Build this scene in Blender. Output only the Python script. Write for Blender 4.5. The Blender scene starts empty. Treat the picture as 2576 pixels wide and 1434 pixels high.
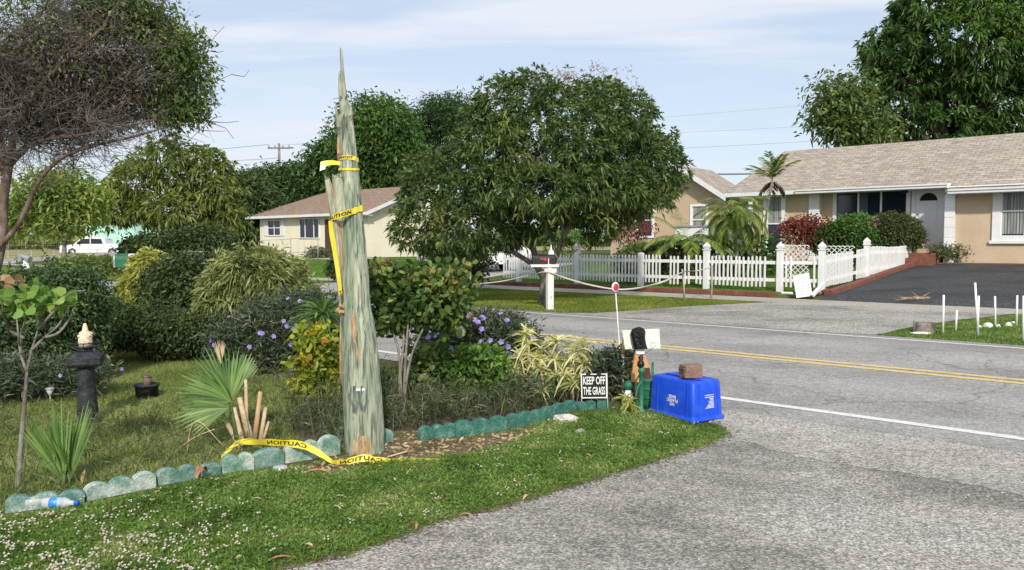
import bpy, bmesh, math, random
import numpy as np
from mathutils import Vector, Matrix
random.seed(7); rng = np.random.default_rng(7)
R = math.radians
# ---------------------------------------------------------------- camera, sky, sun, exposure
S = bpy.context.scene
C = S.collection
FOC, CX, CY, HOR, CH = 2000.0, 1288.0, 717.0, 615.0, 1.5       # in units of a 2576 px wide picture
PITCH = math.atan((CY-HOR)/FOC)
cam = bpy.data.objects.new('camera', bpy.data.cameras.new('camera')); C.objects.link(cam)
cam.location = (0, 0, CH); cam.rotation_euler = (math.pi/2-PITCH, 0, 0)
cam.data.sensor_width = 36; cam.data.lens = 36*FOC/2576; cam.data.clip_end = 3000
S.camera = cam
SUN_EL, SUN_AZ = R(34), R(-4)      # azimuth of the sun measured from straight behind the camera; negative = to the right
sdir = Vector((math.sin(-SUN_AZ)*math.cos(SUN_EL), -math.cos(SUN_AZ)*math.cos(SUN_EL), math.sin(SUN_EL)))  # towards the sun
sun = bpy.data.objects.new('sun', bpy.data.lights.new('sun', 'SUN')); C.objects.link(sun)
sun.data.energy = 2.8; sun.data.angle = R(2.5); sun.data.color = (1.0, .93, .82)
sun.rotation_euler = sdir.to_track_quat('Z', 'Y').to_euler()
W = bpy.data.worlds.new('World'); S.world = W; W.use_nodes = True
nt = W.node_tree; nt.nodes.clear(); L = nt.links.new
def wn(t, **k):
    n = nt.nodes.new(t)
    for a, b in k.items(): setattr(n, a, b)
    return n
sky = wn('ShaderNodeTexSky', sky_type='NISHITA', sun_disc=False, sun_elevation=SUN_EL,
         sun_rotation=math.atan2(sdir.x, sdir.y), air_density=1.0, dust_density=1.3, ozone_density=1.2)
tc = wn('ShaderNodeTexCoord'); sp = wn('ShaderNodeSeparateXYZ'); L(tc.outputs['Generated'], sp.inputs[0])
zz = wn('ShaderNodeMath', operation='MAXIMUM'); L(sp.outputs['Z'], zz.inputs[0]); zz.inputs[1].default_value = 0.0
za = wn('ShaderNodeMath', operation='ADD'); L(zz.outputs[0], za.inputs[0]); za.inputs[1].default_value = 0.10
dx = wn('ShaderNodeMath', operation='DIVIDE'); L(sp.outputs['X'], dx.inputs[0]); L(za.outputs[0], dx.inputs[1])
dy = wn('ShaderNodeMath', operation='DIVIDE'); L(sp.outputs['Y'], dy.inputs[0]); L(za.outputs[0], dy.inputs[1])
cb = wn('ShaderNodeCombineXYZ'); L(dx.outputs[0], cb.inputs[0]); L(dy.outputs[0], cb.inputs[1])
mp = wn('ShaderNodeMapping'); L(cb.outputs[0], mp.inputs[0]); mp.inputs['Scale'].default_value = (.36, 1.15, 1); mp.inputs['Rotation'].default_value = (0, 0, R(24)); mp.inputs['Location'].default_value = (5.3, 2.2, 0)
n1 = wn('ShaderNodeTexNoise'); L(mp.outputs[0], n1.inputs['Vector']); n1.inputs['Scale'].default_value = 1.15; n1.inputs['Detail'].default_value = 9; n1.inputs['Roughness'].default_value = .55; n1.inputs['Distortion'].default_value = .8
r1 = wn('ShaderNodeValToRGB'); L(n1.outputs['Fac'], r1.inputs[0])
r1.color_ramp.elements[0].position = .44; r1.color_ramp.elements[0].color = (.03,)*3+(1,)
r1.color_ramp.elements[1].position = .64; r1.color_ramp.elements[1].color = (.93,)*3+(1,)
mx = wn('ShaderNodeMix', data_type='RGBA'); L(r1.outputs[0], mx.inputs[0]); L(sky.outputs[0], mx.inputs[6]); mx.inputs[7].default_value = (6.2, 6.4, 6.8, 1)
# thin veil of high haze everywhere
mv = wn('ShaderNodeMix', data_type='RGBA'); mv.inputs[0].default_value = .6; L(mx.outputs[2], mv.inputs[6]); mv.inputs[7].default_value = (4.3, 4.7, 5.4, 1)
bg = wn('ShaderNodeBackground'); L(mv.outputs[2], bg.inputs[0]); bg.inputs[1].default_value = .122
wo = wn('ShaderNodeOutputWorld'); L(bg.outputs[0], wo.inputs[0])
S.view_settings.view_transform = 'Standard'; S.view_settings.look = 'None'
S.view_settings.exposure = 0.42; S.view_settings.gamma = 1
S.cycles.max_bounces = 6; S.cycles.transparent_max_bounces = 6; S.cycles.diffuse_bounces = 3
# ---------------------------------------------------------------- road frame and terrain
TH = R(49)
NV = Vector((math.cos(TH), math.sin(TH), 0)); RV = Vector((math.sin(TH), -math.cos(TH), 0))  # s: across the road, r: along it to the right
def Wd(r, s, z=0.0): return RV*r + NV*s + Vector((0, 0, z))
def rs(p): return p[0]*RV.x+p[1]*RV.y, p[0]*NV.x+p[1]*NV.y
MR = Matrix(((RV.x, NV.x, 0, 0), (RV.y, NV.y, 0, 0), (0, 0, 1, 0), (0, 0, 0, 1)))
HS = [-900, 13.9, 14.6, 18.7, 20.1, 20.5, 24.3, 29.0, 30.5, 60, 2500]
HZ = [0, 0, .03, .085, .11, .20, .48, .86, .93, .93, .9]
def hgt(r, s):
    z = np.interp(s, HS, HZ); f = np.interp(-np.asarray(r), [16, 36], [1.0, .75])
    return z*f
def hw(x, y):
    r = x*RV.x+y*RV.y; s = x*NV.x+y*NV.y
    return hgt(r, s)
cp, sp_ = math.cos(PITCH), math.sin(PITCH)
def ray(px, py):
    a = (px-CX)/FOC; b = -(py-CY)/FOC
    return Vector((a, cp+b*sp_, -sp_+b*cp))
def at(px, py, Y):
    d = ray(px, py); k = Y/d.y
    return Vector((0, 0, CH))+d*k
def G(px, py, dz=0.0):
    d = ray(px, py); o = Vector((0, 0, CH)); k = .5; st = .05
    while k < 600:
        p = o+d*k
        if p.z <= hw(p.x, p.y): break
        st = max(.02, k*.01); k += st
    lo, hi = k-st, k
    for _ in range(20):
        m = (lo+hi)/2; p = o+d*m
        if p.z <= hw(p.x, p.y): hi = m
        else: lo = m
    p = o+d*hi; p.z = float(hw(p.x, p.y))+dz
    return p
def WP(px, py, s0):            # where a line of sight meets the vertical plane s = s0: (r, z)
    d = ray(px, py); k = s0/(d.x*NV.x+d.y*NV.y); p = Vector((0, 0, CH))+d*k
    return p.x*RV.x+p.y*RV.y, p.z
def on(x, y): return Vector((x, y, float(hw(x, y))))
# ---------------------------------------------------------------- materials
MATS = {}
def newmat(name):
    m = bpy.data.materials.new(name); m.use_nodes = True; m.node_tree.nodes.clear(); MATS[name] = m
    return m, m.node_tree.nodes, m.node_tree.links.new
def ramp(N, cols, poss=None):
    r = N.new('ShaderNodeValToRGB'); e = r.color_ramp.elements
    poss = poss or [i/(len(cols)-1) for i in range(len(cols))]
    while len(e) < len(cols): e.new(.5)
    for i, (c, p) in enumerate(zip(cols, poss)): e[i].position = p; e[i].color = tuple(c)+(1,)
    return r
def pm(name, cols, scale=3., rough=.8, bump=.0, bscale=60., fine=.0, fscale=80., stretch=(1, 1, 1), spec=.3, metal=0., poss=None, rotz=0., detail=6., crack=0.):
    """painted / stone / wood: colours by a noise, finer grain and a bump"""
    m, N, K = newmat(name)
    tc = N.new('ShaderNodeTexCoord'); mp = N.new('ShaderNodeMapping'); K(tc.outputs['Object'], mp.inputs[0])
    mp.inputs['Scale'].default_value = stretch; mp.inputs['Rotation'].default_value = (0, 0, rotz)
    n = N.new('ShaderNodeTexNoise'); K(mp.outputs[0], n.inputs['Vector']); n.inputs['Scale'].default_value = scale; n.inputs['Detail'].default_value = detail; n.inputs['Roughness'].default_value = .6
    b = N.new('ShaderNodeBsdfPrincipled'); o = N.new('ShaderNodeOutputMaterial'); K(b.outputs[0], o.inputs[0])
    if len(cols) == 1: cols = [cols[0], [min(1, c*1.12) for c in cols[0]]]
    r = ramp(N, cols, poss or [.33+.34*i/(len(cols)-1) for i in range(len(cols))]); K(n.outputs['Fac'], r.inputs[0]); out = r.outputs[0]
    if fine > 0:
        n2 = N.new('ShaderNodeTexNoise'); K(mp.outputs[0], n2.inputs['Vector']); n2.inputs['Scale'].default_value = fscale; n2.inputs['Detail'].default_value = 3
        r2 = ramp(N, [(1-fine,)*3, (1+fine,)*3], [.3, .7]); K(n2.outputs['Fac'], r2.inputs[0])
        mu = N.new('ShaderNodeMix'); mu.data_type = 'RGBA'; mu.blend_type = 'MULTIPLY'; mu.inputs[0].default_value = 1
        K(out, mu.inputs[6]); K(r2.outputs[0], mu.inputs[7]); out = mu.outputs[2]
    if crack > 0:
        mc = N.new('ShaderNodeMapping'); K(tc.outputs['Object'], mc.inputs[0]); mc.inputs['Scale'].default_value = (1, 1, .07)
        for sc_, th in ((38, .40), (85, .36)):
            nc_ = N.new('ShaderNodeTexNoise'); K(mc.outputs[0], nc_.inputs['Vector']); nc_.inputs['Scale'].default_value = sc_; nc_.inputs['Detail'].default_value = 4; nc_.inputs['Distortion'].default_value = .5
            rc_ = ramp(N, [(1-crack,)*3, (1, 1, 1)], [th, th+.045]); K(nc_.outputs['Fac'], rc_.inputs[0])
            mu = N.new('ShaderNodeMix'); mu.data_type = 'RGBA'; mu.blend_type = 'MULTIPLY'; mu.inputs[0].default_value = 1; K(out, mu.inputs[6]); K(rc_.outputs[0], mu.inputs[7]); out = mu.outputs[2]
    K(out, b.inputs['Base Color']); b.inputs['Roughness'].default_value = rough; b.inputs['Metallic'].default_value = metal
    b.inputs['Specular IOR Level'].default_value = spec
    if bump > 0:
        n3 = N.new('ShaderNodeTexNoise'); K(mp.outputs[0], n3.inputs['Vector']); n3.inputs['Scale'].default_value = bscale; n3.inputs['Detail'].default_value = 5
        bp = N.new('ShaderNodeBump'); K(n3.outputs['Fac'], bp.inputs['Height']); bp.inputs['Strength'].default_value = bump; bp.inputs['Distance'].default_value = .01; K(bp.outputs[0], b.inputs['Normal'])
    return m
def leafmat(name, cols, poss=None, clump=1.5, amt=.35, trans=.3, rough=.5, spec=.35, gain=None):
    gain = gain or (1.3 if max(cols[-2]) < .35 else 1.05)
    """one colour per leaf (random per island) and slow drift between clumps"""
    m, N, K = newmat(name)
    g = N.new('ShaderNodeNewGeometry'); tc = N.new('ShaderNodeTexCoord')
    n = N.new('ShaderNodeTexNoise'); K(tc.outputs['Object'], n.inputs['Vector']); n.inputs['Scale'].default_value = clump; n.inputs['Detail'].default_value = 2
    a = N.new('ShaderNodeMapRange'); K(n.outputs['Fac'], a.inputs[0]); a.inputs[1].default_value = .3; a.inputs[2].default_value = .7; a.inputs[3].default_value = -amt; a.inputs[4].default_value = amt
    rr = N.new('ShaderNodeMapRange'); K(g.outputs['Random Per Island'], rr.inputs[0]); rr.inputs[3].default_value = amt*.6; rr.inputs[4].default_value = 1-amt*.6
    s = N.new('ShaderNodeMath'); s.operation = 'ADD'; K(rr.outputs[0], s.inputs[0]); K(a.outputs[0], s.inputs[1]); s.use_clamp = True
    r = ramp(N, [[min(.8, x_*gain) for x_ in c_] for c_ in cols], poss); K(s.outputs[0], r.inputs[0])
    b = N.new('ShaderNodeBsdfPrincipled'); K(r.outputs[0], b.inputs['Base Color']); b.inputs['Roughness'].default_value = rough; b.inputs['Specular IOR Level'].default_value = spec
    t = N.new('ShaderNodeBsdfTranslucent'); h = N.new('ShaderNodeMix'); h.data_type = 'RGBA'; h.blend_type = 'MULTIPLY'; h.inputs[0].default_value = 1; K(r.outputs[0], h.inputs[6]); h.inputs[7].default_value = (1.25, 1.3, .6, 1); K(h.outputs[2], t.inputs[0])
    x = N.new('ShaderNodeMixShader'); x.inputs[0].default_value = trans+.06; K(b.outputs[0], x.inputs[1]); K(t.outputs[0], x.inputs[2])
    o = N.new('ShaderNodeOutputMaterial'); K(x.outputs[0], o.inputs[0])
    return m
def asphaltmat(name, base, grain, gscale, contrast, stain, rough=.9, cracks=0., bump=.4, lanes=None):
    m, N, K = newmat(name)
    tc = N.new('ShaderNodeTexCoord'); b = N.new('ShaderNodeBsdfPrincipled'); o = N.new('ShaderNodeOutputMaterial'); K(b.outputs[0], o.inputs[0])
    v = N.new('ShaderNodeTexVoronoi'); K(tc.outputs['Object'], v.inputs['Vector']); v.inputs['Scale'].default_value = gscale
    sx = N.new('ShaderNodeSeparateColor'); K(v.outputs['Color'], sx.inputs[0])
    r = ramp(N, [[c*(1-contrast) for c in base], base, grain, [min(1, c*1.25) for c in grain]], [.0, .45, .85, .98]); K(sx.outputs[0], r.inputs[0])
    def mul(x, y, f=1.):
        u = N.new('ShaderNodeMix'); u.data_type = 'RGBA'; u.blend_type = 'MULTIPLY'; u.inputs[0].default_value = f; K(x, u.inputs[6]); K(y, u.inputs[7]); return u.outputs[2]
    n = N.new('ShaderNodeTexNoise'); mpp = N.new('ShaderNodeMapping'); K(tc.outputs['Object'], mpp.inputs[0]); mpp.inputs['Rotation'].default_value = (0, 0, -TH+math.pi/2); mpp.inputs['Scale'].default_value = (.45, 1, 1)
    K(mpp.outputs[0], n.inputs['Vector']); n.inputs['Scale'].default_value = .9; n.inputs['Detail'].default_value = 5; n.inputs['Roughness'].default_value = .6
    r2 = ramp(N, [(1-stain, 1-stain, 1-stain), (1, 1, 1), (1+stain*.35, 1+stain*.33, 1+stain*.28)], [.32, .52, .72]); K(n.outputs['Fac'], r2.inputs[0])
    out = mul(r.outputs[0], r2.outputs[0])
    n6 = N.new('ShaderNodeTexNoise'); K(tc.outputs['Object'], n6.inputs['Vector']); n6.inputs['Scale'].default_value = .75; n6.inputs['Detail'].default_value = 4; n6.inputs['Distortion'].default_value = .6
    r6 = ramp(N, [(1-stain*.7,)*3, (1, .985, .95), (1+stain*.2,)*3], [.3, .47, .7]); K(n6.outputs['Fac'], r6.inputs[0]); out = mul(out, r6.outputs[0])
    n4 = N.new('ShaderNodeTexNoise'); K(tc.outputs['Object'], n4.inputs['Vector']); n4.inputs['Scale'].default_value = 9; n4.inputs['Detail'].default_value = 6; n4.inputs['Roughness'].default_value = .7
    r4 = ramp(N, [(.8,)*3, (1.12,)*3], [.3, .7]); K(n4.outputs['Fac'], r4.inputs[0]); out = mul(out, r4.outputs[0])
    if lanes:
        dt = N.new('ShaderNodeVectorMath'); dt.operation = 'DOT_PRODUCT'; K(tc.outputs['Object'], dt.inputs[0]); dt.inputs[1].default_value = (NV.x, NV.y, 0)
        mr = N.new('ShaderNodeMapRange'); K(dt.outputs['Value'], mr.inputs[0]); mr.inputs[1].default_value = 6.5; mr.inputs[2].default_value = 14.0
        r7 = ramp(N, [(v, v, v*1.01) for p_, v in lanes], [(p_-6.5)/7.5 for p_, v in lanes]); r7.color_ramp.interpolation = 'EASE'; K(mr.outputs[0], r7.inputs[0]); out = mul(out, r7.outputs[0])
    if cracks > 0:
        v2 = N.new('ShaderNodeTexVoronoi'); v2.feature = 'DISTANCE_TO_EDGE'; v2.inputs['Scale'].default_value = .55
        nd = N.new('ShaderNodeTexNoise'); nd.inputs['Scale'].default_value = 1.7; nd.inputs['Detail'].default_value = 6; K(tc.outputs['Object'], nd.inputs['Vector'])
        am = N.new('ShaderNodeMix'); am.data_type = 'VECTOR'; am.inputs[0].default_value = .35; K(tc.outputs['Object'], am.inputs[4]); K(nd.outputs['Color'], am.inputs[5])
        K(am.outputs[1], v2.inputs['Vector']); r5 = ramp(N, [(1-cracks,)*3, (1, 1, 1)], [.0, .006]); K(v2.outputs['Distance'], r5.inputs[0]); out = mul(out, r5.outputs[0])
    K(out, b.inputs['Base Color']); b.inputs['Roughness'].default_value = rough; b.inputs['Specular IOR Level'].default_value = .2
    bp = N.new('ShaderNodeBump'); K(sx.outputs[1], bp.inputs['Height']); bp.inputs['Strength'].default_value = bump; bp.inputs['Distance'].default_value = .004; K(bp.outputs[0], b.inputs['Normal'])
    return m
def groundmat(name, cols, scale=2.5, fscale=60, poss=None):
    return pm(name, cols, scale=scale, rough=1., bump=.8, bscale=45, fine=.45, fscale=fscale, spec=.05, poss=poss)
def shinglemat(name, cols, w=.32, h=.17, mortar=(.35, .3, .26)):
    m, N, K = newmat(name)
    tc = N.new('ShaderNodeTexCoord'); vr = N.new('ShaderNodeVectorRotate'); vr.rotation_type = 'Z_AXIS'; K(tc.outputs['Object'], vr.inputs['Vector']); vr.inputs['Angle'].default_value = math.pi/2-TH
    nd = N.new('ShaderNodeTexNoise'); nd.inputs['Scale'].default_value = 4; K(vr.outputs[0], nd.inputs['Vector'])
    n = N.new('ShaderNodeTexNoise'); mpp = N.new('ShaderNodeMapping'); K(vr.outputs[0], mpp.inputs[0]); mpp.inputs['Scale'].default_value = (1.1, 3.4, 1); K(mpp.outputs[0], n.inputs['Vector'])
    n.inputs['Scale'].default_value = 3.0; n.inputs['Detail'].default_value = 5; n.inputs['Roughness'].default_value = .75
    br = N.new('ShaderNodeTexBrick'); K(vr.outputs[0], br.inputs['Vector']); br.inputs['Scale'].default_value = 1; br.inputs['Brick Width'].default_value = w; br.inputs['Row Height'].default_value = h
    br.inputs['Mortar Size'].default_value = .012; br.inputs['Color1'].default_value = (.82, .82, .82, 1); br.inputs['Color2'].default_value = (1.1, 1.1, 1.1, 1); br.inputs['Mortar'].default_value = (.55, .53, .51, 1); br.inputs['Bias'].default_value = 0
    r = ramp(N, cols, [.3+.4*i/(len(cols)-1) for i in range(len(cols))]); K(n.outputs['Fac'], r.inputs[0])
    u = N.new('ShaderNodeMix'); u.data_type = 'RGBA'; u.blend_type = 'MULTIPLY'; u.inputs[0].default_value = 1; K(r.outputs[0], u.inputs[6]); K(br.outputs['Color'], u.inputs[7])
    b = N.new('ShaderNodeBsdfPrincipled'); o = N.new('ShaderNodeOutputMaterial'); K(b.outputs[0], o.inputs[0]); K(u.outputs[2], b.inputs['Base Color']); b.inputs['Roughness'].default_value = .95; b.inputs['Specular IOR Level'].default_value = .1
    return m
# ---------------------------------------------------------------- mesh building
class MB:
    def __init__(s, M=None): s.v = []; s.f = []; s.M = M; s.sm = []; s.smooth = False
    def add(s, vs, fs):
        k = len(s.v)
        for v in vs:
            v = Vector(v); s.v.append(s.M @ v if s.M is not None else v)
        for f in fs: s.f.append([k+i for i in f]); s.sm.append(s.smooth)
    def box(s, lo, hi, T=None):
        (a, b, c), (d, e, f) = lo, hi
        vs = [Vector(p) for p in ((a,b,c),(d,b,c),(d,e,c),(a,e,c),(a,b,f),(d,b,f),(d,e,f),(a,e,f))]
        if T is not None: vs = [T @ v for v in vs]
        s.add(vs, [(0,3,2,1),(4,5,6,7),(0,1,5,4),(1,2,6,5),(2,3,7,6),(3,0,4,7)])
    def frustum(s, c, w0, d0, w1, d1, h):
        x, y, z = c
        s.add([(x-w0/2,y-d0/2,z),(x+w0/2,y-d0/2,z),(x+w0/2,y+d0/2,z),(x-w0/2,y+d0/2,z),(x-w1/2,y-d1/2,z+h),(x+w1/2,y-d1/2,z+h),(x+w1/2,y+d1/2,z+h),(x-w1/2,y+d1/2,z+h)],
              [(0,3,2,1),(4,5,6,7),(0,1,5,4),(1,2,6,5),(2,3,7,6),(3,0,4,7)])
    def tube(s, pts, rad, n=8, cap=True, flat=1., smooth=True):
        pts = [Vector(p) for p in pts]
        if not hasattr(rad, '__len__'): rad = [rad]*len(pts)
        prev = None; vs = []; old = s.smooth; s.smooth = smooth
        for i, p in enumerate(pts):
            d = (pts[min(i+1, len(pts)-1)]-pts[max(i-1, 0)])
            if d.length < 1e-9: d = Vector((0, 0, 1))
            d.normalize()
            a = prev if prev is not None else (Vector((1, 0, 0)) if abs(d.x) < .8 else Vector((0, 1, 0)))
            a = (a-d*a.dot(d))
            if a.length < 1e-6: a = d.orthogonal()
            a.normalize(); prev = a; b = d.cross(a)
            for k in range(n):
                t = 2*math.pi*k/n; vs.append(p+(a*math.cos(t)+b*math.sin(t)*flat)*rad[i])
        fs = [(i*n+k, i*n+(k+1) % n, (i+1)*n+(k+1) % n, (i+1)*n+k) for i in range(len(pts)-1) for k in range(n)]
        if cap: fs += [tuple(range(n))[::-1], tuple((len(pts)-1)*n+k for k in range(n))]
        s.add(vs, fs); s.smooth = old
    def lathe(s, c, prof, n=20, T=None, smooth=True):
        c = Vector(c); vs = []; old = s.smooth; s.smooth = smooth
        for (r, z) in prof:
            for k in range(n):
                t = 2*math.pi*k/n; p = Vector((r*math.cos(t), r*math.sin(t), z)); vs.append(c+(T @ p if T is not None else p))
        fs = [(i*n+k, i*n+(k+1) % n, (i+1)*n+(k+1) % n, (i+1)*n+k) for i in range(len(prof)-1) for k in range(n)]
        fs += [tuple(range(n))[::-1], tuple((len(prof)-1)*n+k for k in range(n))]
        s.add(vs, fs); s.smooth = old
    def prism(s, poly, ax, d0, d1):
        """poly in the plane of the two other axes, pushed along axis ax"""
        n = len(poly); vs = []
        for d in (d0, d1):
            for (a, b) in poly: vs.append({0: (d, a, b), 1: (a, d, b), 2: (a, b, d)}[ax])
        s.add(vs, [tuple(range(n))[::-1], tuple(range(n, 2*n))]+[(i, (i+1) % n, n+(i+1) % n, n+i) for i in range(n)])
    def rock(s, c, r, sq=(1, 1, .6), seed=0, sub=2):
        bm = bmesh.new(); bmesh.ops.create_icosphere(bm, subdivisions=sub, radius=1); q = random.Random(seed)
        off = [Vector((q.uniform(-1, 1), q.uniform(-1, 1), q.uniform(-1, 1))).normalized() for _ in range(7)]
        vs = []
        for v in bm.verts:
            k = 1+sum(.16*max(-1, min(1, v.co.dot(o)*2.5)) for o in off[:4])-sum(.12*max(0, v.co.dot(o)-.55)*3 for o in off[4:])+q.uniform(-.05, .05)
            vs.append(Vector(c)+Vector((v.co.x*sq[0], v.co.y*sq[1], v.co.z*sq[2]))*r*k)
        fs = [[v.index for v in f.verts] for f in bm.faces]; bm.free(); s.add(vs, fs)
def link_mesh(name, me, mat, parent=None):
    o = bpy.data.objects.new(name, me); C.objects.link(o)
    if mat is not None: me.materials.append(MATS[mat] if isinstance(mat, str) else mat)
    if parent is not None:
        o.parent = parent
        if parent.type == 'EMPTY' and not parent.get('_local'): o.location = -parent.location
    return o
def build(name, mb, mat, parent=None, bevel=0., fixn=True):
    me = bpy.data.meshes.new(name); me.from_pydata([tuple(v) for v in mb.v], [], mb.f)
    if any(mb.sm): me.polygons.foreach_set('use_smooth', mb.sm)
    if fixn or bevel > 0:
        bm = bmesh.new(); bm.from_mesh(me)
        if bevel > 0:
            ed = [e for e in bm.edges if len(e.link_faces) == 2 and e.calc_face_angle(0) > .5]
            bmesh.ops.bevel(bm, geom=ed, offset=bevel, segments=2, affect='EDGES', profile=.5, clamp_overlap=True)
        bmesh.ops.recalc_face_normals(bm, faces=bm.faces); bm.to_mesh(me); bm.free()
    me.update()
    return link_mesh(name, me, mat, parent)
def raw(name, V, F, n, mat, parent=None, smooth=False):
    """V (N,3) array, F flat index array of faces with n corners each"""
    me = bpy.data.meshes.new(name); V = np.ascontiguousarray(V, dtype=np.float32); F = np.ascontiguousarray(F, dtype=np.int32).ravel()
    me.vertices.add(len(V)); me.vertices.foreach_set('co', V.ravel())
    me.loops.add(len(F)); me.loops.foreach_set('vertex_index', F)
    k = len(F)//n; me.polygons.add(k); me.polygons.foreach_set('loop_start', np.arange(k, dtype=np.int32)*n)
    try: me.polygons.foreach_set('loop_total', np.full(k, n, dtype=np.int32))
    except Exception: pass
    me.update(calc_edges=True); me.validate()
    if smooth: me.polygons.foreach_set('use_smooth', [True]*k)
    return link_mesh(name, me, mat, parent)
def tag(o, label, cat, group=None, kind=None):
    o['label'] = label; o['category'] = cat
    if group: o['group'] = group
    if kind: o['kind'] = kind
    return o
def struct(o, kind='structure'): o['kind'] = kind; return o
def thing(name, loc, label, cat, group=None, local=False):
    o = bpy.data.objects.new(name, None); C.objects.link(o); o.location = loc; o.empty_display_size = .1
    if local: o['_local'] = True
    return tag(o, label, cat, group)
def textmesh(txt, size, ext=.001, align='CENTER', spacing=1.0, bold=0.):
    cu = bpy.data.curves.new('t', 'FONT'); cu.body = txt; cu.size = size; cu.extrude = ext; cu.align_x = align; cu.align_y = 'CENTER'; cu.space_character = spacing; cu.offset = bold; cu.resolution_u = 3
    ob = bpy.data.objects.new('t', cu); C.objects.link(ob); bpy.context.view_layer.update()
    me = bpy.data.meshes.new_from_object(ob.evaluated_get(bpy.context.evaluated_depsgraph_get()))
    bpy.data.objects.remove(ob); bpy.data.curves.remove(cu)
    return me
def textobj(name, txt, size, T, mat, parent, **k):
    me = textmesh(txt, size, **k); me.transform(T); me.update(); return link_mesh(name, me, mat, parent)
# ---------------------------------------------------------------- foliage
def nrm(a): return a/np.maximum(np.linalg.norm(a, axis=-1, keepdims=True), 1e-9)
def rdir(n, up=0.): d = rng.normal(size=(n, 3)); d = nrm(d); d[:, 2] += up; return nrm(d)
def blades(P, D, Ln, Wd_, droop=.3, kind='leaf', side=None, roll=None):
    """leaf surfaces from points P along D; 'leaf' = 4-corner lance, 'round' = 6-corner broad leaf, 'strap' = long blade in three pieces, 'tri' = grass"""
    n = len(P); P = np.asarray(P, float); D = nrm(np.asarray(D, float)); Ln = np.broadcast_to(Ln, (n,))[:, None]; w = np.broadcast_to(Wd_, (n,))[:, None]
    q = rng.normal(size=(n, 3)) if side is None else np.asarray(side, float)
    sd = nrm(np.cross(D, q)); dn = np.array([0, 0, -1.])[None]*droop
    def pt(t): return P+D*Ln*t+dn*Ln*t*t
    if kind == 'tri':
        V = np.stack([P-sd*w/2, P+sd*w/2, pt(1.)], 1); F = np.array([[0, 1, 2]]); k = 3; nn = 3
    elif kind == 'leaf':
        V = np.stack([P, pt(.45)-sd*w/2, pt(1.), pt(.45)+sd*w/2], 1); F = np.array([[0, 1, 2, 3]]); k = 4; nn = 4
    elif kind == 'round':
        nm = np.cross(sd, D)*w*.12
        V = np.stack([P, pt(.3)-sd*w*.42+nm, pt(.72)-sd*w*.46+nm, pt(1.), pt(.72)+sd*w*.46+nm, pt(.3)+sd*w*.42+nm], 1); F = np.array([[0, 1, 2, 3], [0, 3, 4, 5]]); k = 6; nn = 4
    else:
        V = np.stack([P-sd*w*.25, P+sd*w*.25, pt(.35)+sd*w*.5, pt(.35)-sd*w*.5, pt(.7)+sd*w*.42, pt(.7)-sd*w*.42, pt(1.)+sd*w*.06, pt(1.)-sd*w*.06], 1)
        F = np.array([[0, 1, 2, 3], [3, 2, 4, 5], [5, 4, 6, 7]]); k = 8; nn = 4
    F = (F[None]+(np.arange(n)*k)[:, None, None]).reshape(-1, nn)
    return V.reshape(-1, 3), F
class Fol:
    def __init__(s): s.V = []; s.F = []; s.k = 0
    def add(s, V, F): s.V.append(V); s.F.append(F+s.k); s.k += len(V)
    def bl(s, *a, **k): s.add(*blades(*a, **k))
    def obj(s, name, mat, parent=None, n=4):
        return raw(name, np.concatenate(s.V), np.concatenate(s.F), n, mat, parent)
def in_lobes(P, lobes, sc=1.):
    ok = np.zeros(len(P), bool)
    for (c, r) in lobes: ok |= (((P-np.array(c))/(np.array(r)*sc))**2).sum(1) < 1
    return ok
def clumps(lobes, n, inner=.55, jitter=.12):
    """clump centres and outward directions through the outer part of a union of ellipsoids"""
    vol = np.array([r[0]*r[1]+r[1]*r[2]+r[0]*r[2] for c, r in lobes]); idx = rng.choice(len(lobes), n*2, p=vol/vol.sum())
    c = np.array([lobes[i][0] for i in idx], float); r = np.array([lobes[i][1] for i in idx], float)
    d = rdir(n*2); f = inner+(1.03-inner)*rng.random(n*2)**.45; f *= 1+jitter*rng.normal(size=n*2)*.5
    P = c+d*r*f[:, None]; out = nrm(d/r)
    keep = ~in_lobes(P, lobes, inner*.9)
    P, out = P[keep][:n], out[keep][:n]
    return P, out
def crown(name, lobes, mat, parent, nc=500, per=14, spread=.3, leaf=(.16, .05), droop=.35, kind='leaf', inner=.6, rosette=0., up=.1, lumps=0, lump_r=.5, zmin=None):
    if lumps:      # break the outline into sub-lobes sitting just inside the surface
        P, o = clumps(lobes, lumps, .85, .12); big = []
        for p, q in zip(P, o): k = lump_r*(.6+.8*rng.random()); big.append((tuple(p-q*k*.75), (k, k, k*.8)))
        lobes2 = big+[(c, tuple(x*.82 for x in r)) for c, r in lobes]
    else: lobes2 = lobes
    P, o = clumps(lobes2, nc, inner)
    n = len(P)*per; Pc = np.repeat(P, per, 0); oc = np.repeat(o, per, 0)
    if rosette > 0:
        D = nrm(rdir(n)+oc*.9+np.array([0, 0, up])); Q = Pc+D*spread*.15*rng.random((n, 1))
        Q += np.repeat(rng.normal(size=(len(P), 3)), per, 0)*spread*.2
    else:
        Q = Pc+np.clip(rng.normal(size=(n, 3)), -1.7, 1.7)*spread*np.array([1, 1, .7]); D = nrm(rdir(n)+oc*.5+np.array([0, 0, up]))
    if zmin is not None:
        k = Q[:, 2] > zmin; Q, D = Q[k], D[k]
    f = Fol(); m = len(Q); f.bl(Q, D, leaf[0]*(.6+.7*rng.random(m)), leaf[1]*(.7+.6*rng.random(m)), droop=droop, kind=kind)
    return f.obj(name, mat, parent)
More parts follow.
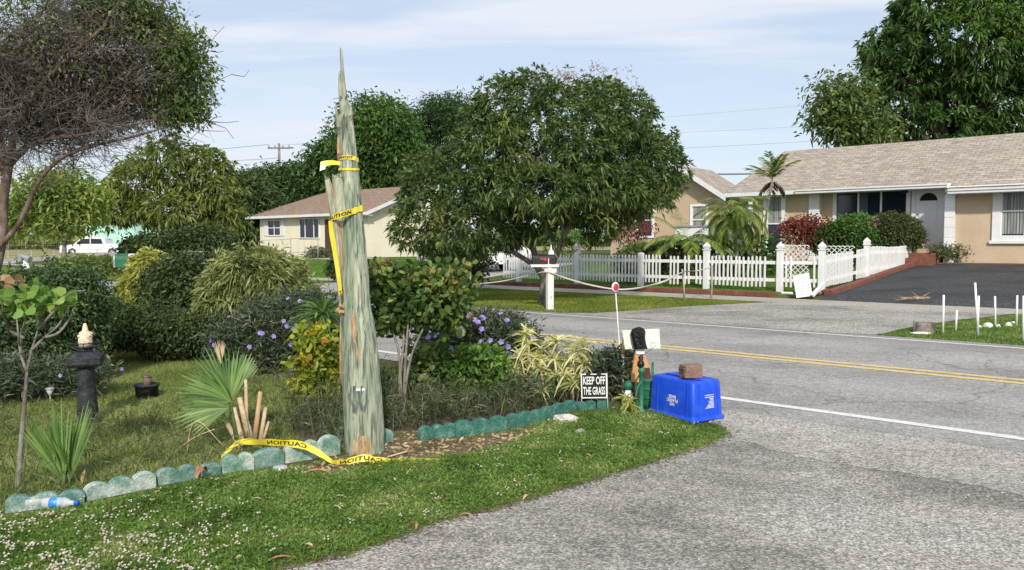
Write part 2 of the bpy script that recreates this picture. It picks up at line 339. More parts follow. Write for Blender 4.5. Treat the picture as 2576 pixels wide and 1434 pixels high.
def limb(mb, p, d, Lh, r, depth, spread=.6, up=.25, ends=None, n=7, kids=(2, 3), shrink=.72, wob=.12):
    p = Vector(p); d = Vector(d).normalized(); pts = [p.copy()]; k = 4
    for i in range(k):
        d = (d+Vector((random.uniform(-1, 1), random.uniform(-1, 1), random.uniform(-.6, .9)))*wob).normalized(); p = p+d*Lh/k; pts.append(p.copy())
    mb.tube(pts, [r*(1-.35*i/k) for i in range(k+1)], n)
    if ends is not None and depth <= 1: ends.append((p.copy(), d.copy()))
    if depth > 0:
        for j in range(random.randint(*kids)):
            a = random.uniform(0, 2*math.pi); o = d.orthogonal().normalized(); q = d.cross(o)
            nd = (d+(o*math.cos(a)+q*math.sin(a))*spread*random.uniform(.6, 1.3)+Vector((0, 0, up))).normalized()
            limb(mb, p, nd, Lh*shrink*random.uniform(.8, 1.15), r*.62, depth-1, spread, up, ends, max(4, n-1), kids, shrink, wob)
def inpoly(X, Y, poly):
    ins = np.zeros(len(X), bool); j = len(poly)-1
    for i in range(len(poly)):
        xi, yi = poly[i][0], poly[i][1]; xj, yj = poly[j][0], poly[j][1]
        c = ((yi > Y) != (yj > Y)) & (X < (xj-xi)*(Y-yi)/((yj-yi) if yj != yi else 1e-9)+xi); ins ^= c; j = i
    return ins
def scatter(poly, n, excl=(), dens=None):
    P = np.array([(p[0], p[1]) for p in poly]); lo, hi = P.min(0), P.max(0); X = lo[0]+(hi[0]-lo[0])*rng.random(n*4); Y = lo[1]+(hi[1]-lo[1])*rng.random(n*4)
    k = inpoly(X, Y, poly)
    for e in excl: k &= ~inpoly(X, Y, e)
    X, Y = X[k], Y[k]
    if dens is not None:
        k = rng.random(len(X)) < dens(X, Y); X, Y = X[k], Y[k]
    X, Y = X[:n], Y[:n]
    return np.stack([X, Y, hw(X, Y)], 1)
def grass(name, poly, n, h, w, mat, excl=(), lean=.7, dens=None, kind='tri', label=None):
    P = scatter(poly, n, excl, dens); m = len(P)
    D = nrm(np.stack([rng.normal(size=m)*lean, rng.normal(size=m)*lean, np.ones(m)], 1)); sz = h*(.45+.8*rng.random(m))
    f = Fol(); f.bl(P-np.array([0, 0, .003]), D, sz, w*(.7+.6*rng.random(m)), droop=.25, kind=kind)
    o = f.obj(name, mat, None, 3 if kind == 'tri' else 4); tag(o, label or name, 'grass', kind='stuff'); return o
def sheet(name, poly, z, mat, nsub=0):
    """flat or terrain-following sheet: poly of world points"""
    mb = MB(); mb.add([Vector((p[0], p[1], float(hw(p[0], p[1]))+z)) for p in poly], [tuple(range(len(poly)))])
    return build(name, mb, mat)
def strip(name, r0, r1, s0, s1, dz, mat, cuts=()):
    """sheet in the road frame that follows the terrain"""
    ss = sorted(set([s0, s1]+[x for x in HS if s0 < x < s1])); rr = sorted(set([r0, r1]+[x for x in (-36, -30, -25, -20, -16)+tuple(cuts) if r0 < x < r1]))
    mb = MB(MR); vs = [(r, s, float(hgt(r, s))+dz) for s in ss for r in rr]; k = len(rr)
    mb.add(vs, [(j*k+i, j*k+i+1, (j+1)*k+i+1, (j+1)*k+i) for j in range(len(ss)-1) for i in range(k-1)])
    return build(name, mb, mat)
# ---------------------------------------------------------------- material list
groundmat('soil_green', [(.05, .065, .022), (.085, .10, .035), (.13, .125, .06)], 1.2, 35)
groundmat('lawn_green', [(.06, .11, .02), (.085, .15, .03), (.12, .17, .045)], .9, 30)
groundmat('dirt', [(.10, .075, .05), (.17, .125, .085), (.24, .185, .13)], 3.5, 90)
groundmat('bed_dirt', [(.06, .048, .034), (.11, .085, .06), (.17, .135, .10)], 4, 70)
groundmat('dry_field', [(.20, .20, .09), (.30, .27, .13), (.34, .30, .16)], .2, 12)
asphaltmat('road_asphalt', (.345, .337, .322), (.43, .42, .40), 70, .26, .2, cracks=.4, bump=.25, lanes=((6.6, .92), (7.3, 1.), (8.0, .9), (8.8, 1.04), (9.5, .93), (10.1, 1.02), (10.9, .95), (11.7, 1.05), (12.5, .98), (13.0, .84), (13.9, .9)))
asphaltmat('apron_asphalt', (.31, .295, .268), (.50, .48, .44), 95, .45, .5, cracks=0, bump=1.0)
asphaltmat('far_apron', (.34, .325, .30), (.48, .46, .43), 45, .4, .36, cracks=.3, bump=.5)
asphaltmat('gravel_drive', (.36, .35, .33), (.5, .49, .46), 30, .4, .25, bump=.5)
asphaltmat('shoulder', (.40, .38, .34), (.56, .54, .50), 80, .5, .3, bump=.8)
asphaltmat('seal_black', (.055, .058, .064), (.085, .088, .095), 40, .35, .35, rough=.75, bump=.3)
asphaltmat('concrete_walk', (.40, .37, .32), (.46, .43, .38), 50, .15, .14, bump=.2)
pm('line_yellow', [(.52, .40, .17), (.70, .53, .22)], 9, .7, fine=.15, fscale=40, poss=[.35, .5])
pm('line_white', [(.50, .49, .47), (.74, .73, .70)], 9, .7, fine=.12, fscale=40, poss=[.32, .46])
pm('white_paint', [(.72, .73, .73), (.80, .80, .79)], 3, .55, fine=.04)
pm('white_worn', [(.45, .42, .37), (.70, .69, .66), (.78, .78, .76)], 14, .7, fine=.12, poss=[.3, .42, .6])
pm('fascia_white', [(.66, .68, .68), (.74, .76, .76)], 2, .5)
pm('stucco_beige', [(.52, .40, .275), (.60, .47, .335)], 1.4, .95, bump=.5, bscale=40, fine=.06, fscale=30, spec=.1)
pm('stucco_tan', [(.50, .375, .265), (.56, .425, .305)], .7, .95, bump=.4, fine=.06, fscale=25, spec=.1)
pm('stucco_cream', [(.74, .69, .54), (.80, .75, .60)], .7, .95, bump=.4, fine=.05, fscale=25, spec=.1)
pm('stucco_mint', [(.42, .72, .60), (.48, .76, .66)], .5, .95)
pm('stucco_peach', [(.55, .33, .22), (.6, .38, .26)], .5, .95)
pm('red_curb', [(.16, .062, .044), (.22, .088, .062), (.30, .15, .12)], 6, .9, fine=.2, fscale=40, poss=[.35, .6, .75])
shinglemat('shingle_right', [(.27, .225, .185), (.39, .34, .285), (.52, .47, .41)])
shinglemat('shingle_brown', [(.22, .155, .115), (.31, .225, .17), (.40, .30, .235)])
shinglemat('shingle_grey', [(.3, .27, .25), (.42, .38, .35), (.5, .46, .42)])
def glass(name, col, rough=.08):
    m, N, K = newmat(name); b = N.new('ShaderNodeBsdfPrincipled'); o = N.new('ShaderNodeOutputMaterial'); K(b.outputs[0], o.inputs[0]); b.inputs['Base Color'].default_value = col+(1,); b.inputs['Roughness'].default_value = rough; b.inputs['Specular IOR Level'].default_value = .7
glass('glass_dark', (.012, .018, .032)); glass('glass_blue', (.02, .03, .05), .2)
pm('curtain', [(.16, .18, .17), (.30, .32, .30), (.36, .38, .36)], 2.2, .8, stretch=(6, 6, .25), poss=[.35, .5, .62])
pm('blind', [(.05, .07, .10), (.10, .13, .17)], 3, .7, stretch=(9, 9, .2))
pm('black_metal', [(.015, .015, .018), (.035, .035, .04)], 9, .5, fine=.2)
pm('grey_metal', [(.30, .31, .32), (.42, .43, .44)], 9, .5, metal=.4)
pm('dark_wood', [(.06, .035, .025), (.10, .06, .04)], 4, .7)
pm('bark_grey', [(.10, .085, .07), (.20, .18, .155), (.30, .28, .25)], 7, .95, bump=1., bscale=40, fine=.25, fscale=50, stretch=(1, 1, .35))
pm('bark_brown', [(.08, .055, .042), (.16, .115, .09), (.26, .21, .17)], 9, .95, bump=.8, bscale=60, fine=.2, stretch=(1, 1, .4))
pm('twig_grey', [(.07, .058, .052), (.13, .112, .10), (.21, .19, .172)], 3, .9)
pm('car_white', [(.74, .75, .76), (.78, .79, .80)], 1, .25, spec=.6)
pm('rubber', [(.02, .02, .02), (.04, .04, .04)], 8, .9)
pm('wire', [(.2, .22, .25), (.25, .27, .3)], 3, .7)
# ---------------------------------------------------------------- ground, roads, paths
gs = [-900, -60, 0, 3, 6.5, 10, 13.9, 14.6, 18.7, 20.1, 20.5, 22.4, 24.3, 26.6, 29, 30.5, 45, 60, 120, 300, 900, 2500]
gr = [-2500, -900, -300, -100, -60, -36, -33, -30, -27, -24, -21, -18, -16, -10, -5, 0, 5, 10, 20, 60, 300, 900, 2500]
mb = MB(MR); mb.add([(r, s, float(hgt(r, s))) for s in gs for r in gr], [(j*len(gr)+i, j*len(gr)+i+1, (j+1)*len(gr)+i+1, (j+1)*len(gr)+i) for j in range(len(gs)-1) for i in range(len(gr)-1)])
struct(build('ground', mb, 'soil_green'))
SN, SF = 6.92, 13.62
struct(strip('road', -260, 160, SN-.25, SF+.15, .008, 'road_asphalt'))
def line(name, r0, r1, s0, w, mat): return struct(strip(name, r0, r1, s0-w/2, s0+w/2, .012, mat))
line('road_edge_line', -260, 160, 7.13, .115, 'line_white'); line('road_edge_line', -260, 160, 13.38, .10, 'line_white')
line('road_centre_line', -260, 160, 9.985, .135, 'line_yellow'); line('road_centre_line', -260, 160, 10.235, .135, 'line_yellow')
# far side: shoulder of the road, apron in front of the black driveway, sidewalk, yards
D2 = lambda pts: [G(x, y) for x, y in pts]
struct(strip('sidewalk', -200, 120, 18.75, 19.95, .012, 'concrete_walk'))
apf = [Wd(r, s) for r, s in [(-22, 13.6), (-19, 13.95), (-15, 14.25), (-12.3, 14.75), (-11.2, 15.5), (-10.3, 16.6), (-9.4, 17.8), (-8.9, 18.8)]]+[Wd(-1.0, 18.8), Wd(-.9, 18.2), Wd(-1.4, 17.6), Wd(-2.2, 16.4), Wd(-2.9, 15.2), Wd(-3.4, 14.3), Wd(-3.9, 13.75), Wd(-2.4, 13.6)]
mb = MB(MR)
pts = [(-13.5, 13.6), (-10.6, 13.75), (-9.9, 14.1), (-9.55, 14.7), (-9.35, 15.3), (-9.15, 16.1), (-8.9, 16.8), (-8.5, 17.6), (-8.0, 18.76)]
right = [(-4.9, 13.6), (-4.05, 13.75), (-3.97, 14.1), (-3.9, 14.7), (-3.8, 15.3), (-3.65, 16.1), (-3.5, 16.8), (-3.2, 17.6), (-2.9, 18.76)]
vs = [(a, b, float(hgt(a, b))+.012) for a, b in pts]+[(a, b, float(hgt(a, b))+.012) for a, b in right]
mb.add(vs, [(i, i+1, 10+i, 9+i) for i in range(8)]); struct(build('driveway_apron', mb, 'far_apron'))
struct(strip('driveway', -7.25, 5.5, 19.96, 29.2, .014, 'seal_black'))
struct(strip('yard_lawn', -7.7-11.6, -7.7, 20.3, 29.6, .006, 'lawn_green'))
struct(strip('neighbour_driveway', -24.5, -20.0, 13.6, 27.5, .01, 'gravel_drive'))
struct(strip('neighbour_lawn', -60, -24.6, 14.2, 31.4, .006, 'lawn_green'))
struct(strip('front_walk', -52, -36, 28.2, 30.4, .02, 'concrete_walk'))
struct(strip('dry_field', -420, -75, 15, 420, .02, 'dry_field'))
struct(strip('side_street', -75, -66, 15, 120, .03, 'gravel_drive'))
# near side: paved apron in the foreground with the gravel shoulder beside the road
edge = [(560, 1560), (640, 1462), (720, 1425), (860, 1396), (990, 1352), (1090, 1312), (1230, 1282), (1380, 1238), (1500, 1203), (1600, 1172), (1700, 1143), (1768, 1118), (1822, 1092), (1800, 1072), (1770, 1050), (1740, 1020)]
E = [G(x, y) for x, y in edge]
jag = []
for a, b in zip(E[:-1], E[1:]):
    k = max(2, int((b-a).length/.06))
    for i in range(k):
        p = a+(b-a)*(i/k); jag.append(p+Vector((random.gauss(0, .012), random.gauss(0, .012), 0)))
e1 = Wd(*rs(E[-1])); rq, sq_ = rs(E[-1])
poly = jag+[Wd(rq, 6.66), Wd(25, 6.66), Wd(25, -12), Wd(-3, -12)]
mb = MB(); mb.add([Vector((p.x, p.y, .004)) for p in poly], [tuple(range(len(poly)))]); struct(build('paved_apron', mb, 'apron_asphalt'))
shp = [(1740, 1020), (1770, 1050), (1822, 1092), (1900, 1120), (2000, 1150), (2200, 1180), (2450, 1225), (2800, 1290), (3400, 1420)]
q = [G(x, y) for x, y in shp]; q2 = []
for a, b in zip(q[:-1], q[1:]):
    for i in range(12): p = a+(b-a)*(i/12); q2.append(p+Vector((random.gauss(0, .02), random.gauss(0, .02), 0)))
q2 += [Wd(12, 4.8), Wd(12, 6.68), Wd(rq, 6.68)]
mb = MB(); mb.add([Vector((p.x, p.y, .0065)) for p in q2], [tuple(range(len(q2)))]); struct(build('gravel_shoulder', mb, 'shoulder'))
# bare soil and litter around the pole
def blob(name, pts, dz, mat, jit=.02):
    q = [G(x, y) for x, y in pts]; out = []
    for a, b in zip(q, q[1:]+q[:1]):
        for i in range(6): p = a+(b-a)*(i/6); out.append(Vector((p.x+random.gauss(0, jit), p.y+random.gauss(0, jit), p.z+dz)))
    mb = MB(); mb.add(out, [tuple(range(len(out)))]); return struct(build(name, mb, mat))
SOIL = [(700, 1185), (860, 1150), (980, 1085), (1060, 1085), (1140, 1105), (1290, 1085), (1380, 1060), (1400, 1085), (1290, 1125), (1180, 1150), (1060, 1165), (930, 1180), (830, 1200)]
blob('bed_soil', [(735, 1100), (860, 1135), (950, 1100), (1060, 1090), (1280, 1062), (1460, 1018), (1560, 985), (1500, 940), (1300, 935), (1100, 960), (960, 990), (860, 1000), (740, 1000)], .003, 'bed_dirt')
blob('bare_soil', SOIL, .004, 'dirt')
edge_dirt = [(640, 1470), (720, 1432), (860, 1403), (990, 1358), (1090, 1318), (1230, 1288), (1380, 1244), (1500, 1208), (1700, 1148), (1822, 1096), (1800, 1083), (1690, 1130), (1490, 1190), (1220, 1266), (1080, 1297), (980, 1338), (850, 1383), (700, 1412), (620, 1450)]
blob('edge_soil', edge_dirt, .0075, 'dirt', .012)
# ---------------------------------------------------------------- houses (built in the road frame: r along the road, s away from it)
def slab(mb, a, b, c, d, th=.12):
    """roof plane a,b,c,d with thickness"""
    a, b, c, d = map(Vector, (a, b, c, d)); n = (b-a).cross(d-a).normalized()*th
    if n.z < 0: n = -n
    mb.add([a, b, c, d, a-n, b-n, c-n, d-n], [(0,1,2,3), (7,6,5,4), (0,4,5,1), (1,5,6,2), (2,6,7,3), (3,7,4,0)])
def window(parent, r0, r1, z0, z1, s, fw=.12, kind='sash', frame='white_paint', pane='glass_dark', name='window', mull=None, cur=None, proud=.06):
    mb = MB(MR)
    for lo, hi in (((r0-fw, s-proud, z0-fw), (r1+fw, s+.02, z0)), ((r0-fw, s-proud, z1), (r1+fw, s+.02, z1+fw)), ((r0-fw, s-proud, z0), (r0, s+.02, z1)), ((r1, s-proud, z0), (r1+fw, s+.02, z1))): mb.box(lo, hi)
    f = build(name, mb, frame, parent, bevel=.006)
    g = MB(MR); g.box((r0, s-.004, z0), (r1, s+.01, z1)); build('pane', g, pane, f)
    if cur:
        g = MB(MR); rr = np.linspace(r0+.02, r1-.02, 26); zt, zb = cur
        for i in range(25):
            a, b = -.012-.012*math.sin(i*1.9), -.012-.012*math.sin((i+1)*1.9); g.add([(rr[i], s+a, zb), (rr[i+1], s+b, zb), (rr[i+1], s+b, zt), (rr[i], s+a, zt)], [(0, 1, 2, 3)])
        build('curtain', g, 'curtain', f)
    g = MB(MR); zm = (z0+z1)/2
    if kind == 'sash':
        g.box((r0, s-.05, zm-.025), (r1, s-.005, zm+.025))
        for a, b in ((r0, r0+.035), (r1-.035, r1)): g.box((a, s-.035, z0), (b, s-.006, zm-.025)); g.box((a, s-.035, zm+.025), (b, s-.006, z1))
    elif kind == 'cross': g.box((r0, s-.045, zm-.03), (r1, s-.005, zm+.03)); g.box(((r0+r1)/2-.03, s-.04, z0), ((r0+r1)/2+.03, s-.006, z1))
    for m_ in mull or []: g.box((m_-.03, s-.05, z0), (m_+.03, s-.005, z1))
    if g.v: build('sash_bar', g, 'white_paint', f)
    return f
# --- tan house with the sealed driveway
HR = thing('house', Wd(-7, 29.6, .9), 'beige stucco house with tan shingle roof, white door and house number 171', 'house')
SL, SD, SR = 29.75, 29.95, 29.25         # front walls: left wing, porch, right wing
ZE, ZB = 3.52, .86
r_l = WP(1893, 560, SL)[0]; rc0 = WP(2036, 560, SL)[0]; rc1 = WP(2062, 560, SL)[0]; rc2 = WP(2377, 560, SR)[0]; rc3 = WP(2403, 560, SR)[0]; rR = 9.0
w = MB(MR)
w.box((r_l, SL, .5), (rc1-.02, 36.5, ZE)); w.box((rc1-.018, SD, .52), (rc2+.28, 36.45, ZE)); w.box((rc2+.02, SR, .5), (rR, 36.5, ZE+.002))
build('wall', w, 'stucco_beige', HR)
# porch soffit and roof
EO = .55
se0, se1 = SL-.62, SR-.60; zr = 5.42; sr = 33.0
slope = (zr-ZE)/(sr-se0)
ZG = ZE
rj = WP(2386, 452, se1)[0]; rl2 = -14.3
ridgeL = WP(1973, 384.5, sr)[0]
rf = MB(MR); z1 = ZG-(se0-se1)*slope*0
slab(rf, (rl2, se0, ZG), (rj, se0, ZG), (rj, sr, zr), (ridgeL, sr, zr))
slab(rf, (rj, se1, ZG-.0+(se1-se0)*slope), (rR+.5, se1, ZG+(se1-se0)*slope), (rR+.5, sr, zr), (rj, sr, zr))
slab(rf, (rl2, 36.9, ZG), (rR+.5, 36.9, ZG), (rR+.5, sr, zr-.004), (ridgeL, sr, zr-.004))
slab(rf, (rl2, se0, ZG-.003), (rl2, 36.9, ZG-.003), (ridgeL, sr+.02, zr-.006), (ridgeL, sr-.02, zr-.006))
roofR = build('roof', rf, 'shingle_right', HR)
ge = MB(MR); rg = WP(2002, 474, se0)[0]
def gutter(r0, r1, s, z, h=.15, d=.12): ge.box((r0, s-.02, z-h), (r1, s+.02, z+.0)); ge.box((r0, s-d, z-.045), (r1, s-.022, z+.012)); ge.box((r0, s-d*.7, z-h+.02), (r1, s-.023, z-.046))
gutter(rg, rj, se0, ZG-.03); gutter(rj+.002, rR+.5, se1, ZG+(se1-se0)*slope-.03)
ge.box((rl2, se0-.015, ZG-.17), (rg-.002, se0+.025, ZG-.02)); ge.box((rj-.03, se1-.1, ZG-.21), (rj+.001, se0-.13, ZG-.04))
build('gutter', ge, 'fascia_white', roofR, bevel=.008)
so = MB(MR); so.box((rl2+.05, se0+.02, ZG-.15), (rj-.01, SD-.003, ZG-.11)); so.box((rj, se1+.02, ZG-.19), (rR+.4, SR-.003, ZG-.15)); build('soffit', so, 'white_worn', roofR)
for k, (a, b, s) in enumerate(((rc0, rc1, SL), (rc2, rc3, SR))):
    c = MB(MR); z = ZB-.1
    while z < ZE-.15:
        h = min(.315, ZE-.13-z); c.box((a, s-.10, z), (b, s+(.75 if k == 0 else .5), z+h-.012)); z += .325
    c.box((a+.012, s-.088, ZB-.1), (b-.012, s+.55, ZE-.15))
    col = build('column', c, 'white_paint', HR, bevel=.006)
    if k == 1:
        rn, zn = WP(2387, 487, SR-.11)
        T = MR @ Matrix.Translation((rn, SR-.106, zn)) @ Matrix.Rotation(math.pi/2, 4, 'X')
        textobj('house_number', '171', .17, T, 'black_metal', col, ext=.006, spacing=1.15)
# windows
a0, zt = WP(1922, 497, SL); a1, zb = WP(1966, 604, SL)
window(HR, a0+.15, a1, 1.28, zt, SL, fw=.15, pane='glass_blue', cur=(zt, (zt+1.28)/2))
a0, zt = WP(2106, 487, SD); a1, _ = WP(2281, 487, SD)
window(HR, a0, a1, 1.35, zt, SD, fw=.13, kind='none', mull=[a0+(a1-a0)*.325, a0+(a1-a0)*.65], name='window')
bl = MB(MR); bl.box((a0+(a1-a0)*.34, SD-.02, 1.36), (a0+(a1-a0)*.46, SD-.008, zt-.01)); build('blind', bl, 'blind', HR)
a0, zt = WP(2521, 470, SR); a1, zb = WP(2574, 592, SR)
window(HR, a0, a1+.05, zb, zt, SR, fw=.24, cur=(zt-.1, zb+.05), frame='white_paint', pane='glass_blue')
wb = MB(MR); wb.box((a0-.30, SR-.095, zb-.26), (a1+.35, SR-.062, zb-.16)); build('window_sill', wb, 'white_paint', HR, bevel=.006)
# door
d0, zt = WP(2304, 478, SD); d1, zb = WP(2367, 624, SD)
dm = MB(MR); dm.box((d0, SD-.03, zb), (d1, SD+.02, zt))
for (u0, u1, v0, v1) in ((.14, .44, .06, .38), (.56, .86, .06, .38), (.14, .44, .44, .76), (.56, .86, .44, .76)):
    w0, h0 = d1-d0, zt-zb
    dm.box((d0+w0*u0, SD-.042, zb+h0*v0), (d0+w0*u1, SD-.031, zb+h0*v1)); dm.box((d0+w0*(u0+.04), SD-.050, zb+h0*(v0+.02)), (d0+w0*(u1-.04), SD-.043, zb+h0*(v1-.02)))
door = build('door', dm, 'white_paint', HR, bevel=.005)
fm = MB(MR); fm.box((d0-.11, SD-.07, zb), (d0-.003, SD+.01, zt+.1)); fm.box((d1+.003, SD-.07, zb), (d1+.11, SD+.01, zt+.1)); fm.box((d0-.003, SD-.07, zt+.003), (d1+.003, SD+.01, zt+.1)); build('door_frame', fm, 'white_paint', HR, bevel=.005)
fl = MB(MR); fan = [(d0+(d1-d0)*(.5+.33*math.cos(t)), zb+(zt-zb)*.81+(zt-zb)*.13*math.sin(t)) for t in np.linspace(0, math.pi, 15)]; fl.prism(fan, 1, SD-.045, SD-.031); build('fanlight', fl, 'glass_dark', door)
kb = MB(MR); kb.lathe((d0+.08, SD-.06, zb+.95), [(.001, -.03), (.03, -.02), (.035, 0), (.025, .02), (.001, .03)], 10); build('door_handle', kb, 'black_metal', door); kb = MB(MR); kb.lathe((d0+.08, SD-.045, zb+1.15), [(.02, -.02), (.028, 0), (.02, .02)], 10); build('door_lock', kb, 'black_metal', door)
st = MB(MR); st.box((d0-.5, SD-.9, ZB-.2), (d1+.15, SD-.0, zb-.02)); build('porch_floor', st, 'stucco_tan', HR)
st = MB(MR); st.box((d0-.25, SD-1.25, ZB-.3), (d1+.12, SD-.902, zb-.16)); st.box((d0-.05, SD-1.6, ZB-.4), (d1+.15, SD-1.252, zb-.32)); build('step', st, 'red_curb', HR, bevel=.01)
lt = MB(MR); rr, z_ = WP(2276, 483, SD-.5); lt.box((rr-.1, SD-.55, ZG-.26), (rr+.1, SD-.45, ZG-.152)); build('porch_lamp', lt, 'black_metal', HR)
# --- neighbour house with the gable, partly behind the mango tree
HN = thing('house', Wd(-19, 32.5, .9), 'tan stucco house with white trimmed gable behind the mango tree', 'house')
sN = 32.2; ap = WP(1720, 418, sN); rt = WP(1800, 470, sN); zz_ = rt[1]; half = rt[0]-ap[0]; sl_ = (ap[1]-zz_)/half
rE = ap[0]+2.3; zE = ap[1]-2.3*sl_; rW = ap[0]-4.2; zW = ap[1]-4.2*sl_*.82
w = MB(MR); w.prism([(rE-.3, .5), (rE-.3, zE-.05), (ap[0], ap[1]-.18), (rW+.3, zW-.03), (rW+.3, .5)], 1, sN, 34.6); build('wall', w, 'stucco_tan', HN)
rf = MB(MR)
slab(rf, (rE, sN-.55, zE), (rE, 34.9, zE), (ap[0], 34.9, ap[1]), (ap[0], sN-.55, ap[1]), .1); slab(rf, (rW, 34.9, zW), (rW, sN-.55, zW), (ap[0], sN-.55, ap[1]-.004), (ap[0], 34.9, ap[1]-.004), .1)
rfo = build('roof', rf, 'shingle_right', HN)
tr = MB(MR)
for (a, za, b, zb_) in ((rE+.02, zE, ap[0], ap[1]), (rW-.02, zW, ap[0], ap[1])):
    tr.add([(a, sN-.60, za+.03), (b, sN-.60, zb_+.03), (b, sN-.60, zb_-.2), (a, sN-.60, za-.2), (a, sN-.555, za+.03), (b, sN-.555, zb_+.03), (b, sN-.555, zb_-.2), (a, sN-.555, za-.2)], [(0,1,2,3), (7,6,5,4), (0,4,5,1), (1,5,6,2), (2,6,7,3), (3,7,4,0)])
build('fascia', tr, 'fascia_white', rfo)
a0, zt = WP(1742, 520, sN); a1, _ = WP(1762, 520, sN); window(HN, a0, a1+.3, 2.0, zt, sN, fw=.1, pane='curtain')
a0, zt = WP(1605, 515, sN); window(HN, a0, a0+.8, 1.9, zt, sN, fw=.1)
# --- white garden wall between the two
gw = thing('garden_wall', Wd(-15.6, 31.6, .9), 'low white rendered wall between the palms and the gabled house', 'wall')
w = MB(MR); w.box((-17.6, 31.2, .8), (r_l-.01, 31.4, 2.25)); build('wall_face', w, 'white_paint', gw); w = MB(MR); w.box((-17.65, 31.15, 2.252), (r_l-.012, 31.45, 2.32)); build('coping', w, 'grey_metal', gw)
# --- cream house across the street
HC = thing('house', Wd(-45, 32, .7), 'cream stucco house with brown hip roof and shuttered windows', 'house')
sC = 31.8; rc = WP(927, 649, sC)[0]; rl = WP(655, 640, sC)[0]; ze = 3.5; seC = sC-.55; srC = 36.3; zrC = 5.45
w = MB(MR); w.prism([(sC, .2), (sC, ze+.05), (srC, zrC-.15), (41, ze+.05), (41, .2)], 0, rl+3, rc); w.box((rl, sC+.003, .2), (rl+3.01, 40.9, ze+.04)); build('wall', w, 'stucco_cream', HC)
rf = MB(MR); rR_ = rc+.55; rL_ = rl-1.0
slab(rf, (rL_, seC, ze), (rR_, seC, ze), (rR_, srC, zrC), (rL_+3.0, srC, zrC), .1); slab(rf, (rL_, 41.4, ze), (rR_, 41.4, ze), (rR_, srC, zrC-.003), (rL_+3.0, srC, zrC-.003), .1)
slab(rf, (rL_, seC, ze-.003), (rL_, 41.4, ze-.003), (rL_+3.0, srC+.02, zrC-.006), (rL_+3.0, srC-.02, zrC-.006), .1)
rfo = build('roof', rf, 'shingle_brown', HC)
tr = MB(MR); tr.box((rL_, seC-.04, ze-.16), (rR_, seC-.001, ze+.01))
tr.box((rR_-.5, seC, ze-.2), (rR_, seC+.5, ze-.161))
for (s0_, z0_, s1_, z1_) in ((seC-.04, ze, srC, zrC), (srC, zrC, 41.4, ze)):
    tr.add([(rR_+d, s, z) for d in (.003, .05) for s, z in ((s0_, z0_-.2), (s1_, z1_-.2), (s1_, z1_+.02), (s0_, z0_+.02))], [(0,1,2,3), (7,6,5,4), (0,4,5,1), (1,5,6,2), (2,6,7,3), (3,7,4,0)])
build('fascia', tr, 'fascia_white', rfo)
a0, zt = WP(675, 556, sC); a1, zb = WP(706, 591, sC); wf = window(HC, a0, a1, zb, zt, sC, fw=.08, kind='cross')
for q0, q1 in ((a0-.55, a0-.12), (a1+.12, a1+.5)):
    sh = MB(MR); sh.box((q0, sC-.05, zb-.05), (q1, sC-.003, zt+.1))
    for k in range(9): sh.box((q0+.05, sC-.062, zb+k*(zt-zb)/9), (q1-.05, sC-.051, zb+(k+.6)*(zt-zb)/9))
    build('shutter', sh, 'white_paint', HC)
a0, zt = WP(755, 552, sC); a1, zb = WP(803, 597, sC); window(HC, a0, a1, zb, zt, sC, fw=.09, kind='none', mull=[a0+(a1-a0)*.28, a0+(a1-a0)*.74])
a0, zt = WP(818, 552, sC); a1, zb = WP(830, 640, sC); dd = MB(MR); dd.box((a0, sC-.04, .75), (a1+.35, sC+.02, zt)); build('door', dd, 'dark_wood', HC)
# --- mint house far left, peach wall, small dark house
HM = thing('house', Wd(-78, 40, .7), 'mint green house behind the white pickup truck', 'house')
p0 = at(215, 640, 88); p1 = at(338, 640, 84)
def simplehouse(root, p0, p1, zb, zw, zr, depth, wm, rm, ov=.4):
    a = Vector((p0.x, p0.y, 0)); b = Vector((p1.x, p1.y, 0)); u = (b-a).normalized(); v = Vector((-u.y, u.x, 0)); Lh = (b-a).length
    M = Matrix(((u.x, v.x, 0, a.x), (u.y, v.y, 0, a.y), (0, 0, 1, 0), (0, 0, 0, 1)))
    w = MB(M); w.prism([(0, zb), (0, zw), (depth/2, zr-.15), (depth, zw), (depth, zb)], 0, 0, Lh); build('wall', w, wm, root)
    r = MB(M); slab(r, (-ov, -ov, zw), (Lh+ov, -ov, zw), (Lh+ov, depth/2, zr), (-ov, depth/2, zr), .15); slab(r, (-ov, depth+ov, zw), (Lh+ov, depth+ov, zw), (Lh+ov, depth/2, zr-.005), (-ov, depth/2, zr-.005), .15); build('roof', r, rm, root)
    return M
M = simplehouse(HM, p0, p1, .3, 4.0, 5.2, 8, 'stucco_mint', 'white_paint')
w = MB(M); w.box((.8, -.06, 1.5), (2.0, .01, 2.6)); build('window', w, 'white_paint', HM)
HP = thing('house', at(600, 640, 66), 'peach walled house with red roof edge hidden in dark trees', 'house')
M = simplehouse(HP, at(560, 640, 67), at(690, 640, 62), .3, 3.3, 4.6, 8, 'stucco_peach', 'red_curb')
w = MB(M); w.box((3.0, -.06, 1.3), (4.2, .01, 2.3)); build('window', w, 'glass_dark', HP)
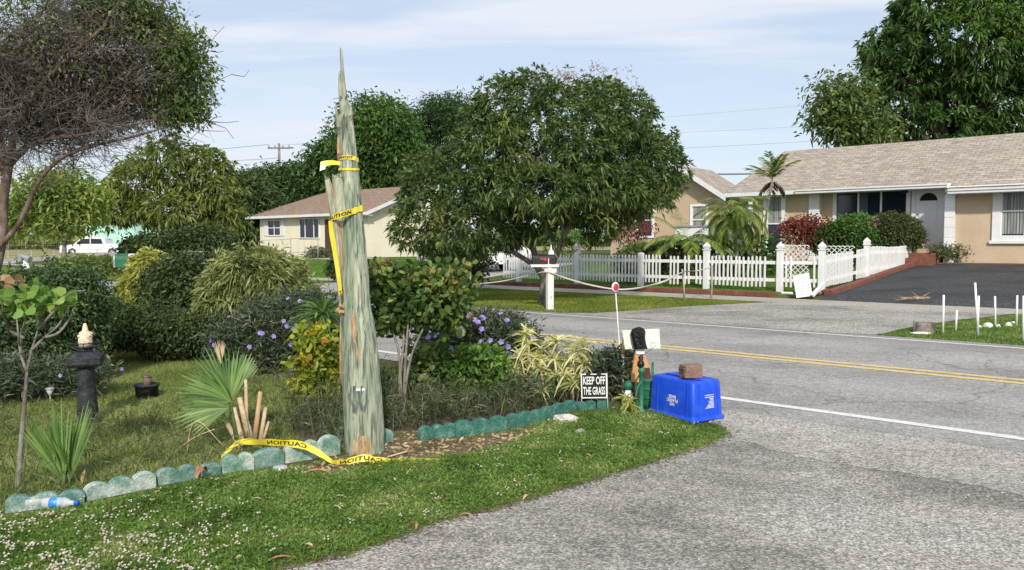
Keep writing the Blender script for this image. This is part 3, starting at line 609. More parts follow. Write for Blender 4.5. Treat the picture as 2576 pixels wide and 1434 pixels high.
# ---------------------------------------------------------------- the broken pole
pm('pole_wood', [(.11, .145, .105), (.245, .295, .215), (.36, .395, .295), (.47, .465, .36)], 12, .95, bump=1.2, bscale=26, fine=.28, fscale=45, stretch=(1.5, 1.5, .15), poss=[.30, .43, .56, .70], crack=.5)
pm('raw_wood', [(.26, .15, .08), (.46, .30, .17), (.56, .42, .28)], 22, .95, bump=.8, bscale=50, fine=.25, stretch=(1.5, 1.5, .2))
pm('tan_wood', [(.30, .17, .085), (.43, .28, .16), (.46, .38, .25)], 30, .95, bump=.8, bscale=50, fine=.25, stretch=(1.5, 1.5, .2))
pm('old_splinter', [(.21, .23, .16), (.38, .40, .30), (.5, .48, .36)], 16, .95, bump=.8, bscale=50, fine=.2, stretch=(1.5, 1.5, .2))
pm('smudge', [(.045, .055, .06), (.12, .135, .125), (.22, .26, .2)], 30, .95, fine=.3, stretch=(1, 1, .4))
YP = 5.72
PL = [(1150, 868, 969), (1142, 868, 968), (1050, 864, 964), (1000, 862, 961), (900, 858, 953), (800, 856, 939), (766, 860, 931.5), (700, 858, 928), (569, 854, 915), (490, 853, 908), (441, 855, 903), (380, 851, 897), (324, 849, 891), (302, 849, 888), (293, 850, 886), (288, 855, 883), (253, 852.5, 875), (226, 851, 870), (183, 851.5, 866), (178, 857, 865.2), (160, 856.6, 864.2), (140, 855.6, 862.6), (124, 854.8, 860.8), (120, 855.2, 860)]
_ys = np.array([p[0] for p in PL][::-1], float); _l = np.array([p[1] for p in PL][::-1], float); _r = np.array([p[2] for p in PL][::-1], float)
gro = rng.normal(size=48); gro = (np.roll(gro, 1)+gro*1.2+np.roll(gro, -1))*.0011
def pole_pt(py, ang, off=0.):
    l = np.interp(py, _ys, _l); r = np.interp(py, _ys, _r); c = at((l+r)/2, py, YP); w = (r-l)/2*YP/FOC
    dpt = w if py > 430 else w*np.interp(py, [110, 290, 430], [.5, .45, 1.0])
    if 185 < py < 430: w *= 1+.05*math.sin(py*.6)*math.sin(ang*5)
    k = (ang/(2*math.pi)*48) % 48; i = int(k); f = k-i; g = gro[i % 48]*(1-f)+gro[(i+1) % 48]*f
    g += .0016*math.sin(py*.031+ang*7)+.0013*math.sin(py*.083+ang*13)
    g *= min(1, w/.05)
    return c+Vector(((w+g+off)*math.cos(ang), (dpt+g+off)*math.sin(ang), 0))
pz = G(918, 1142)
POLE = thing('broken_utility_pole', (pz.x, YP, 0), 'snapped pale green treated wooden pole with a splintered pointed top', 'utility pole')
mb = MB(); rows = list(sorted(list(np.linspace(1150, 320, 78))+list(np.linspace(310, 120, 32)), reverse=True)); vs = []
for y in rows:
    for k in range(48): vs.append(pole_pt(y, 2*math.pi*k/48))
for k in range(48):   # sink the foot into the soil
    vs[k] = Vector((vs[k].x, vs[k].y, -.05))
mb.smooth = True
mb.add(vs, [(i*48+k, i*48+(k+1) % 48, (i+1)*48+(k+1) % 48, (i+1)*48+k) for i in range(109) for k in range(48)]+[tuple(109*48+k for k in range(48))])
build('shaft', mb, 'pole_wood', POLE, fixn=False)
def splinter(name, pts, mat, Y=YP, depth=.025, dy=0.):
    """pts: (x left, x right, y) rows from the bottom up"""
    mb = MB(); vs = []; n = 8
    for i, (l, r, y) in enumerate(pts):
        c = at((l+r)/2, y, Y+dy+(.06 if i == 0 else 0)); w = max(.0015, (r-l)/2*Y/FOC)
        for k in range(n):
            t = 2*math.pi*k/n+.3; vs.append(c+Vector((w*math.cos(t), min(depth, w*1.2)*math.sin(t), 0))+Vector((0, 0, .004*math.sin(k*3+i))))
    mb.add(vs, [(i*n+k, i*n+(k+1) % n, (i+1)*n+(k+1) % n, (i+1)*n+k) for i in range(len(pts)-1) for k in range(n)]+[tuple(range(n))[::-1], tuple((len(pts)-1)*n+k for k in range(n))])
    return build(name, mb, mat, POLE)
splinter('splinter', [(853, 862, 770), (846, 860, 700), (838, 855, 620), (830, 848, 545), (823, 838, 490), (817, 829, 455), (815, 819, 441)], 'old_splinter', dy=-.09)
splinter('splinter', [(854, 866, 760), (848, 864, 660), (838, 860, 560), (832, 850, 510), (826, 840, 475), (822, 829, 447)], 'raw_wood', dy=-.06)
splinter('splinter', [(850, 872, 620), (845, 872, 540), (840, 866, 480), (837, 862, 452), (836, 842, 441)], 'old_splinter', dy=-.07)
splinter('splinter', [(853, 866, 350), (846, 860, 320), (843.5, 851, 290), (842.5, 848, 270), (843, 845, 257)], 'old_splinter', dy=-.05)
splinter('splinter', [(876, 888, 320), (878, 887, 290), (880, 886, 275), (881, 884, 266)], 'old_splinter', dy=-.03)
splinter('splinter', [(850, 862, 420), (848, 858, 385), (848, 855, 360), (849, 852, 345)], 'raw_wood', dy=-.06)
sr_ = random.Random(4)
for k in range(9):
    y_ = sr_.choice([296, 300, 250, 230, 330]); x_ = np.interp(y_, _ys, _l)+sr_.uniform(.1, .9)*(np.interp(y_, _ys, _r)-np.interp(y_, _ys, _l)); l_ = sr_.uniform(14, 34); w_ = sr_.uniform(1.2, 2.8)
    splinter('splinter', [(x_-w_, x_+w_, y_+18), (x_-w_*.9, x_+w_*.8, y_-l_*.3), (x_-w_*.3, x_+w_*.2+.5, y_-l_)], 'old_splinter', dy=-.04+sr_.uniform(-.01, .02), depth=.006)
for k in range(5):
    x_ = 838+6*k+sr_.uniform(-2, 2); splinter('splinter', [(x_-2.5, x_+2.5, 480), (x_-2, x_+1.5, 445), (x_-.6, x_+.6, 441-sr_.uniform(2, 14))], 'old_splinter', dy=-.085+sr_.uniform(-.01, .02), depth=.006)
splinter('splinter', [(858, 866, 968), (854, 865, 940), (853, 865, 890), (855, 865, 830), (856, 863, 790), (859, 862, 778)], 'raw_wood', dy=-.045)
mb = MB()
for k in range(9): p = at(856+random.uniform(-7, 7), 775+random.uniform(-9, 9), YP-.1+random.uniform(-.02, .02)); mb.rock(p, .014, (1, .7, 1.1), k, 1)
build('torn_wood', mb, 'raw_wood', POLE)
def patch(name, y0, y1, a0, a1, mat, off=.0022, rough=.35, seed=0):
    q = np.random.default_rng(seed); mb = MB(); ny, na = 60, 50; ph = q.random(6)*6
    g = lambda i, j: pole_pt(y0+(y1-y0)*i/ny, a0+(a1-a0)*j/na, off)
    vs = [g(i, j) for i in range(ny+1) for j in range(na+1)]; fs = []
    for i in range(ny):
        for j in range(na):
            u, v = (j+.5)/na*2-1, (i+.5)/ny*2-1
            e = u*u+v*v+rough*(math.sin(u*6+ph[0])*math.sin(v*3+ph[1])+.6*math.sin(u*15+ph[2]+v*2)+.5*(q.random()-.5))
            if e < .75: fs.append((i*(na+1)+j, i*(na+1)+j+1, (i+1)*(na+1)+j+1, (i+1)*(na+1)+j))
    mb.add(vs, fs); return build(name, mb, mat, POLE, fixn=False)
H = -math.pi/2
patch('bare_patch', 775, 860, H-.2, H+.15, 'tan_wood', seed=3); patch('bare_patch', 855, 905, H-.02, H+.18, 'tan_wood', rough=.6, seed=4)
patch('bare_patch', 1085, 1140, H-.5, H+.6, 'tan_wood', rough=.8, seed=5)
patch('dark_smudge', 962, 1030, H-.6, H+.35, 'smudge', rough=.75, seed=6)
for q0, q1 in ((H-.08, H+.12), (H+.2, H+.34)):
    mb = MB(); mb.add([pole_pt(968, q0, .005), pole_pt(968, q1, .005), pole_pt(974, q1, .005), pole_pt(974, q0, .005)], [(0, 1, 2, 3)]); build('white_mark', mb, 'white_paint', POLE)
# ---------------------------------------------------------------- caution tape
pm('tape_yellow', [(.66, .55, .03), (.78, .68, .07)], 6, .4, fine=.05, spec=.5); pm('tape_ink', [(.012, .012, .01)], 6, .6)
def ribbon(root, name, path, wid, mat='tape_yellow'):
    mb = MB(); vs = []
    for p, w in zip(path, wid): vs += [p-w/2, p+w/2]
    mb.smooth = True; mb.add(vs, [(2*i, 2*i+1, 2*i+3, 2*i+2) for i in range(len(path)-1)]); return build(name, mb, mat, root, fixn=False)
def tape_text(root, txt, path, wid, s_at, scale, flip=False, mirror=True, off=.0025, clip=None):
    me = textmesh(txt, 1.0, ext=0, spacing=1.05, bold=.02); cum = [0.]
    for a, b in zip(path[:-1], path[1:]): cum.append(cum[-1]+(b-a).length)
    for v in me.vertices:
        x = v.co.x*scale*1.1*(-1 if mirror else 1); yy = v.co.y*(-1 if flip else 1)
        s = s_at+x; s = min(max(s, 0), cum[-1]-1e-4); i = max(0, min(len(cum)-2, int(np.searchsorted(cum, s))-1)); f = (s-cum[i])/(cum[i+1]-cum[i])
        p = path[i].lerp(path[i+1], f); w = wid[i].lerp(wid[i+1], f); n = (path[i+1]-path[i]).cross(w).normalized()
        if n.dot(Vector((0, 0, CH))-p) < 0: n = -n
        v.co = p+w*yy*.78+n*off
    me.update(); return link_mesh('lettering', me, 'tape_ink', root)
def spl(pts, n=60):
    """smooth curve through points"""
    P = [Vector(p) for p in pts]; P = [P[0]*2-P[1]]+P+[P[-1]*2-P[-2]]; out = []; m = max(2, n//(len(P)-3))
    for i in range(1, len(P)-2):
        for k in range(m):
            t = k/m; a, b, c, d = P[i-1], P[i], P[i+1], P[i+2]
            out.append(.5*((2*b)+(c-a)*t+(2*a-5*b+4*c-d)*t*t+(3*b-a-3*c+d)*t**3))
    out.append(P[-2].copy()); return out
TG = 'caution tape on and below the broken pole'
T1 = thing('caution_tape', pole_pt(405, H), 'yellow caution tape wrapped twice high on the pole below its point', 'caution tape', TG)
for nm, ya, yb, wd in (('tape_band', 398, 408, .0305), ('tape_band', 428, 424, .016)):
    pa = [pole_pt(ya+(yb-ya)*(.5-.5*math.cos(t-H)), t, .006) for t in np.linspace(H-math.pi, H+math.pi, 60)]; wi = [Vector((0, 0, wd))]*60
    b = ribbon(T1, nm, pa, wi)
    if wd > .03: tape_text(b, 'TION', pa, wi, .5*sum((y-x).length for x, y in zip(pa[:-1], pa[1:])), .032, off=.004)
pa = spl([at(806, 416, YP-.18), at(822, 411, YP-.17), at(838, 409, YP-.15), at(856, 411, YP-.12)], 18); ribbon(T1, 'tape_tail', pa, [Vector((0, .012, .05-.0015*i)) for i in range(len(pa))])
pa = [at(805+14*i/9, 424-5*i/9, YP-.19) for i in range(10)]; ribbon(T1, 'tape_tail', pa, [Vector((0, .02, .036))]*10, 'white_paint')
T2 = thing('caution_tape', pole_pt(536, H), 'yellow caution tape tied round the middle of the pole with a long hanging end', 'caution tape', TG)
pa = []
for t in np.linspace(H-math.pi, H+math.pi, 60):
    p = pole_pt(538-15*math.cos(t)*-1*-1, t, .012); p.x -= .06*max(0, -math.cos(t))**1.5; p.y -= .085*max(0, -math.sin(t))*min(1, max(0, -math.cos(t)+.35)*1.5); pa.append(p)
wi = [Vector((.006*math.sin(i*.9), 0, .042+.004*math.sin(i*1.3))) for i in range(60)]; b = ribbon(T2, 'tape_band', pa, wi); tape_text(b, 'CAUTION', pa, wi, .5*sum((y-x).length for x, y in zip(pa[:-1], pa[1:]))-.02, .05, mirror=False, off=.004)
pa = spl([at(831, 556, YP-.17), at(835, 590, YP-.17), at(842, 630, YP-.165), at(848, 670, YP-.16), at(853, 705, YP-.16), at(857, 742, YP-.155)], 40)
wi = [Vector((.022+.014*math.sin(min(1, i/12)*1.5)-.0004*i, .02, 0)) for i in range(len(pa))]; b = ribbon(T2, 'tape_tail', pa, wi); tape_text(b, 'CAUTION', pa, wi, .58, .035, mirror=True, off=.003)
T3 = thing('caution_tape', G(720, 1150), 'long yellow caution tape draped over the palm stump and trailing through the grass', 'caution tape', TG)
pts = [(556, 1150, 5.45, .045), (580, 1128, 5.5, .05), (604, 1112, 5.55, .05), (650, 1112, 5.5, .068), (705, 1114, 5.42, .072), (760, 1120, 5.38, .072), (800, 1138, 5.35, .062), (830, 1158, 5.33, .05), (852, 1168, 5.32, .05), (880, 1160, 5.32, .062), (918, 1152, 5.33, .075), (950, 1160, 5.36, .06), (985, 1165, 5.4, .035), (1030, 1166, 5.42, .03), (1090, 1168, 5.42, .026), (1150, 1166, 5.42, .02)]
pa = spl([at(x, y, Y) for x, y, Y, w in pts], 120); ww = np.interp(np.linspace(0, 1, len(pa)), np.linspace(0, 1, len(pts)), [p[3] for p in pts])
for p, w in zip(pa, ww): p.z = max(p.z, w*.42+.004)
wi = [Vector((.14*math.sin(i*.43)+.05*math.sin(i*1.3), .5*math.sin(i*.17)+.25*math.sin(i*.71)+.1, 1)).normalized()*w*.72 for i, w in enumerate(ww)]
b = ribbon(T3, 'tape_strip', pa, wi); cum = np.cumsum([0]+[(y-x).length for x, y in zip(pa[:-1], pa[1:])])
ix = lambda px: float(cum[int(np.argmin([abs((CX+FOC*p.x/p.y)-px) for p in pa]))])
tape_text(b, 'CAUTION', pa, wi, ix(712), .062, mirror=True); tape_text(b, 'CAUTION', pa, wi, ix(905), .058, mirror=True)
# ---------------------------------------------------------------- recycling bin and block
pm('bin_blue', [(.006, .06, .54), (.008, .07, .62), (.04, .12, .62)], 7, .45, bump=.1, bscale=120, spec=.4, fine=.1, fscale=200, poss=[.3, .5, .75]); pm('block_brown', [(.20, .125, .095), (.30, .19, .15)], 9, 1., bump=1., bscale=70, fine=.35, fscale=120)
pm('block_split', [(.12, .075, .055), (.24, .15, .12)], 25, 1., bump=1.5, bscale=40, fine=.5, fscale=60)
aa = Vector((-.535, .845, 0)).normalized(); bb = Vector((aa.y, -aa.x, 0)); c0 = G(1746, 1067)
cen = c0+aa*.285+bb*.18
M0 = Matrix(((bb.x, aa.x, 0, cen.x), (bb.y, aa.y, 0, cen.y), (0, 0, 1, 0), (0, 0, 0, 1)))   # local x: short side, y: long side
BIN = thing('recycling_bin', (cen.x, cen.y, 0), 'blue plastic recycling bin turned upside down at the grass tip', 'recycling bin')
HB, hx, hy, tx, ty = .345, .180, .275, .166, .252
def rrect(x, y, r, n=5):
    o = []
    for (cx, cy, a) in ((x-r, y-r, 0), (-x+r, y-r, 90), (-x+r, -y+r, 180), (x-r, -y+r, 270)):
        for k in range(n+1): t = R(a+90*k/n); o.append((cx+r*math.cos(t), cy+r*math.sin(t)))
    return o
mb = MB(M0); mb.smooth = True; prof = [(hx+.016, hy+.016, .012), (hx+.016, hy+.016, .034), (hx, hy, .036), (hx, hy, .05), (tx+.004, ty+.004, HB-.02), (tx-.004, ty-.004, HB-.005), (tx-.018, ty-.018, HB), (tx-.03, ty-.03, HB), (tx-.045, ty-.045, HB-.007), (.01, .012, HB-.007)]
vs = []; n = 24
for x, y, z in prof: vs += [(a, b, z) for a, b in rrect(x, y, min(.035, x*.9))]
mb.add(vs, [(i*n+k, i*n+(k+1) % n, (i+1)*n+(k+1) % n, (i+1)*n+k) for i in range(len(prof)-1) for k in range(n)]+[tuple((len(prof)-1)*n+k for k in range(n))])
tub = build('tub', mb, 'bin_blue', BIN)
sl = lambda z: (z-.05)/(HB-.07)
mb = MB(M0)
for q in (-.155, .155, -.11 if False else .155):     # ribs on the long (left) and short faces
    pass
def rib(face, q, w=.010, d=.006):
    z0_, z1_ = .04, HB-.02; x0, x1 = (hx, tx+.004) if face == 'l' else (hy, ty+.004)
    if face == 'l': vs = [(-x0-d, q-w, z0_), (-x0-d, q+w, z0_), (-x0+.004, q+w, z0_), (-x0+.004, q-w, z0_), (-x1-d, q-w, z1_), (-x1-d, q+w, z1_), (-x1+.004, q+w, z1_), (-x1+.004, q-w, z1_)]
    else: vs = [(q-w, -x0-d, z0_), (q+w, -x0-d, z0_), (q+w, -x0+.004, z0_), (q-w, -x0+.004, z0_), (q*.9-w, -x1-d, z1_), (q*.9+w, -x1-d, z1_), (q*.9+w, -x1+.004, z1_), (q*.9-w, -x1+.004, z1_)]
    mb.add(vs, [(0,3,2,1),(4,5,6,7),(0,1,5,4),(1,2,6,5),(2,3,7,6),(3,0,4,7)])
for fc, q, w_ in (('l', -.195, .009), ('l', .165, .006), ('s', -.11, .006), ('s', .12, .006)): mb = MB(M0); rib(fc, q, w_); build('rib', mb, 'bin_blue', tub, bevel=.003)
mb = MB(M0); mb.box((-.03, -ty+.02, HB-.003), (.03, ty-.02, HB+.004)); build('base_ridge', mb, 'bin_blue', tub, bevel=.003)
def facemat(face, q, z):     # matrix: text plane on a bin face, upside down
    f = (z-.05)/(HB-.07); 
    if face == 'l': o = Vector((-(hx+(tx+.004-hx)*f)-.0022, q, z)); ex, ey = Vector((0, 1, 0)), Vector((-(hx-tx)/(HB-.07), 0, -1)).normalized()
    else: o = Vector((q, -(hy+(ty+.004-hy)*f)-.0022, z)); ex, ey = Vector((-1, 0, 0)), Vector((0, -(hy-ty)/(HB-.07), -1)).normalized()
    ez = ex.cross(ey); return M0 @ Matrix(((ex.x, ey.x, ez.x, o.x), (ex.y, ey.y, ez.y, o.y), (ex.z, ey.z, ez.z, o.z), (0, 0, 0, 1)))
for t, z in (('NO', .125), ('PLASTIC', .158), ('BAGS', .19)): textobj('lettering', t, .036, facemat('l', -.02, z), 'white_paint', tub, ext=.0004, bold=.0012)
for k, (z, w, x) in enumerate(((.222, .105, .0), (.205, .105, .0), (.192, .05, -.026), (.180, .04, -.03), (.168, .062, -.02), (.157, .05, -.026), (.146, .066, -.018), (.135, .078, -.012), (.125, .088, -.007), (.115, .10, 0))):
    mb = MB(facemat('s', .015-x*.9, z)); q = -w/2
    while q < w/2: l_ = random.uniform(.004, .011); mb.box((q, -.0028, -.0003), (min(q+l_, w/2), .0028, .0006)); q += l_+.0018
    build('fine_print', mb, 'white_paint', tub)
pb = cen+Vector((.03, -.06, HB+.004)); BR = thing('paving_block', pb, 'brown concrete block with a split face lying on the blue bin', 'block')
Mb = Matrix.Translation(pb) @ Matrix.Rotation(math.atan2(bb.y, bb.x)-.28, 4, 'Z')
mb = MB(Mb); mb.prism([(-.075, -.06), (.075, -.07), (.085, -.04), (.085, .05), (.07, .065), (-.07, .06), (-.085, .04), (-.085, -.04)], 2, .001, .112); build('block_body', mb, 'block_brown', BR, bevel=.006)
mb = MB(Mb)
for i in range(5):
    for j in range(6): mb.rock((-.085+.004*math.sin(i*j), -.045+.022*i, .012+.017*j), .0135, (.5, 1, .9), i*9+j, 1)
build('split_face', mb, 'block_split', BR)
# ---------------------------------------------------------------- sign
sg = G(1494, 1022); SG = thing('yard_sign', sg, 'black keep off the grass sign with white letters by the green edging', 'sign')
Y_ = 7.15; cs = at(1494.5, 971, Y_); Ms = Matrix.Translation(cs) @ Matrix.Rotation(R(-4), 4, 'Z') @ Matrix.Rotation(R(-1.5), 4, 'Y')
mb = MB(Ms); mb.box((-.118, -.003, -.112), (.118, .003, .112)); bd = build('board', mb, 'white_paint', SG)
mb = MB(Ms); mb.box((-.107, -.0045, -.100), (.107, -.0031, .103)); build('black_panel', mb, 'tape_ink', bd)
RX = Matrix.Rotation(math.pi/2, 4, 'X')
for t, z in (('KEEP OFF', .047), ('THE GRASS', -.047)):
    me = textmesh(t, .1, ext=.0004, bold=.0022); xs = [v.co.x for v in me.vertices]; k = .198/(max(xs)-min(xs)); me.transform(Ms @ Matrix.Translation((0, -.0052, z)) @ RX @ Matrix.Diagonal((k, .98, 1, 1))); link_mesh('lettering', me, 'white_paint', bd)
for x in (-.05, .045): mb = MB(Ms); mb.box((x-.02, -.008, .10), (x+.02, .008, .124)); build('clip', mb, 'black_metal', SG)
for x in (-.115, .118): mb = MB(Ms); mb.tube([(x, .004, .115), (x, .004, -.26)], .004, 6); build('wire_leg', mb, 'white_worn', SG)
# ---------------------------------------------------------------- wooden yard figure, hand pump, reflector, small things by the bin
pm('wood_orange', [(.48, .25, .085), (.66, .40, .16)], 12, .7, fine=.15, stretch=(1, 1, .2)); pm('boot_brown', [(.07, .03, .02), (.12, .055, .035)], 9, .7); pm('glossy_black', [(.008, .008, .009), (.02, .02, .022)], 20, .25, bump=1., bscale=40)
pm('pump_green', [(.02, .12, .07), (.04, .19, .11)], 12, .45, fine=.15); pm('cream_panel', [(.72, .74, .62), (.78, .79, .68)], 3, .7)
YF = 7.35; fb = at(1606, 985, YF); FG = thing('yard_figure', Vector((fb.x, YF, 0)), 'wooden yard figure with a black head covering, cream board and orange flared legs', 'garden figure')
def plate(name, pts, Y, th, mat, parent, bevel=.002):
    mb = MB(); f = [at(x, y, Y) for x, y in pts]; mb.add(f+[p+Vector((0, th, 0)) for p in f], [tuple(range(len(f))), tuple(range(len(f), 2*len(f)))[::-1]]+[(i, (i+1) % len(f), len(f)+(i+1) % len(f), len(f)+i) for i in range(len(f))]); return build(name, mb, mat, parent, bevel=bevel)
plate('board', [(1566, 832), (1658, 828), (1661, 876), (1573, 878)], YF, .012, 'cream_panel', FG)
mb = MB(); rowsb = [(824, 1598, 1614), (827, 1589, 1620), (834, 1586, 1623), (850, 1589, 1623), (865, 1593, 1626), (878, 1596, 1630)]
vs = []
for j, (y, l, r) in enumerate(rowsb):
    for k in range(14): t = 2*math.pi*k/14; c = at((l+r)/2, y, YF-.045); w = (r-l)/2*YF/FOC; vs.append(c+Vector((w*math.cos(t)*(1+.06*math.sin(k*5+j)), (.035+.004*math.sin(k*3))*math.sin(t), .004*math.sin(k*7))))
mb.add(vs, [(i*14+k, i*14+(k+1) % 14, (i+1)*14+(k+1) % 14, (i+1)*14+k) for i in range(5) for k in range(14)]+[tuple(range(14)), tuple(70+k for k in range(14))]); build('head_cloth', mb, 'glossy_black', FG)
plate('collar', [(1600, 876), (1620, 876), (1621, 890), (1601, 891)], YF-.04, .02, 'white_paint', FG)
plate('leg', [(1599, 884), (1609, 886), (1614, 905), (1612, 962), (1588, 960), (1594, 915)], YF-.03, .04, 'wood_orange', FG)
plate('leg', [(1613, 886), (1620, 884), (1626, 905), (1634, 924), (1616, 926)], YF+.03, .03, 'wood_orange', FG)
plate('boot', [(1588, 962), (1612, 963), (1609, 998), (1592, 998)], YF-.035, .05, 'boot_brown', FG)
plate('boot', [(1616, 928), (1634, 926), (1642, 975), (1622, 990)], YF+.028, .04, 'boot_brown', FG)
mb = MB(); mb.tube([at(1579, 873, YF-.1), at(1600, 890, YF-.1), at(1610, 897, YF-.11)], .0018, 5); lp = [at(1642.5+5.5*math.cos(t), 868+7*math.sin(t), YF-.1) for t in np.linspace(0, 2*math.pi, 20)]
mb.tube([at(1612, 899, YF-.11), at(1630, 885, YF-.1), at(1643, 875, YF-.1)], .0018, 5); mb.tube(lp, .0018, 5); build('wire_loop', mb, 'black_metal', FG)
YQ = 7.0; pb_ = at(1612, 1040, YQ); PU = thing('hand_pump_ornament', Vector((pb_.x, YQ, 0)), 'dark green cast hand pump ornament between the sign and the blue bin', 'garden pump')
mb = MB(); mb.lathe((at(1613, 1040, YQ).x, YQ, 0), [(.045, 0), (.045, .03), (.02, .05), (.021, .36), (.032, .37), (.032, .39), (.02, .41), (.012, .43)], 14); build('pump_body', mb, 'pump_green', PU)
mb = MB(); mb.lathe((at(1611, 1040, YQ).x, YQ, .40), [(.012, 0), (.034, .03), (.03, .06), (.016, .075), (.026, .1), (.004, .125)], 12); build('pump_cap', mb, 'glossy_black', PU)
mb = MB(); mb.tube(spl([at(1614, 960, YQ-.03), at(1604, 975, YQ-.06), at(1600, 1000, YQ-.08), at(1607, 1020, YQ-.08)], 16), .009, 8); build('spout', mb, 'pump_green', PU)
mb = MB(); mb.tube(spl([at(1614, 935, YQ), at(1600, 960, YQ+.05), at(1598, 1000, YQ+.06)], 12), .007, 8); build('pump_handle', mb, 'pump_green', PU)
bk = at(1636, 1030, 7.2); BK = thing('garden_barrel', Vector((bk.x, 7.2, 0)), 'small dark green ridged barrel half hidden behind the blue bin', 'barrel')
mb = MB(); mb.lathe((bk.x, 7.2, 0), [(.06, 0), (.075, .06), (.08, .12), (.075, .2), (.07, .25), (.074, .255), (.074, .27), (.02, .275)], 18); build('barrel_body', mb, 'pump_green', BK)
mb = MB(); mb.lathe((bk.x, 7.2, .1), [(.082, 0), (.085, .008), (.082, .016)], 18); mb.lathe((bk.x, 7.2, .18), [(.078, 0), (.081, .008), (.078, .016)], 18); build('hoop', mb, 'pump_green', BK)
mb = MB(); mb.tube([at(1642, 990, 7.5), at(1642, 911, 7.5)], .012, 4); tag(build('green_stake', mb, 'pump_green'), 'short flat green stake standing behind the blue bin', 'stake')
vv = at(1580, 985, 7.25); VS = thing('garden_vase', Vector((vv.x, 7.25, 0)), 'small white and green glazed vase left of the wooden figure', 'vase')
mb = MB(); mb.lathe((vv.x, 7.25, .02), [(.03, 0), (.04, .04), (.042, .09), (.03, .13), (.024, .145)], 16); build('vase_body', mb, 'white_worn', VS)
mb = MB(); mb.lathe((vv.x, 7.25, .165), [(.026, 0), (.042, .03), (.036, .06), (.012, .085)], 16); build('vase_lid', mb, 'pump_green', VS)
tv = at(1568, 880, 7.5); TO = thing('garden_torch', Vector((tv.x, 7.5, 0)), 'thin white garden torch with an orange head beside the wooden figure', 'torch')
mb = MB(); mb.tube([(tv.x, 7.5, 0), (tv.x-.005, 7.5, .46)], .012, 8); build('torch_pole', mb, 'white_worn', TO)
mb = MB(); mb.lathe((tv.x-.005, 7.5, .46), [(.014, 0), (.022, .03), (.015, .07), (.006, .1)], 10); build('torch_head', mb, 'wood_orange', TO)
YR = 7.75; rb = at(1563, 935, YR); rt_ = at(1549, 738, YR); RF = thing('reflector_stake', Vector((rb.x, YR, 0)), 'round red reflector on a thin leaning white stake by the road', 'reflector')
pm('reflector_red', [(.50, .02, .03), (.62, .04, .05)], 60, .25, spec=.8)
mb = MB(); mb.tube([Vector((rb.x+.008, YR, 0)), rb, rt_], .006, 6); build('stake', mb, 'white_worn', RF)
cr = at(1548, 722, YR); Tr = Matrix.Rotation(R(38), 4, 'Z') @ Matrix.Rotation(R(90), 4, 'X')
mb = MB(); mb.lathe(cr, [(.046, -.006), (.050, 0), (.046, .006)], 24, Tr.to_3x3()); rr_ = build('reflector_rim', mb, 'white_paint', RF)
mb = MB(); mb.lathe(cr, [(.035, .0065), (.035, .010), (.02, .012)], 24, Tr.to_3x3()); build('reflector_lens', mb, 'reflector_red', RF)
# ---------------------------------------------------------------- pedestal with shell figure, pot, solar lamp
pd = G(222, 1062); PD = thing('garden_pedestal', pd, 'black painted column pedestal standing on the lawn', 'pedestal')
pm('paint_black', [(.016, .019, .022), (.04, .045, .05), (.09, .1, .1)], 14, .55, bump=.8, bscale=30, poss=[.35, .6, .8])
zt_ = CH-(921-HOR)*pd.y/FOC; xt = at(215, 921, pd.y).x
mb = MB(); hcol = zt_; N_ = 16; path = [Vector((pd.x+(xt-pd.x)*k/N_, pd.y, hcol*k/N_)) for k in range(N_+1)]
mb.tube(path, [.088-.022*math.sin(min(1, k/N_*1.2)*1.5)+.004*(k % 2) for k in range(N_+1)], 20); build('column', mb, 'paint_black', PD)
Mc = Matrix.Translation((xt, pd.y, zt_)) @ Matrix.Rotation(R(20), 4, 'Z')
mb = MB(Mc); mb.frustum((0, 0, -.002), .22, .22, .255, .255, .02); mb.box((-.13, -.13, .019), (.13, .13, .085)); mb.frustum((0, 0, .086), .22, .22, .13, .13, .035); mb.lathe((0, 0, .12), [(.062, 0), (.055, .02), (.07, .04)], 16); build('capital', mb, 'paint_black', PD, bevel=.005)
zc = zt_+.165; ring = [Vector((xt+.115*math.cos(t), pd.y+.115*math.sin(t), zc+.03)) for t in np.linspace(0, 2*math.pi, 33)]
mb = MB(); mb.tube(ring, .005, 6); mb.tube([p-Vector((0, 0, .03)) for p in ring], .004, 6)
for k in (2, 10, 18, 26): mb.tube([ring[k], ring[k]-Vector((0, 0, .03)), Vector((xt, pd.y, zc-.045))], .004, 5)
build('wire_ring', mb, 'black_metal', PD)
pm('shell_cream', [(.55, .36, .2), (.74, .62, .46), (.80, .74, .62)], 40, .6, bump=.6, bscale=60)
zf = zc-.004; SF = thing('shell_figure', Vector((xt+.005, pd.y, zf)), 'cream shell-covered cone figure on top of the black pedestal', 'figurine')
mb = MB(); mb.lathe((xt+.005, pd.y, zf), [(.052, 0), (.056, .04), (.05, .09), (.046, .12), (.022, .135), (.02, .165), (.008, .195)], 16); build('figure_body', mb, 'shell_cream', SF)
mb = MB()
for k in range(26): t = random.uniform(0, 6.28); z = random.uniform(.02, .13); mb.rock((xt+.005+.05*math.cos(t), pd.y+.05*math.sin(t), zf+z), .011, (1, 1, .8), k, 1)
build('shells', mb, 'shell_cream', SF)
pp = G(370, 1001); PT = thing('plant_pot', pp, 'black plastic pot standing on the shaded lawn', 'plant pot')
mb = MB(); mb.lathe(pp, [(.10, 0), (.108, .12), (.116, .121), (.116, .14), (.10, .141), (.095, .11)], 24); build('pot', mb, 'paint_black', PT)
mb = MB(); mb.lathe(pp+Vector((0, 0, .10)), [(.094, 0), (.05, .015)], 16); build('soil', mb, 'dirt', PT)
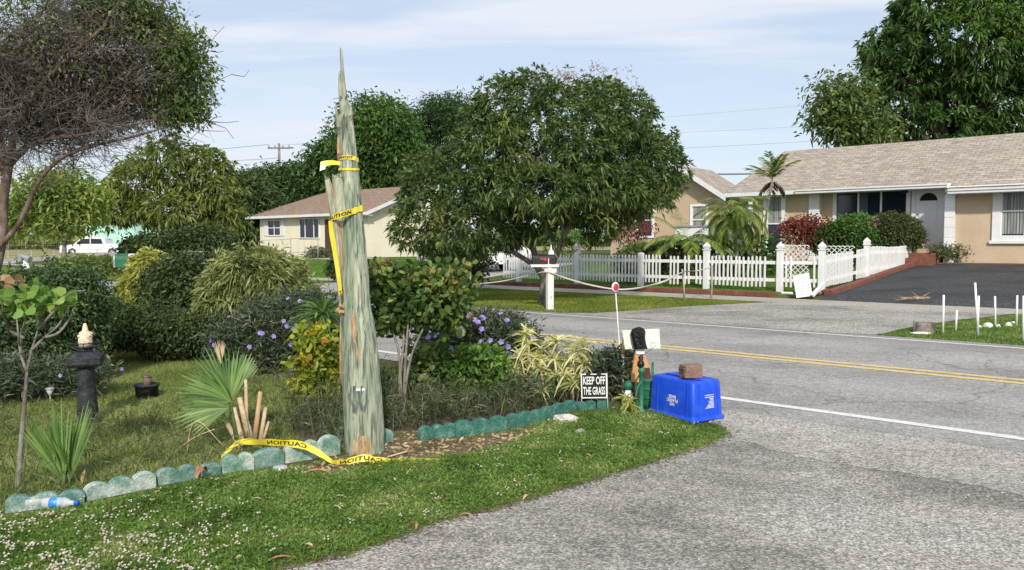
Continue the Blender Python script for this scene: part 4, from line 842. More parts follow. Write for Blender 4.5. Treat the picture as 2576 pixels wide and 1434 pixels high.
mb = MB(); mb.tube([pp+Vector((0, 0, .1)), pp+Vector((.01, 0, .2))], [.03, .04], 10); mb.rock(pp+Vector((.01, 0, .215)), .05, (1, 1, .4), 3, 1); build('dead_stump', mb, 'bark_brown', PT)
sl_ = G(127, 1022); SO = thing('solar_lamp', sl_, 'small silver solar path lamp left of the black pedestal', 'garden lamp')
mb = MB(); mb.tube([sl_, sl_+Vector((0, 0, .12))], .006, 6); build('stem', mb, 'grey_metal', SO)
mb = MB(); mb.lathe(sl_+Vector((0, 0, .1)), [(.012, 0), (.03, .05), (.032, .06)], 14); build('lens', mb, 'white_worn', SO)
mb = MB(); mb.lathe(sl_+Vector((0, 0, .16)), [(.042, 0), (.04, .008), (.02, .018)], 14); build('cap', mb, 'grey_metal', SO)
# ---------------------------------------------------------------- scalloped concrete edging
pm('edging_pale', [(.06, .18, .13), (.18, .30, .235), (.40, .46, .41), (.58, .60, .55)], 8, .95, bump=.8, bscale=60, fine=.2, poss=[.3, .44, .56, .7])
pm('edging_mid', [(.08, .18, .145), (.20, .30, .26), (.42, .48, .45)], 9, .95, bump=.8, bscale=60, fine=.2, poss=[.38, .55, .72])
pm('edging_green', [(.03, .12, .095), (.06, .18, .14), (.2, .31, .27)], 12, .95, bump=.9, bscale=60, fine=.3, poss=[.35, .55, .75])
def edging(x0, y0, x1, y1, hpx, humps, mat, label, depth=.06, tilt=0.):
    a, b = G(x0, y0), G(x1, y1); u = (b-a); Lh = u.length; u.normalize(); v = Vector((-u.y, u.x, 0)); ym = (a.y+b.y)/2; h = hpx*ym/FOC*(.9 if x0 < 860 else 1); tilt += R(1.6*math.sin(x0*1.7)); a.z -= .004; b.z -= .006*abs(math.sin(x0))
    M = Matrix.Translation((a+b)/2) @ Matrix(((u.x, v.x, 0, 0), (u.y, v.y, 0, 0), (0, 0, 1, 0), (0, 0, 0, 1))) @ Matrix.Rotation(tilt, 4, 'Y')
    mb = MB(M); w = Lh/humps; prof = [(-Lh/2+.002, -.04)]
    for k in range(humps):
        for t in np.linspace(.32, math.pi-.32, 11): prof.append((-Lh/2+w*(k+.5)-w*.498*math.cos(t)/math.cos(.32), h*.68+h*.32*(math.sin(t)-math.sin(.32))/(1-math.sin(.32))*(1+.04*math.sin(k*3+x0))))
    prof.append((Lh/2-.002, -.04)); n = len(prof); vs = []
    rows_ = [(-.004, 1.0, 0), (0., .97, 1), (depth, .97, 1), (depth+.004, 1.0, 0)]
    for d, s, q in ((0., .93, 0), (.008, 1., 0), (depth-.008, 1., 0), (depth, .93, 0)):
        for (px_, pz_) in prof: vs.append((px_*(1 if s == 1 else .995), d, pz_*s if pz_ > 0 else pz_))
    mb.smooth = False
    mb.add(vs, [(i*n+k, i*n+k+1, (i+1)*n+k+1, (i+1)*n+k) for i in range(3) for k in range(n-1)]+[tuple(range(n))[::-1], tuple(3*n+k for k in range(n))])
    o = build('edging_block', mb, mat); tag(o, label, 'edging block', 'scalloped concrete edging blocks round the garden bed'); return o
edging(12, 1292, 213, 1266, 44, 3, 'edging_mid', 'dull green scalloped edging block behind the plastic bottles')
edging(217, 1262, 394, 1226, 49, 3, 'edging_pale', 'scalloped edging block with bright green paint over white, next to the bottles')
edging(396, 1222, 500, 1204, 44, 2, 'edging_mid', 'grey green edging block just left of the curled brown leaf')
edging(506, 1200, 556, 1192, 35, 1, 'edging_mid', 'small single edging block just right of the curled brown leaf')
edging(560, 1192, 640, 1180, 51, 2, 'edging_pale', 'whitish speckled edging block under the left fold of the ground tape')
edging(641, 1180, 716, 1166, 51, 1, 'edging_mid', 'grey green edging block under the middle of the ground tape')
edging(718, 1166, 806, 1152, 56, 2, 'edging_pale', 'bleached white edging block under the lettering of the ground tape')
edging(807, 1152, 857, 1142, 59, 1, 'edging_pale', 'rounded pale green edging block touching the foot of the pole', tilt=R(-3))
edging(852, 1112, 880, 1108, 42, 1, 'edging_mid', 'edging block mostly hidden behind the left side of the pole foot')
edging(950, 1122, 990, 1114, 40, 1, 'edging_mid', 'lone teal edging block just right of the pole foot')
edging(1058, 1112, 1150, 1098, 38, 3, 'edging_green', 'dark green edging block at the left end of the bare soil')
edging(1146, 1100, 1277, 1082, 40, 3, 'edging_green', 'dark green edging block in the middle of the bare soil row')
edging(1280, 1080, 1371, 1060, 36, 3, 'edging_green', 'dark green edging block just before the rock')
edging(1368, 1056, 1452, 1030, 30, 3, 'edging_green', 'dark green edging block between the rock and the sign')
edging(1456, 1034, 1500, 1029, 24, 2, 'edging_green', 'dark green edging block under the keep off the grass sign')
edging(1502, 1029, 1532, 1030, 28, 1, 'edging_green', 'last dark green edging block right of the sign')
# rocks, litter
pm('rock_pale', [(.33, .28, .22), (.55, .52, .46), (.7, .69, .65)], 16, 1., bump=1.2, bscale=30, fine=.25); pm('rock_grey', [(.2, .21, .2), (.38, .39, .37)], 14, 1., bump=1.)
pm('leaf_dry', [(.20, .07, .03), (.38, .16, .07), (.5, .27, .13)], 25, .8); pm('leaf_tan', [(.42, .30, .18), (.6, .48, .33)], 25, .8)
def rock(name, x, y, r, sq, mat, label, cat='rock', grp=None, seed=1, lift=.3):
    p = G(x, y); mb = MB(); mb.rock(p+Vector((0, 0, r*sq[2]*lift)), r, sq, seed, 2); return tag(build(name, mb, mat), label, cat, grp)
rock('rock', 1432, 1060, .11, (1.1, .7, .5), 'rock_pale', 'craggy whitish coral rock lying in the grass near the sign', seed=4)
rock('rock', 1459, 1094, .05, (1.1, .8, .7), 'rock_grey', 'small round grey stone in the grass below the coral rock', seed=6)
rock('rock', 1400, 1068, .045, (1.3, .7, .5), 'rock_pale', 'small brownish stone at the left foot of the coral rock', seed=9)
mb = MB(); p = G(998, 1150); mb.tube(spl([p+Vector((-.06, -.04, .012)), p+Vector((0, 0, .02)), p+Vector((.07, .05, .03))], 10), [.012]*11, 6, flat=.5); tag(build('wood_scrap', mb, 'leaf_tan'), 'grey split wood scrap lying right of the pole foot', 'wood scrap')
def curl(x, y, Lh, w, mat, label, az=0., h=.012, rise=.02, name='dry_leaf', cat='leaf'):
    p = G(x, y); mb = MB(); vs = []; n = 7
    for i in range(n):
        t = i/(n-1); ww = w*math.sin(math.pi*min(1, t*.92+.06))**.7
        c = Vector((Lh*(t-.5), 0, h+rise*math.sin(t*3)+.004))
        for s in (-1, -.4, .4, 1): vs.append(c+Vector((0, s*ww/2, abs(s)*ww*.28)))
    M = Matrix.Translation(p) @ Matrix.Rotation(az, 4, 'Z'); mb.M = M
    mb.add(vs, [(i*4+k, i*4+k+1, (i+1)*4+k+1, (i+1)*4+k) for i in range(n-1) for k in range(3)]); return tag(build(name, mb, mat, fixn=False), label, cat)
curl(508, 1210, .11, .05, 'leaf_dry', 'curled brown dead leaf leaning on the edging', R(75), .03, .05)
curl(795, 1198, .17, .035, 'leaf_dry', 'long reddish brown dead leaf on the soil left of the pole', R(12))
curl(1478, 1158, .07, .03, 'leaf_dry', 'small red brown dead leaf in the grass below the grey stone', R(-25))
curl(845, 1290, .07, .02, 'leaf_tan', 'small tan dead leaf in the clover lawn', R(-10)); curl(855, 1262, .10, .014, 'leaf_tan', 'thin straw coloured stalk lying in the lawn', R(-6), name='dry_stalk', cat='stalk')
curl(775, 1388, .075, .026, 'leaf_tan', 'pale oval dead leaf at the pavement edge near the lower corner', R(-15)); curl(705, 1420, .14, .02, 'leaf_dry', 'long brown leaf at the pavement edge at the bottom', R(20))
curl(1172, 1308, .10, .012, 'leaf_tan', 'thin dry twig leaf on the pavement edge below the grass curve', R(-15)); curl(1325, 1262, .055, .022, 'leaf_tan', 'crumpled pale leaf at the middle of the pavement edge', R(40)); curl(1050, 1335, .05, .018, 'leaf_dry', 'small brown leaf on the dark stained pavement edge', R(80))
curl(645, 1268, .09, .012, 'leaf_tan', 'short straw stalk in the lawn below the edging', R(3), name='dry_stalk', cat='stalk')
rock('white_pebble', 651, 1400, .016, (1, 1, .8), 'white_worn', 'single bright white pebble in the grass near the bottom edge', 'pebble', seed=2)
# plastic bottles
def plastic(name, col, rough=.15):
    m, N, K = newmat(name); b = N.new('ShaderNodeBsdfPrincipled'); t = N.new('ShaderNodeBsdfTransparent'); x = N.new('ShaderNodeMixShader'); o = N.new('ShaderNodeOutputMaterial'); b.inputs['Base Color'].default_value = col+(1,); b.inputs['Roughness'].default_value = rough
    x.inputs[0].default_value = .45; K(t.outputs[0], x.inputs[1]); K(b.outputs[0], x.inputs[2]); K(x.outputs[0], o.inputs[0])
plastic('clear_plastic', (.8, .84, .86)); pm('label_blue', [(.03, .20, .62), (.10, .35, .78), (.5, .65, .85)], 30, .4, poss=[.4, .55, .7]); pm('cap_blue', [(.02, .12, .6)], 5, .4)
def bottle(x, y, az, label, lab=True, Lh=.19, r=.031):
    p = G(x, y); B = thing('plastic_bottle', p, label, 'bottle', 'plastic bottles thrown by the edging'); M = Matrix.Translation(p+Vector((0, 0, r+.012))) @ Matrix.Rotation(az, 4, 'Z') @ Matrix.Rotation(R(88), 4, 'Y'); mb = MB(M)
    mb.lathe((0, 0, -Lh/2), [(r*.7, 0), (r, .01), (r*.93, .04), (r, .05), (r*.9, .08), (r, .1), (r, .13), (r*.45, .165), (r*.4, .19)], 16); build('bottle_body', mb, 'clear_plastic', B)
    if lab: mb = MB(M); mb.lathe((0, 0, -Lh/2+.048), [(r*1.01, 0), (r*.95, .025), (r*1.02, .05)], 16); build('bottle_label', mb, 'label_blue', B)
    mb = MB(M); mb.lathe((0, 0, Lh/2), [(r*.47, 0), (r*.47, .018)], 12); build('bottle_cap', mb, 'cap_blue' if lab else 'white_paint', B)
bottle(150, 1284, R(-6), 'crushed water bottle with blue label and blue cap below the edging'); bottle(112, 1276, R(30), 'clear unlabelled plastic bottle lying left of the blue labelled one', False)
mb = MB(); p = G(705, 1188); mb.lathe(p+Vector((0, 0, .012)), [(.05, 0), (.055, .006), (.045, .03), (.02, .034)], 9); tag(build('crushed_container', mb, 'clear_plastic'), 'crushed clear plastic container on the soil under the tape', 'plastic litter')
# ---------------------------------------------------------------- far side: mailbox, rope line, fence, stakes
YM = 18.1; mp_ = G(1383, 779); MBX = thing('mailbox', mp_, 'black mailbox with red flag on a worn white wooden post', 'mailbox')
mb = MB(Matrix.Translation(mp_) @ Matrix.Rotation(R(25), 4, 'Z')); mb.box((-.075, -.06, 0), (.075, .06, 1.18)); build('post', mb, 'white_worn', MBX, bevel=.01)
mm = at(1367, 651, mp_.y); z0_ = at(0, 664, mp_.y).z; M = Matrix.Translation((mm.x, mp_.y, z0_)) @ Matrix.Rotation(R(6), 4, 'Z')
mb = MB(M); mb.box((-.30, -.11, -.07), (.34, .11, -.01)); mb.box((.02, -.05, -.2), (.30, .05, -.071)); build('shelf', mb, 'white_worn', MBX, bevel=.01)
mb = MB(M); mb.prism([(-.09, 0), (.09, 0), (.09, .13)]+[(.09*math.cos(t), .13+.09*math.sin(t)) for t in np.linspace(.3, math.pi-.3, 9)]+[(-.09, .13)], 0, -.26, .26); box = build('box', mb, 'black_metal', MBX, bevel=.008)
mb = MB(M); mb.box((-.09, -.104, .10), (.03, -.094, .135)); mb.box((.0, -.106, .075), (.055, -.1045, .14)); build('flag', mb, 'reflector_red', MBX)
mb = MB(Matrix.Translation(mp_+Vector((.03, .05, 1.18)))); mb.frustum((0, 0, 0), .14, .12, .11, .1, .16); mb.lathe((0, 0, .16), [(.05, 0), (.02, .05), (.01, .14)], 8); build('post_cap', mb, 'white_paint', MBX)
pm('rope', [(.50, .47, .42), (.62, .6, .56)], 40, .9); pm('stake_wood', [(.28, .25, .21), (.46, .42, .36)], 10, .95, stretch=(1, 1, .3))
SG_ = 'wooden stakes holding the rope'
stk = []
for x0, y0, x1, y1, lab in ((1172, 778, 1184, 690, 'leaning pale stake at the left end of the rope by the shrub'), (1722, 757, 1716, 677, 'thin dark stake on the verge left of the broken fence bay'), (1789, 752, 1792, 668, 'thin stake farther right near the fence post, at the rope end')):
    b = G(x0, y0); t = at(x1, y1, b.y); mb = MB(); mb.tube([b, (b+t)/2+Vector((.01, 0, 0)), t], [.028, .025, .022], 7); tag(build('rope_stake', mb, 'stake_wood'), lab, 'stake', SG_); stk.append((b, t))
rp = spl([at(1183, 716, stk[0][0].y), at(1260, 708, 19), at(1330, 693, 18.5), at(1376, 684, 18.0), at(1420, 699, 18.2), at(1480, 716, 18.5), at(1550, 728, 18.7), at(1610, 724, 18.6), at(1670, 708, 18.2), at(1717, 685, stk[1][0].y), at(1755, 681, 17.6), at(1791, 672, stk[2][0].y)], 90)
mb = MB(); mb.tube(rp, [.014+.008*(1 if 30 < i < 70 else 0) for i in range(len(rp))], 6); tag(build('rope', mb, 'rope'), 'pale sagging rope strung between the stakes and the mailbox post', 'rope')
# picket fence
pm('fence_white', [(.70, .71, .72), (.80, .80, .80)], 2.5, .5, fine=.05)
posts = [(1305, 20.85, 1), (1452, 20.85, 1), (1612, 20.85, 0), (1777, 20.85, 1), (1962, 20.85, 1), (2067, 20.95, 1)]
FP = []
for px_, s, c in posts: r, _ = WP(px_, 700, s); FP.append((r, s, c))
for px_, c in ((2175, 1), (2280, 0)):
    d = ray(px_, 690); rr0 = FP[5][0]; k = rr0/(d.x*RV.x+d.y*RV.y); p = d*k; FP.append((rr0+.05, p.x*NV.x+p.y*NV.y, c))
def fpost(parent, r, s, cap, h=1.12, w=.075):
    z = float(hgt(r, s)); mb = MB(MR); mb.box((r-w, s-w, z-.05), (r+w, s+w, z+h)); o = build('post', mb, 'fence_white', parent, bevel=.006)
    mb = MB(MR)
    if cap: mb.frustum((r, s, z+h), .19, .19, .19, .19, .03); mb.frustum((r, s, z+h+.03), .11, .11, .11, .11, .03); mb.frustum((r, s, z+h+.06), .15, .15, .17, .17, .05); mb.frustum((r, s, z+h+.11), .17, .17, .012, .012, .11)
    else: mb.frustum((r, s, z+h), .16, .16, .05, .05, .03)
    build('post_cap', mb, 'fence_white', o)
def bay(parent, A, B, skip=(), rails=True, z_lift=.12, wob=.012, zA=None, zB=None, lean=0.):
    a = Vector((A[0], A[1], 0)); b = Vector((B[0], B[1], 0)); u = (b-a).normalized(); v = Vector((-u.y, u.x, 0)); Lh = (b-a).length
    za = float(hgt(A[0], A[1])) if zA is None else zA; zb = float(hgt(B[0], B[1])) if zB is None else zB
    n = int(Lh/.118); mb = MB(MR); f = MB(MR)
    for i in range(n):
        t = (i+.5)/n
        if any(x0 < t < x1 for x0, x1 in skip): continue
        c = a+(b-a)*t; z = za+(zb-za)*t+z_lift+random.uniform(-.008, .008)+wob*math.sin(t*9); th = random.uniform(-.02, .02)+lean
        pr = [(-.024, 0), (.024, 0), (.024, .80), (.014, .825), (0, .835), (-.014, .825), (-.024, .80)]
        vs = []
        for d in (-.03, -.008):
            for (x, y) in pr: q = c+u*(x+y*math.sin(th))+v*d; vs.append((q.x, q.y, z+y))
        m = len(pr); mb.add(vs, [tuple(range(m)), tuple(range(m, 2*m))[::-1]]+[(k, (k+1) % m, m+(k+1) % m, m+k) for k in range(m)])
    build('picket_row', mb, 'fence_white', parent)
    if rails:
        for zr_ in (.15, .62):
            f = MB(MR); vs = []
            for c, z in ((a, za), (b, zb)):
                for d, e in ((-.0075, 0), (.03, 0), (.03, .09), (-.0075, .09)): q = c+v*d; vs.append((q.x, q.y, z+z_lift+zr_+e))
            f.add(vs, [(0,1,2,3), (7,6,5,4), (0,4,5,1), (1,5,6,2), (2,6,7,3), (3,7,4,0)]); build('rail', f, 'fence_white', parent)
PF = thing('picket_fence', Wd(-12.6, 20.85, .2), 'white picket fence along the sidewalk with several pickets missing', 'fence')
z_ = float(hgt(FP[0][0]-.7, 20.9)); bay(PF, (FP[0][0]-.75, 20.88), FP[0])
sk = [(), (), ((.36, .44), (.62, .68), (.8, .86)), ((.84, 1.0),), ((.36, .74),)]
for i in range(5): bay(PF, FP[i], FP[i+1], sk[i], wob=.02 if i in (2, 4) else .008)
for q in FP[:6]: fpost(PF, *q, h=1.12 if q[2] else 1.0)
PS = thing('picket_fence', Wd(FP[5][0], 25, .5), 'white picket fence run climbing beside the black driveway', 'fence')
zs = [float(hgt(FP[5][0], 20.95)), 0, 0]; zs[1] = at(0, 702, Wd(FP[6][0], FP[6][1]).y).z; zs[2] = at(0, 690, Wd(FP[7][0], FP[7][1]).y).z
bay(PS, (FP[5][0]+.02, FP[5][1]+.08), FP[6], ((.66, .72),), zA=zs[0]+.02, zB=zs[1]-.05, z_lift=.12)
bay(PS, (FP[6][0], FP[6][1]+.12), FP[7], (), zA=zs[1]+.03, zB=zs[2]+.03, z_lift=.08, lean=.05)
_h = hgt
def fp2(r, s, cap, z, h):
    mb = MB(MR); mb.box((r-.075, s-.075, z-.3), (r+.075, s+.075, z+h)); o = build('post', mb, 'fence_white', PS, bevel=.006); mb = MB(MR)
    if cap: mb.frustum((r, s, z+h), .19, .19, .19, .19, .03); mb.frustum((r, s, z+h+.03), .15, .15, .17, .17, .08); mb.frustum((r, s, z+h+.11), .17, .17, .012, .012, .11)
    else: mb.frustum((r, s, z+h), .15, .15, .05, .05, .02)
    build('post_cap', mb, 'fence_white', o)
fp2(FP[6][0], FP[6][1], 1, zs[1], 1.0); fp2(FP[7][0], FP[7][1], 0, zs[2], .98)
# leaning slatted panel and loose rail
q = [at(1993, 694, 20.4), at(2033.6, 686, 20.4), at(2042.5, 745, 20.1), at(2003, 750, 20.1)]; LP = thing('slatted_panel', G(2022, 752), 'white slatted vinyl panel leaning against the gap in the fence', 'panel')
mb = MB(); n = Vector((0, -.03, .0))
for i in range(8):
    t0, t1 = i/8, (i+.86)/8; a, b, c, d = q[0].lerp(q[3], t0), q[1].lerp(q[2], t0), q[1].lerp(q[2], t1), q[0].lerp(q[3], t1)
    mb.add([a, b, c, d, a+n*1.6, b+n*1.6, c+n, d+n], [(0,1,2,3), (7,6,5,4), (0,4,5,1), (1,5,6,2), (2,6,7,3), (3,7,4,0)])
build('slats', mb, 'fence_white', LP)
mb = MB(); mb.add([q[0]+Vector((.02, .012, 0)), q[1]+Vector((0, .012, 0)), q[2]+Vector((0, .012, 0)), q[3]+Vector((.02, .012, 0))], [(0, 1, 2, 3)]); build('backing', mb, 'grey_metal', LP)
mb = MB(); a, b = at(2043, 744, 20.0), at(2074, 711, 20.1); mb.tube([a, b], .055, 4, smooth=False); tag(build('loose_rail', mb, 'fence_white'), 'broken white rail propped against the corner fence post', 'rail')
mb = MB(); a, b = at(1966, 737, 20.3), at(1994, 738, 20.1); mb.tube([a, b], .03, 4, smooth=False); tag(build('fallen_rail', mb, 'fence_white'), 'short white rail piece lying on the red curb', 'rail')
# red curbs
def curbwall(name, pts, h, w, label):
    mb = MB(MR); vs = []
    for (r, s) in pts:
        z = float(hgt(r, s)); 
        i = pts.index((r, s)); a = Vector(pts[max(0, i-1)]); b = Vector(pts[min(len(pts)-1, i+1)]); u = (b-a).normalized(); v = Vector((-u.y, u.x))*w/2
        vs += [(r-v.x, s-v.y, z-.1), (r+v.x, s+v.y, z-.1), (r+v.x, s+v.y, z+h), (r-v.x, s-v.y, z+h)]
    n = len(pts); mb.add(vs, [(i*4+k, i*4+(k+1) % 4, (i+1)*4+(k+1) % 4, (i+1)*4+k) for i in range(n-1) for k in range(4)]+[(0, 1, 2, 3), (4*n-4, 4*n-3, 4*n-2, 4*n-1)])
    return tag(build(name, mb, 'red_curb', bevel=.01), label, 'curb')
rL0 = FP[0][0]-.8
curbwall('garden_curb', [(rL0+i*(FP[4][0]+.15-rL0)/8, 20.25) for i in range(9)], .10, .16, 'painted red brown curb under the front picket fence')
curbwall('garden_curb', [(FP[5][0]+.32+.03*math.sin(i), 20.5+i*1.05) for i in range(9)], .13, .18, 'painted red brown curb climbing beside the black driveway')
rq_ = WP(2303, 660, 28.9)[0]; curbwall('garden_curb', [(rq_-.3, 28.7), (rq_+1.1, 29.0), (rR-.5, 29.02)], .05, .08, 'low red edging along the foot of the beige house wall')
pw = G(2078, 742); mb = MB(); mb.rock(pw+Vector((0, 0, .06)), .14, (1.1, .9, .6), 5, 1); mb.rock(pw+Vector((-.22, .0, .04)), .09, (1, .8, .7), 8, 1); tag(build('broken_curb', mb, 'red_curb'), 'broken red curb lump at the corner of the black driveway', 'rubble')
# white marker stakes on the right verge
SK = [(2374, 742, 841, 2372, 'upright white marker stake nearest the tree stump'), (2407, 780, 833, 2404, 'shortest white marker stake'), (2453, 711, 847, 2461, 'tallest white marker stake, leaning left'), (2462, 744, 846, 2459, 'white marker stake crossing behind the tallest one'), (2503, 745, 823, 2504, 'white marker stake standing behind the white stones'), (2559, 743, 820, 2557, 'white marker stake at the far right behind the others'), (2575, 744, 858, 2574, 'white marker stake cut by the picture edge')]
for xt_, yt_, yb_, xb_, lab in SK:
    b = G(xb_, yb_); t = at(xt_, yt_, b.y); mb = MB(); mb.tube([b-Vector((0, 0, .02)), t], .017, 8); o = build('marker_stake', mb, 'white_paint'); tag(o, lab, 'stake', 'white marker stakes on the right verge')
for i, (x, y, r, lab) in enumerate(((2468, 824, .05, 'white painted stone just right of the crossing stakes'), (2487, 824, .085, 'largest white painted stone on the right verge'), (2511, 824, .045, 'small white stone at the foot of the fifth stake'), (2537, 822, .07, 'white painted stone between the two right stakes'), (2551, 814, .05, 'white painted stone farthest back by the right stake'))):
    rock('white_stone', x, y, r, (1, .8, .85), 'white_worn', lab, 'stone', 'white painted stones on the right verge', seed=i+3)
rock('white_stone', 2322, 842, .12, (1.5, .5, .25), 'white_worn', 'flat whitish stones at the foot of the tree stump', 'stone', seed=12)
p = G(2325, 836); mb = MB(); mb.lathe(p, [(.20, -.02), (.18, .03), (.165, .12), (.17, .165), (.05, .17)], 18, Matrix.Diagonal((1, .8, 1))); mb.tube([p+Vector((-.17, 0, 0)), p+Vector((-.175, 0, .2))], [.03, .012], 6); tag(build('tree_stump', mb, 'bark_grey'), 'low grey cut tree stump on the right verge', 'stump')
# dry palm frond lying on the driveway
p = G(2320, 752, .02); f = Fol(); P = np.array([[p.x+.006*i, p.y+.003*i, p.z+.01] for i in range(-90, 60)]); D = rdir(150)*np.array([1, 1, .12]); f.bl(P, D, .35*rng.random(150)+.1, .012, droop=.02); f.obj('fallen_frond', 'leaf_tan', None); tag(bpy.data.objects['fallen_frond'], 'dry palm frond lying on the black driveway', 'palm frond')
# shovel
p = G(2355, 652); YS = p.y; SV = thing('shovel', p, 'black handled shovel standing beside the white front door', 'shovel'); mb = MB(); mb.tube([at(2356, 640, YS), at(2356, 600, YS)], .016, 7); build('shaft', mb, 'black_metal', SV)
mb = MB(); mb.tube(spl([at(2356, 602, YS), at(2351, 592, YS), at(2352, 581, YS), at(2360, 581, YS), at(2361, 592, YS), at(2356, 602, YS)], 20), .014, 6); build('grip', mb, 'black_metal', SV)
mb = MB(); mb.box((-.1, -.01, -.28), (.1, .01, 0), Matrix.Translation(at(2356, 640, YS))); build('blade', mb, 'grey_metal', SV)
# lattice in the yard
def lattice(x0, x1, y0, y1, s, label, mat='white_worn'):
    r0, zt = WP(x0, y0, s); r1, _ = WP(x1, y0, s); zb = float(hgt(r0, s))+.1; o = thing('lattice_panel', Wd((r0+r1)/2, s, zb), label, 'lattice'); mb = MB(MR); hgt_ = zt-zb; st = .15; k = -hgt_
    while k < r1-r0:
        for sg, dd in ((1, 0), (-1, .014)):
            a0_, b0_ = (k, 0) if sg > 0 else (k+hgt_, 0); a1_, b1_ = a0_+sg*hgt_, hgt_
            lo, hi = 0, 1
            def cl(t): return a0_+(a1_-a0_)*t
            ts = [t for t in np.linspace(0, 1, 30) if 0 <= cl(t) <= r1-r0]
            if len(ts) > 1: ta, tb = ts[0], ts[-1]; w = .018; mb.add([(r0+cl(ta)-w, s+dd, zb+hgt_*ta), (r0+cl(ta)+w, s+dd, zb+hgt_*ta), (r0+cl(tb)+w, s+dd, zb+hgt_*tb), (r0+cl(tb)-w, s+dd, zb+hgt_*tb)], [(0, 1, 2, 3)])
        k += st
    build('lattice_strips', mb, mat, o, fixn=False); mb = MB(MR)
    for t in np.linspace(.1, .9, 6):
        c = r0+(r1-r0)*t; rr = (r1-r0)*.09; mb.tube([(c+rr*math.cos(a), s, zt+rr*math.sin(a)*.8) for a in np.linspace(0, math.pi, 9)], .014, 5)
    build('scroll_top', mb, mat, o)
lattice(1973, 2036, 622, 700, 22.2, 'cream lattice panel behind the missing pickets'); lattice(2078, 2150, 624, 690, 23.5, 'cream lattice panel with scrolled top beside the corner post')
# ---------------------------------------------------------------- vehicles
def vehicle(name, loc, az, label, cat, prof, wheels, Lh, wdt, glassp, wr, light=True, mirror=None):
    V_ = thing(name, loc, label, cat); M = Matrix.Translation(loc) @ Matrix.Rotation(az, 4, 'Z'); mb = MB(M); n = len(prof); vs = []
    for yy, k in ((-wdt/2, 0), (-wdt/2+.06, 1), (wdt/2-.06, 1), (wdt/2, 0)):
        for (x, z) in prof: vs.append((x*(.985 if k == 0 else 1), yy*(1 if z < 1.15 else .86), z if k else z*.99+.01))
    mb.add(vs, [tuple(range(n))[::-1], tuple(3*n+k for k in range(n))]+[(i*n+k, i*n+(k+1) % n, (i+1)*n+(k+1) % n, (i+1)*n+k) for i in range(3) for k in range(n)]); body = build('body', mb, 'car_white', V_, bevel=.03)
    for g in glassp:
        mb = MB(M); m = len(g)
        for sd in (-1, 1):
            y0 = sd*(wdt/2*.9); y1 = sd*(wdt/2*.86)
            mb.add([(x, sd*(wdt/2+.004)*(1 if z < 1.15 else .875), z) for x, z in g]+[(x, sd*(wdt/2-.05)*.85, z) for x, z in g], [tuple(range(m)), tuple(range(m, 2*m))]+[(k, (k+1) % m, m+(k+1) % m, m+k) for k in range(m)])
            build('side_window', mb, 'glass_dark', body); mb = MB(M)
    for x in wheels:
        for sd in (-1, 1):
            mb = MB(M); T = Matrix.Rotation(math.pi/2, 3, 'X'); mb.lathe((x, sd*(wdt/2-.11), wr), [(wr*.8, -.12), (wr, -.09), (wr, .09), (wr*.8, .12), (.03, .1)], 24, T); w_ = build('wheel', mb, 'rubber', V_)
            mb = MB(M); yo = sd*(wdt/2+.008); mb.lathe((x, yo, wr), [(wr*.62, -.02), (wr*.64, 0), (wr*.58, .012), (wr*.2, .005)], 20, T)
            rim = build('rim', mb, 'grey_metal', w_)
            mb = MB(M); yo2 = sd*(wdt/2+.024)
            for k in range(5): a = k*2*math.pi/5; mb.box((-.02, -.004, .02), (.02, .004, wr*.6), Matrix.Translation((x, yo2, wr)) @ Matrix.Rotation(a, 4, 'Y'))
            build('spokes', mb, 'grey_metal', w_)
    return V_, M, body
pt = [(2.95, .45), (2.95, .95), (2.85, 1.12), (1.75, 1.22), (1.05, 1.80), (.7, 1.9), (-.9, 1.9), (-1.15, 1.80), (-1.25, 1.28), (-2.95, 1.26), (-2.95, .5), (-2.3, .5), (-2.2, .75), (-1.9, .88), (-1.6, .75), (-1.5, .45), (1.4, .42), (1.5, .75), (1.8, .88), (2.1, .75), (2.2, .45)]
tl = at(243, 645, 76); tl.z = float(hw(tl.x, tl.y)); tl.z = .28
VT, MT, bT = vehicle('pickup_truck', tl, R(183), 'white crew cab pickup truck parked before the mint house', 'truck', pt, (1.8, -1.9), 5.9, 2.0, [[(1.45, 1.28), (.95, 1.74), (.2, 1.76), (.2, 1.28)], [(.1, 1.28), (.1, 1.76), (-.85, 1.74), (-1.0, 1.28)]], .42)
mb = MB(MT); mb.box((2.93, -.7, .62), (2.98, .7, .98)); build('grille', mb, 'black_metal', VT)
for s_ in (-.85, .85): mb = MB(MT); mb.box((2.82, s_-.13, .86), (2.99, s_+.13, 1.02)); build('headlight', mb, 'grey_metal', VT)
for s_ in (-1.12, 1.12): mb = MB(MT); mb.box((1.05, s_-.12, 1.22), (1.2, s_+.12, 1.45)); build('side_mirror', mb, 'black_metal', VT)
mb = MB(MT); mb.box((2.5, -.98, .42), (3.02, .98, .6)); build('bumper', mb, 'grey_metal', VT)
ps = [(2.3, .35), (2.3, .75), (2.1, .95), (1.2, 1.08), (.5, 1.55), (.1, 1.64), (-1.4, 1.62), (-2.1, 1.2), (-2.3, 1.0), (-2.3, .4), (-1.75, .38), (-1.7, .55), (-1.4, .7), (-1.1, .55), (-1.05, .33), (1.05, .33), (1.1, .55), (1.4, .7), (1.7, .55), (1.75, .38)]
sc_ = at(1196, 668, 32); sc_.z = float(hw(sc_.x, sc_.y))+.02; Vs, Ms_, bs_ = vehicle('parked_car', sc_, math.atan2(NV.y, NV.x)-R(38), 'white hatchback in the gravel driveway behind the mango tree', 'car', ps, (1.4, -1.4), 4.6, 1.8, [[(1.0, 1.12), (.45, 1.5), (-.3, 1.54), (-.3, 1.08)], [(-.4, 1.08), (-.4, 1.54), (-1.35, 1.5), (-1.8, 1.12)]], .34)
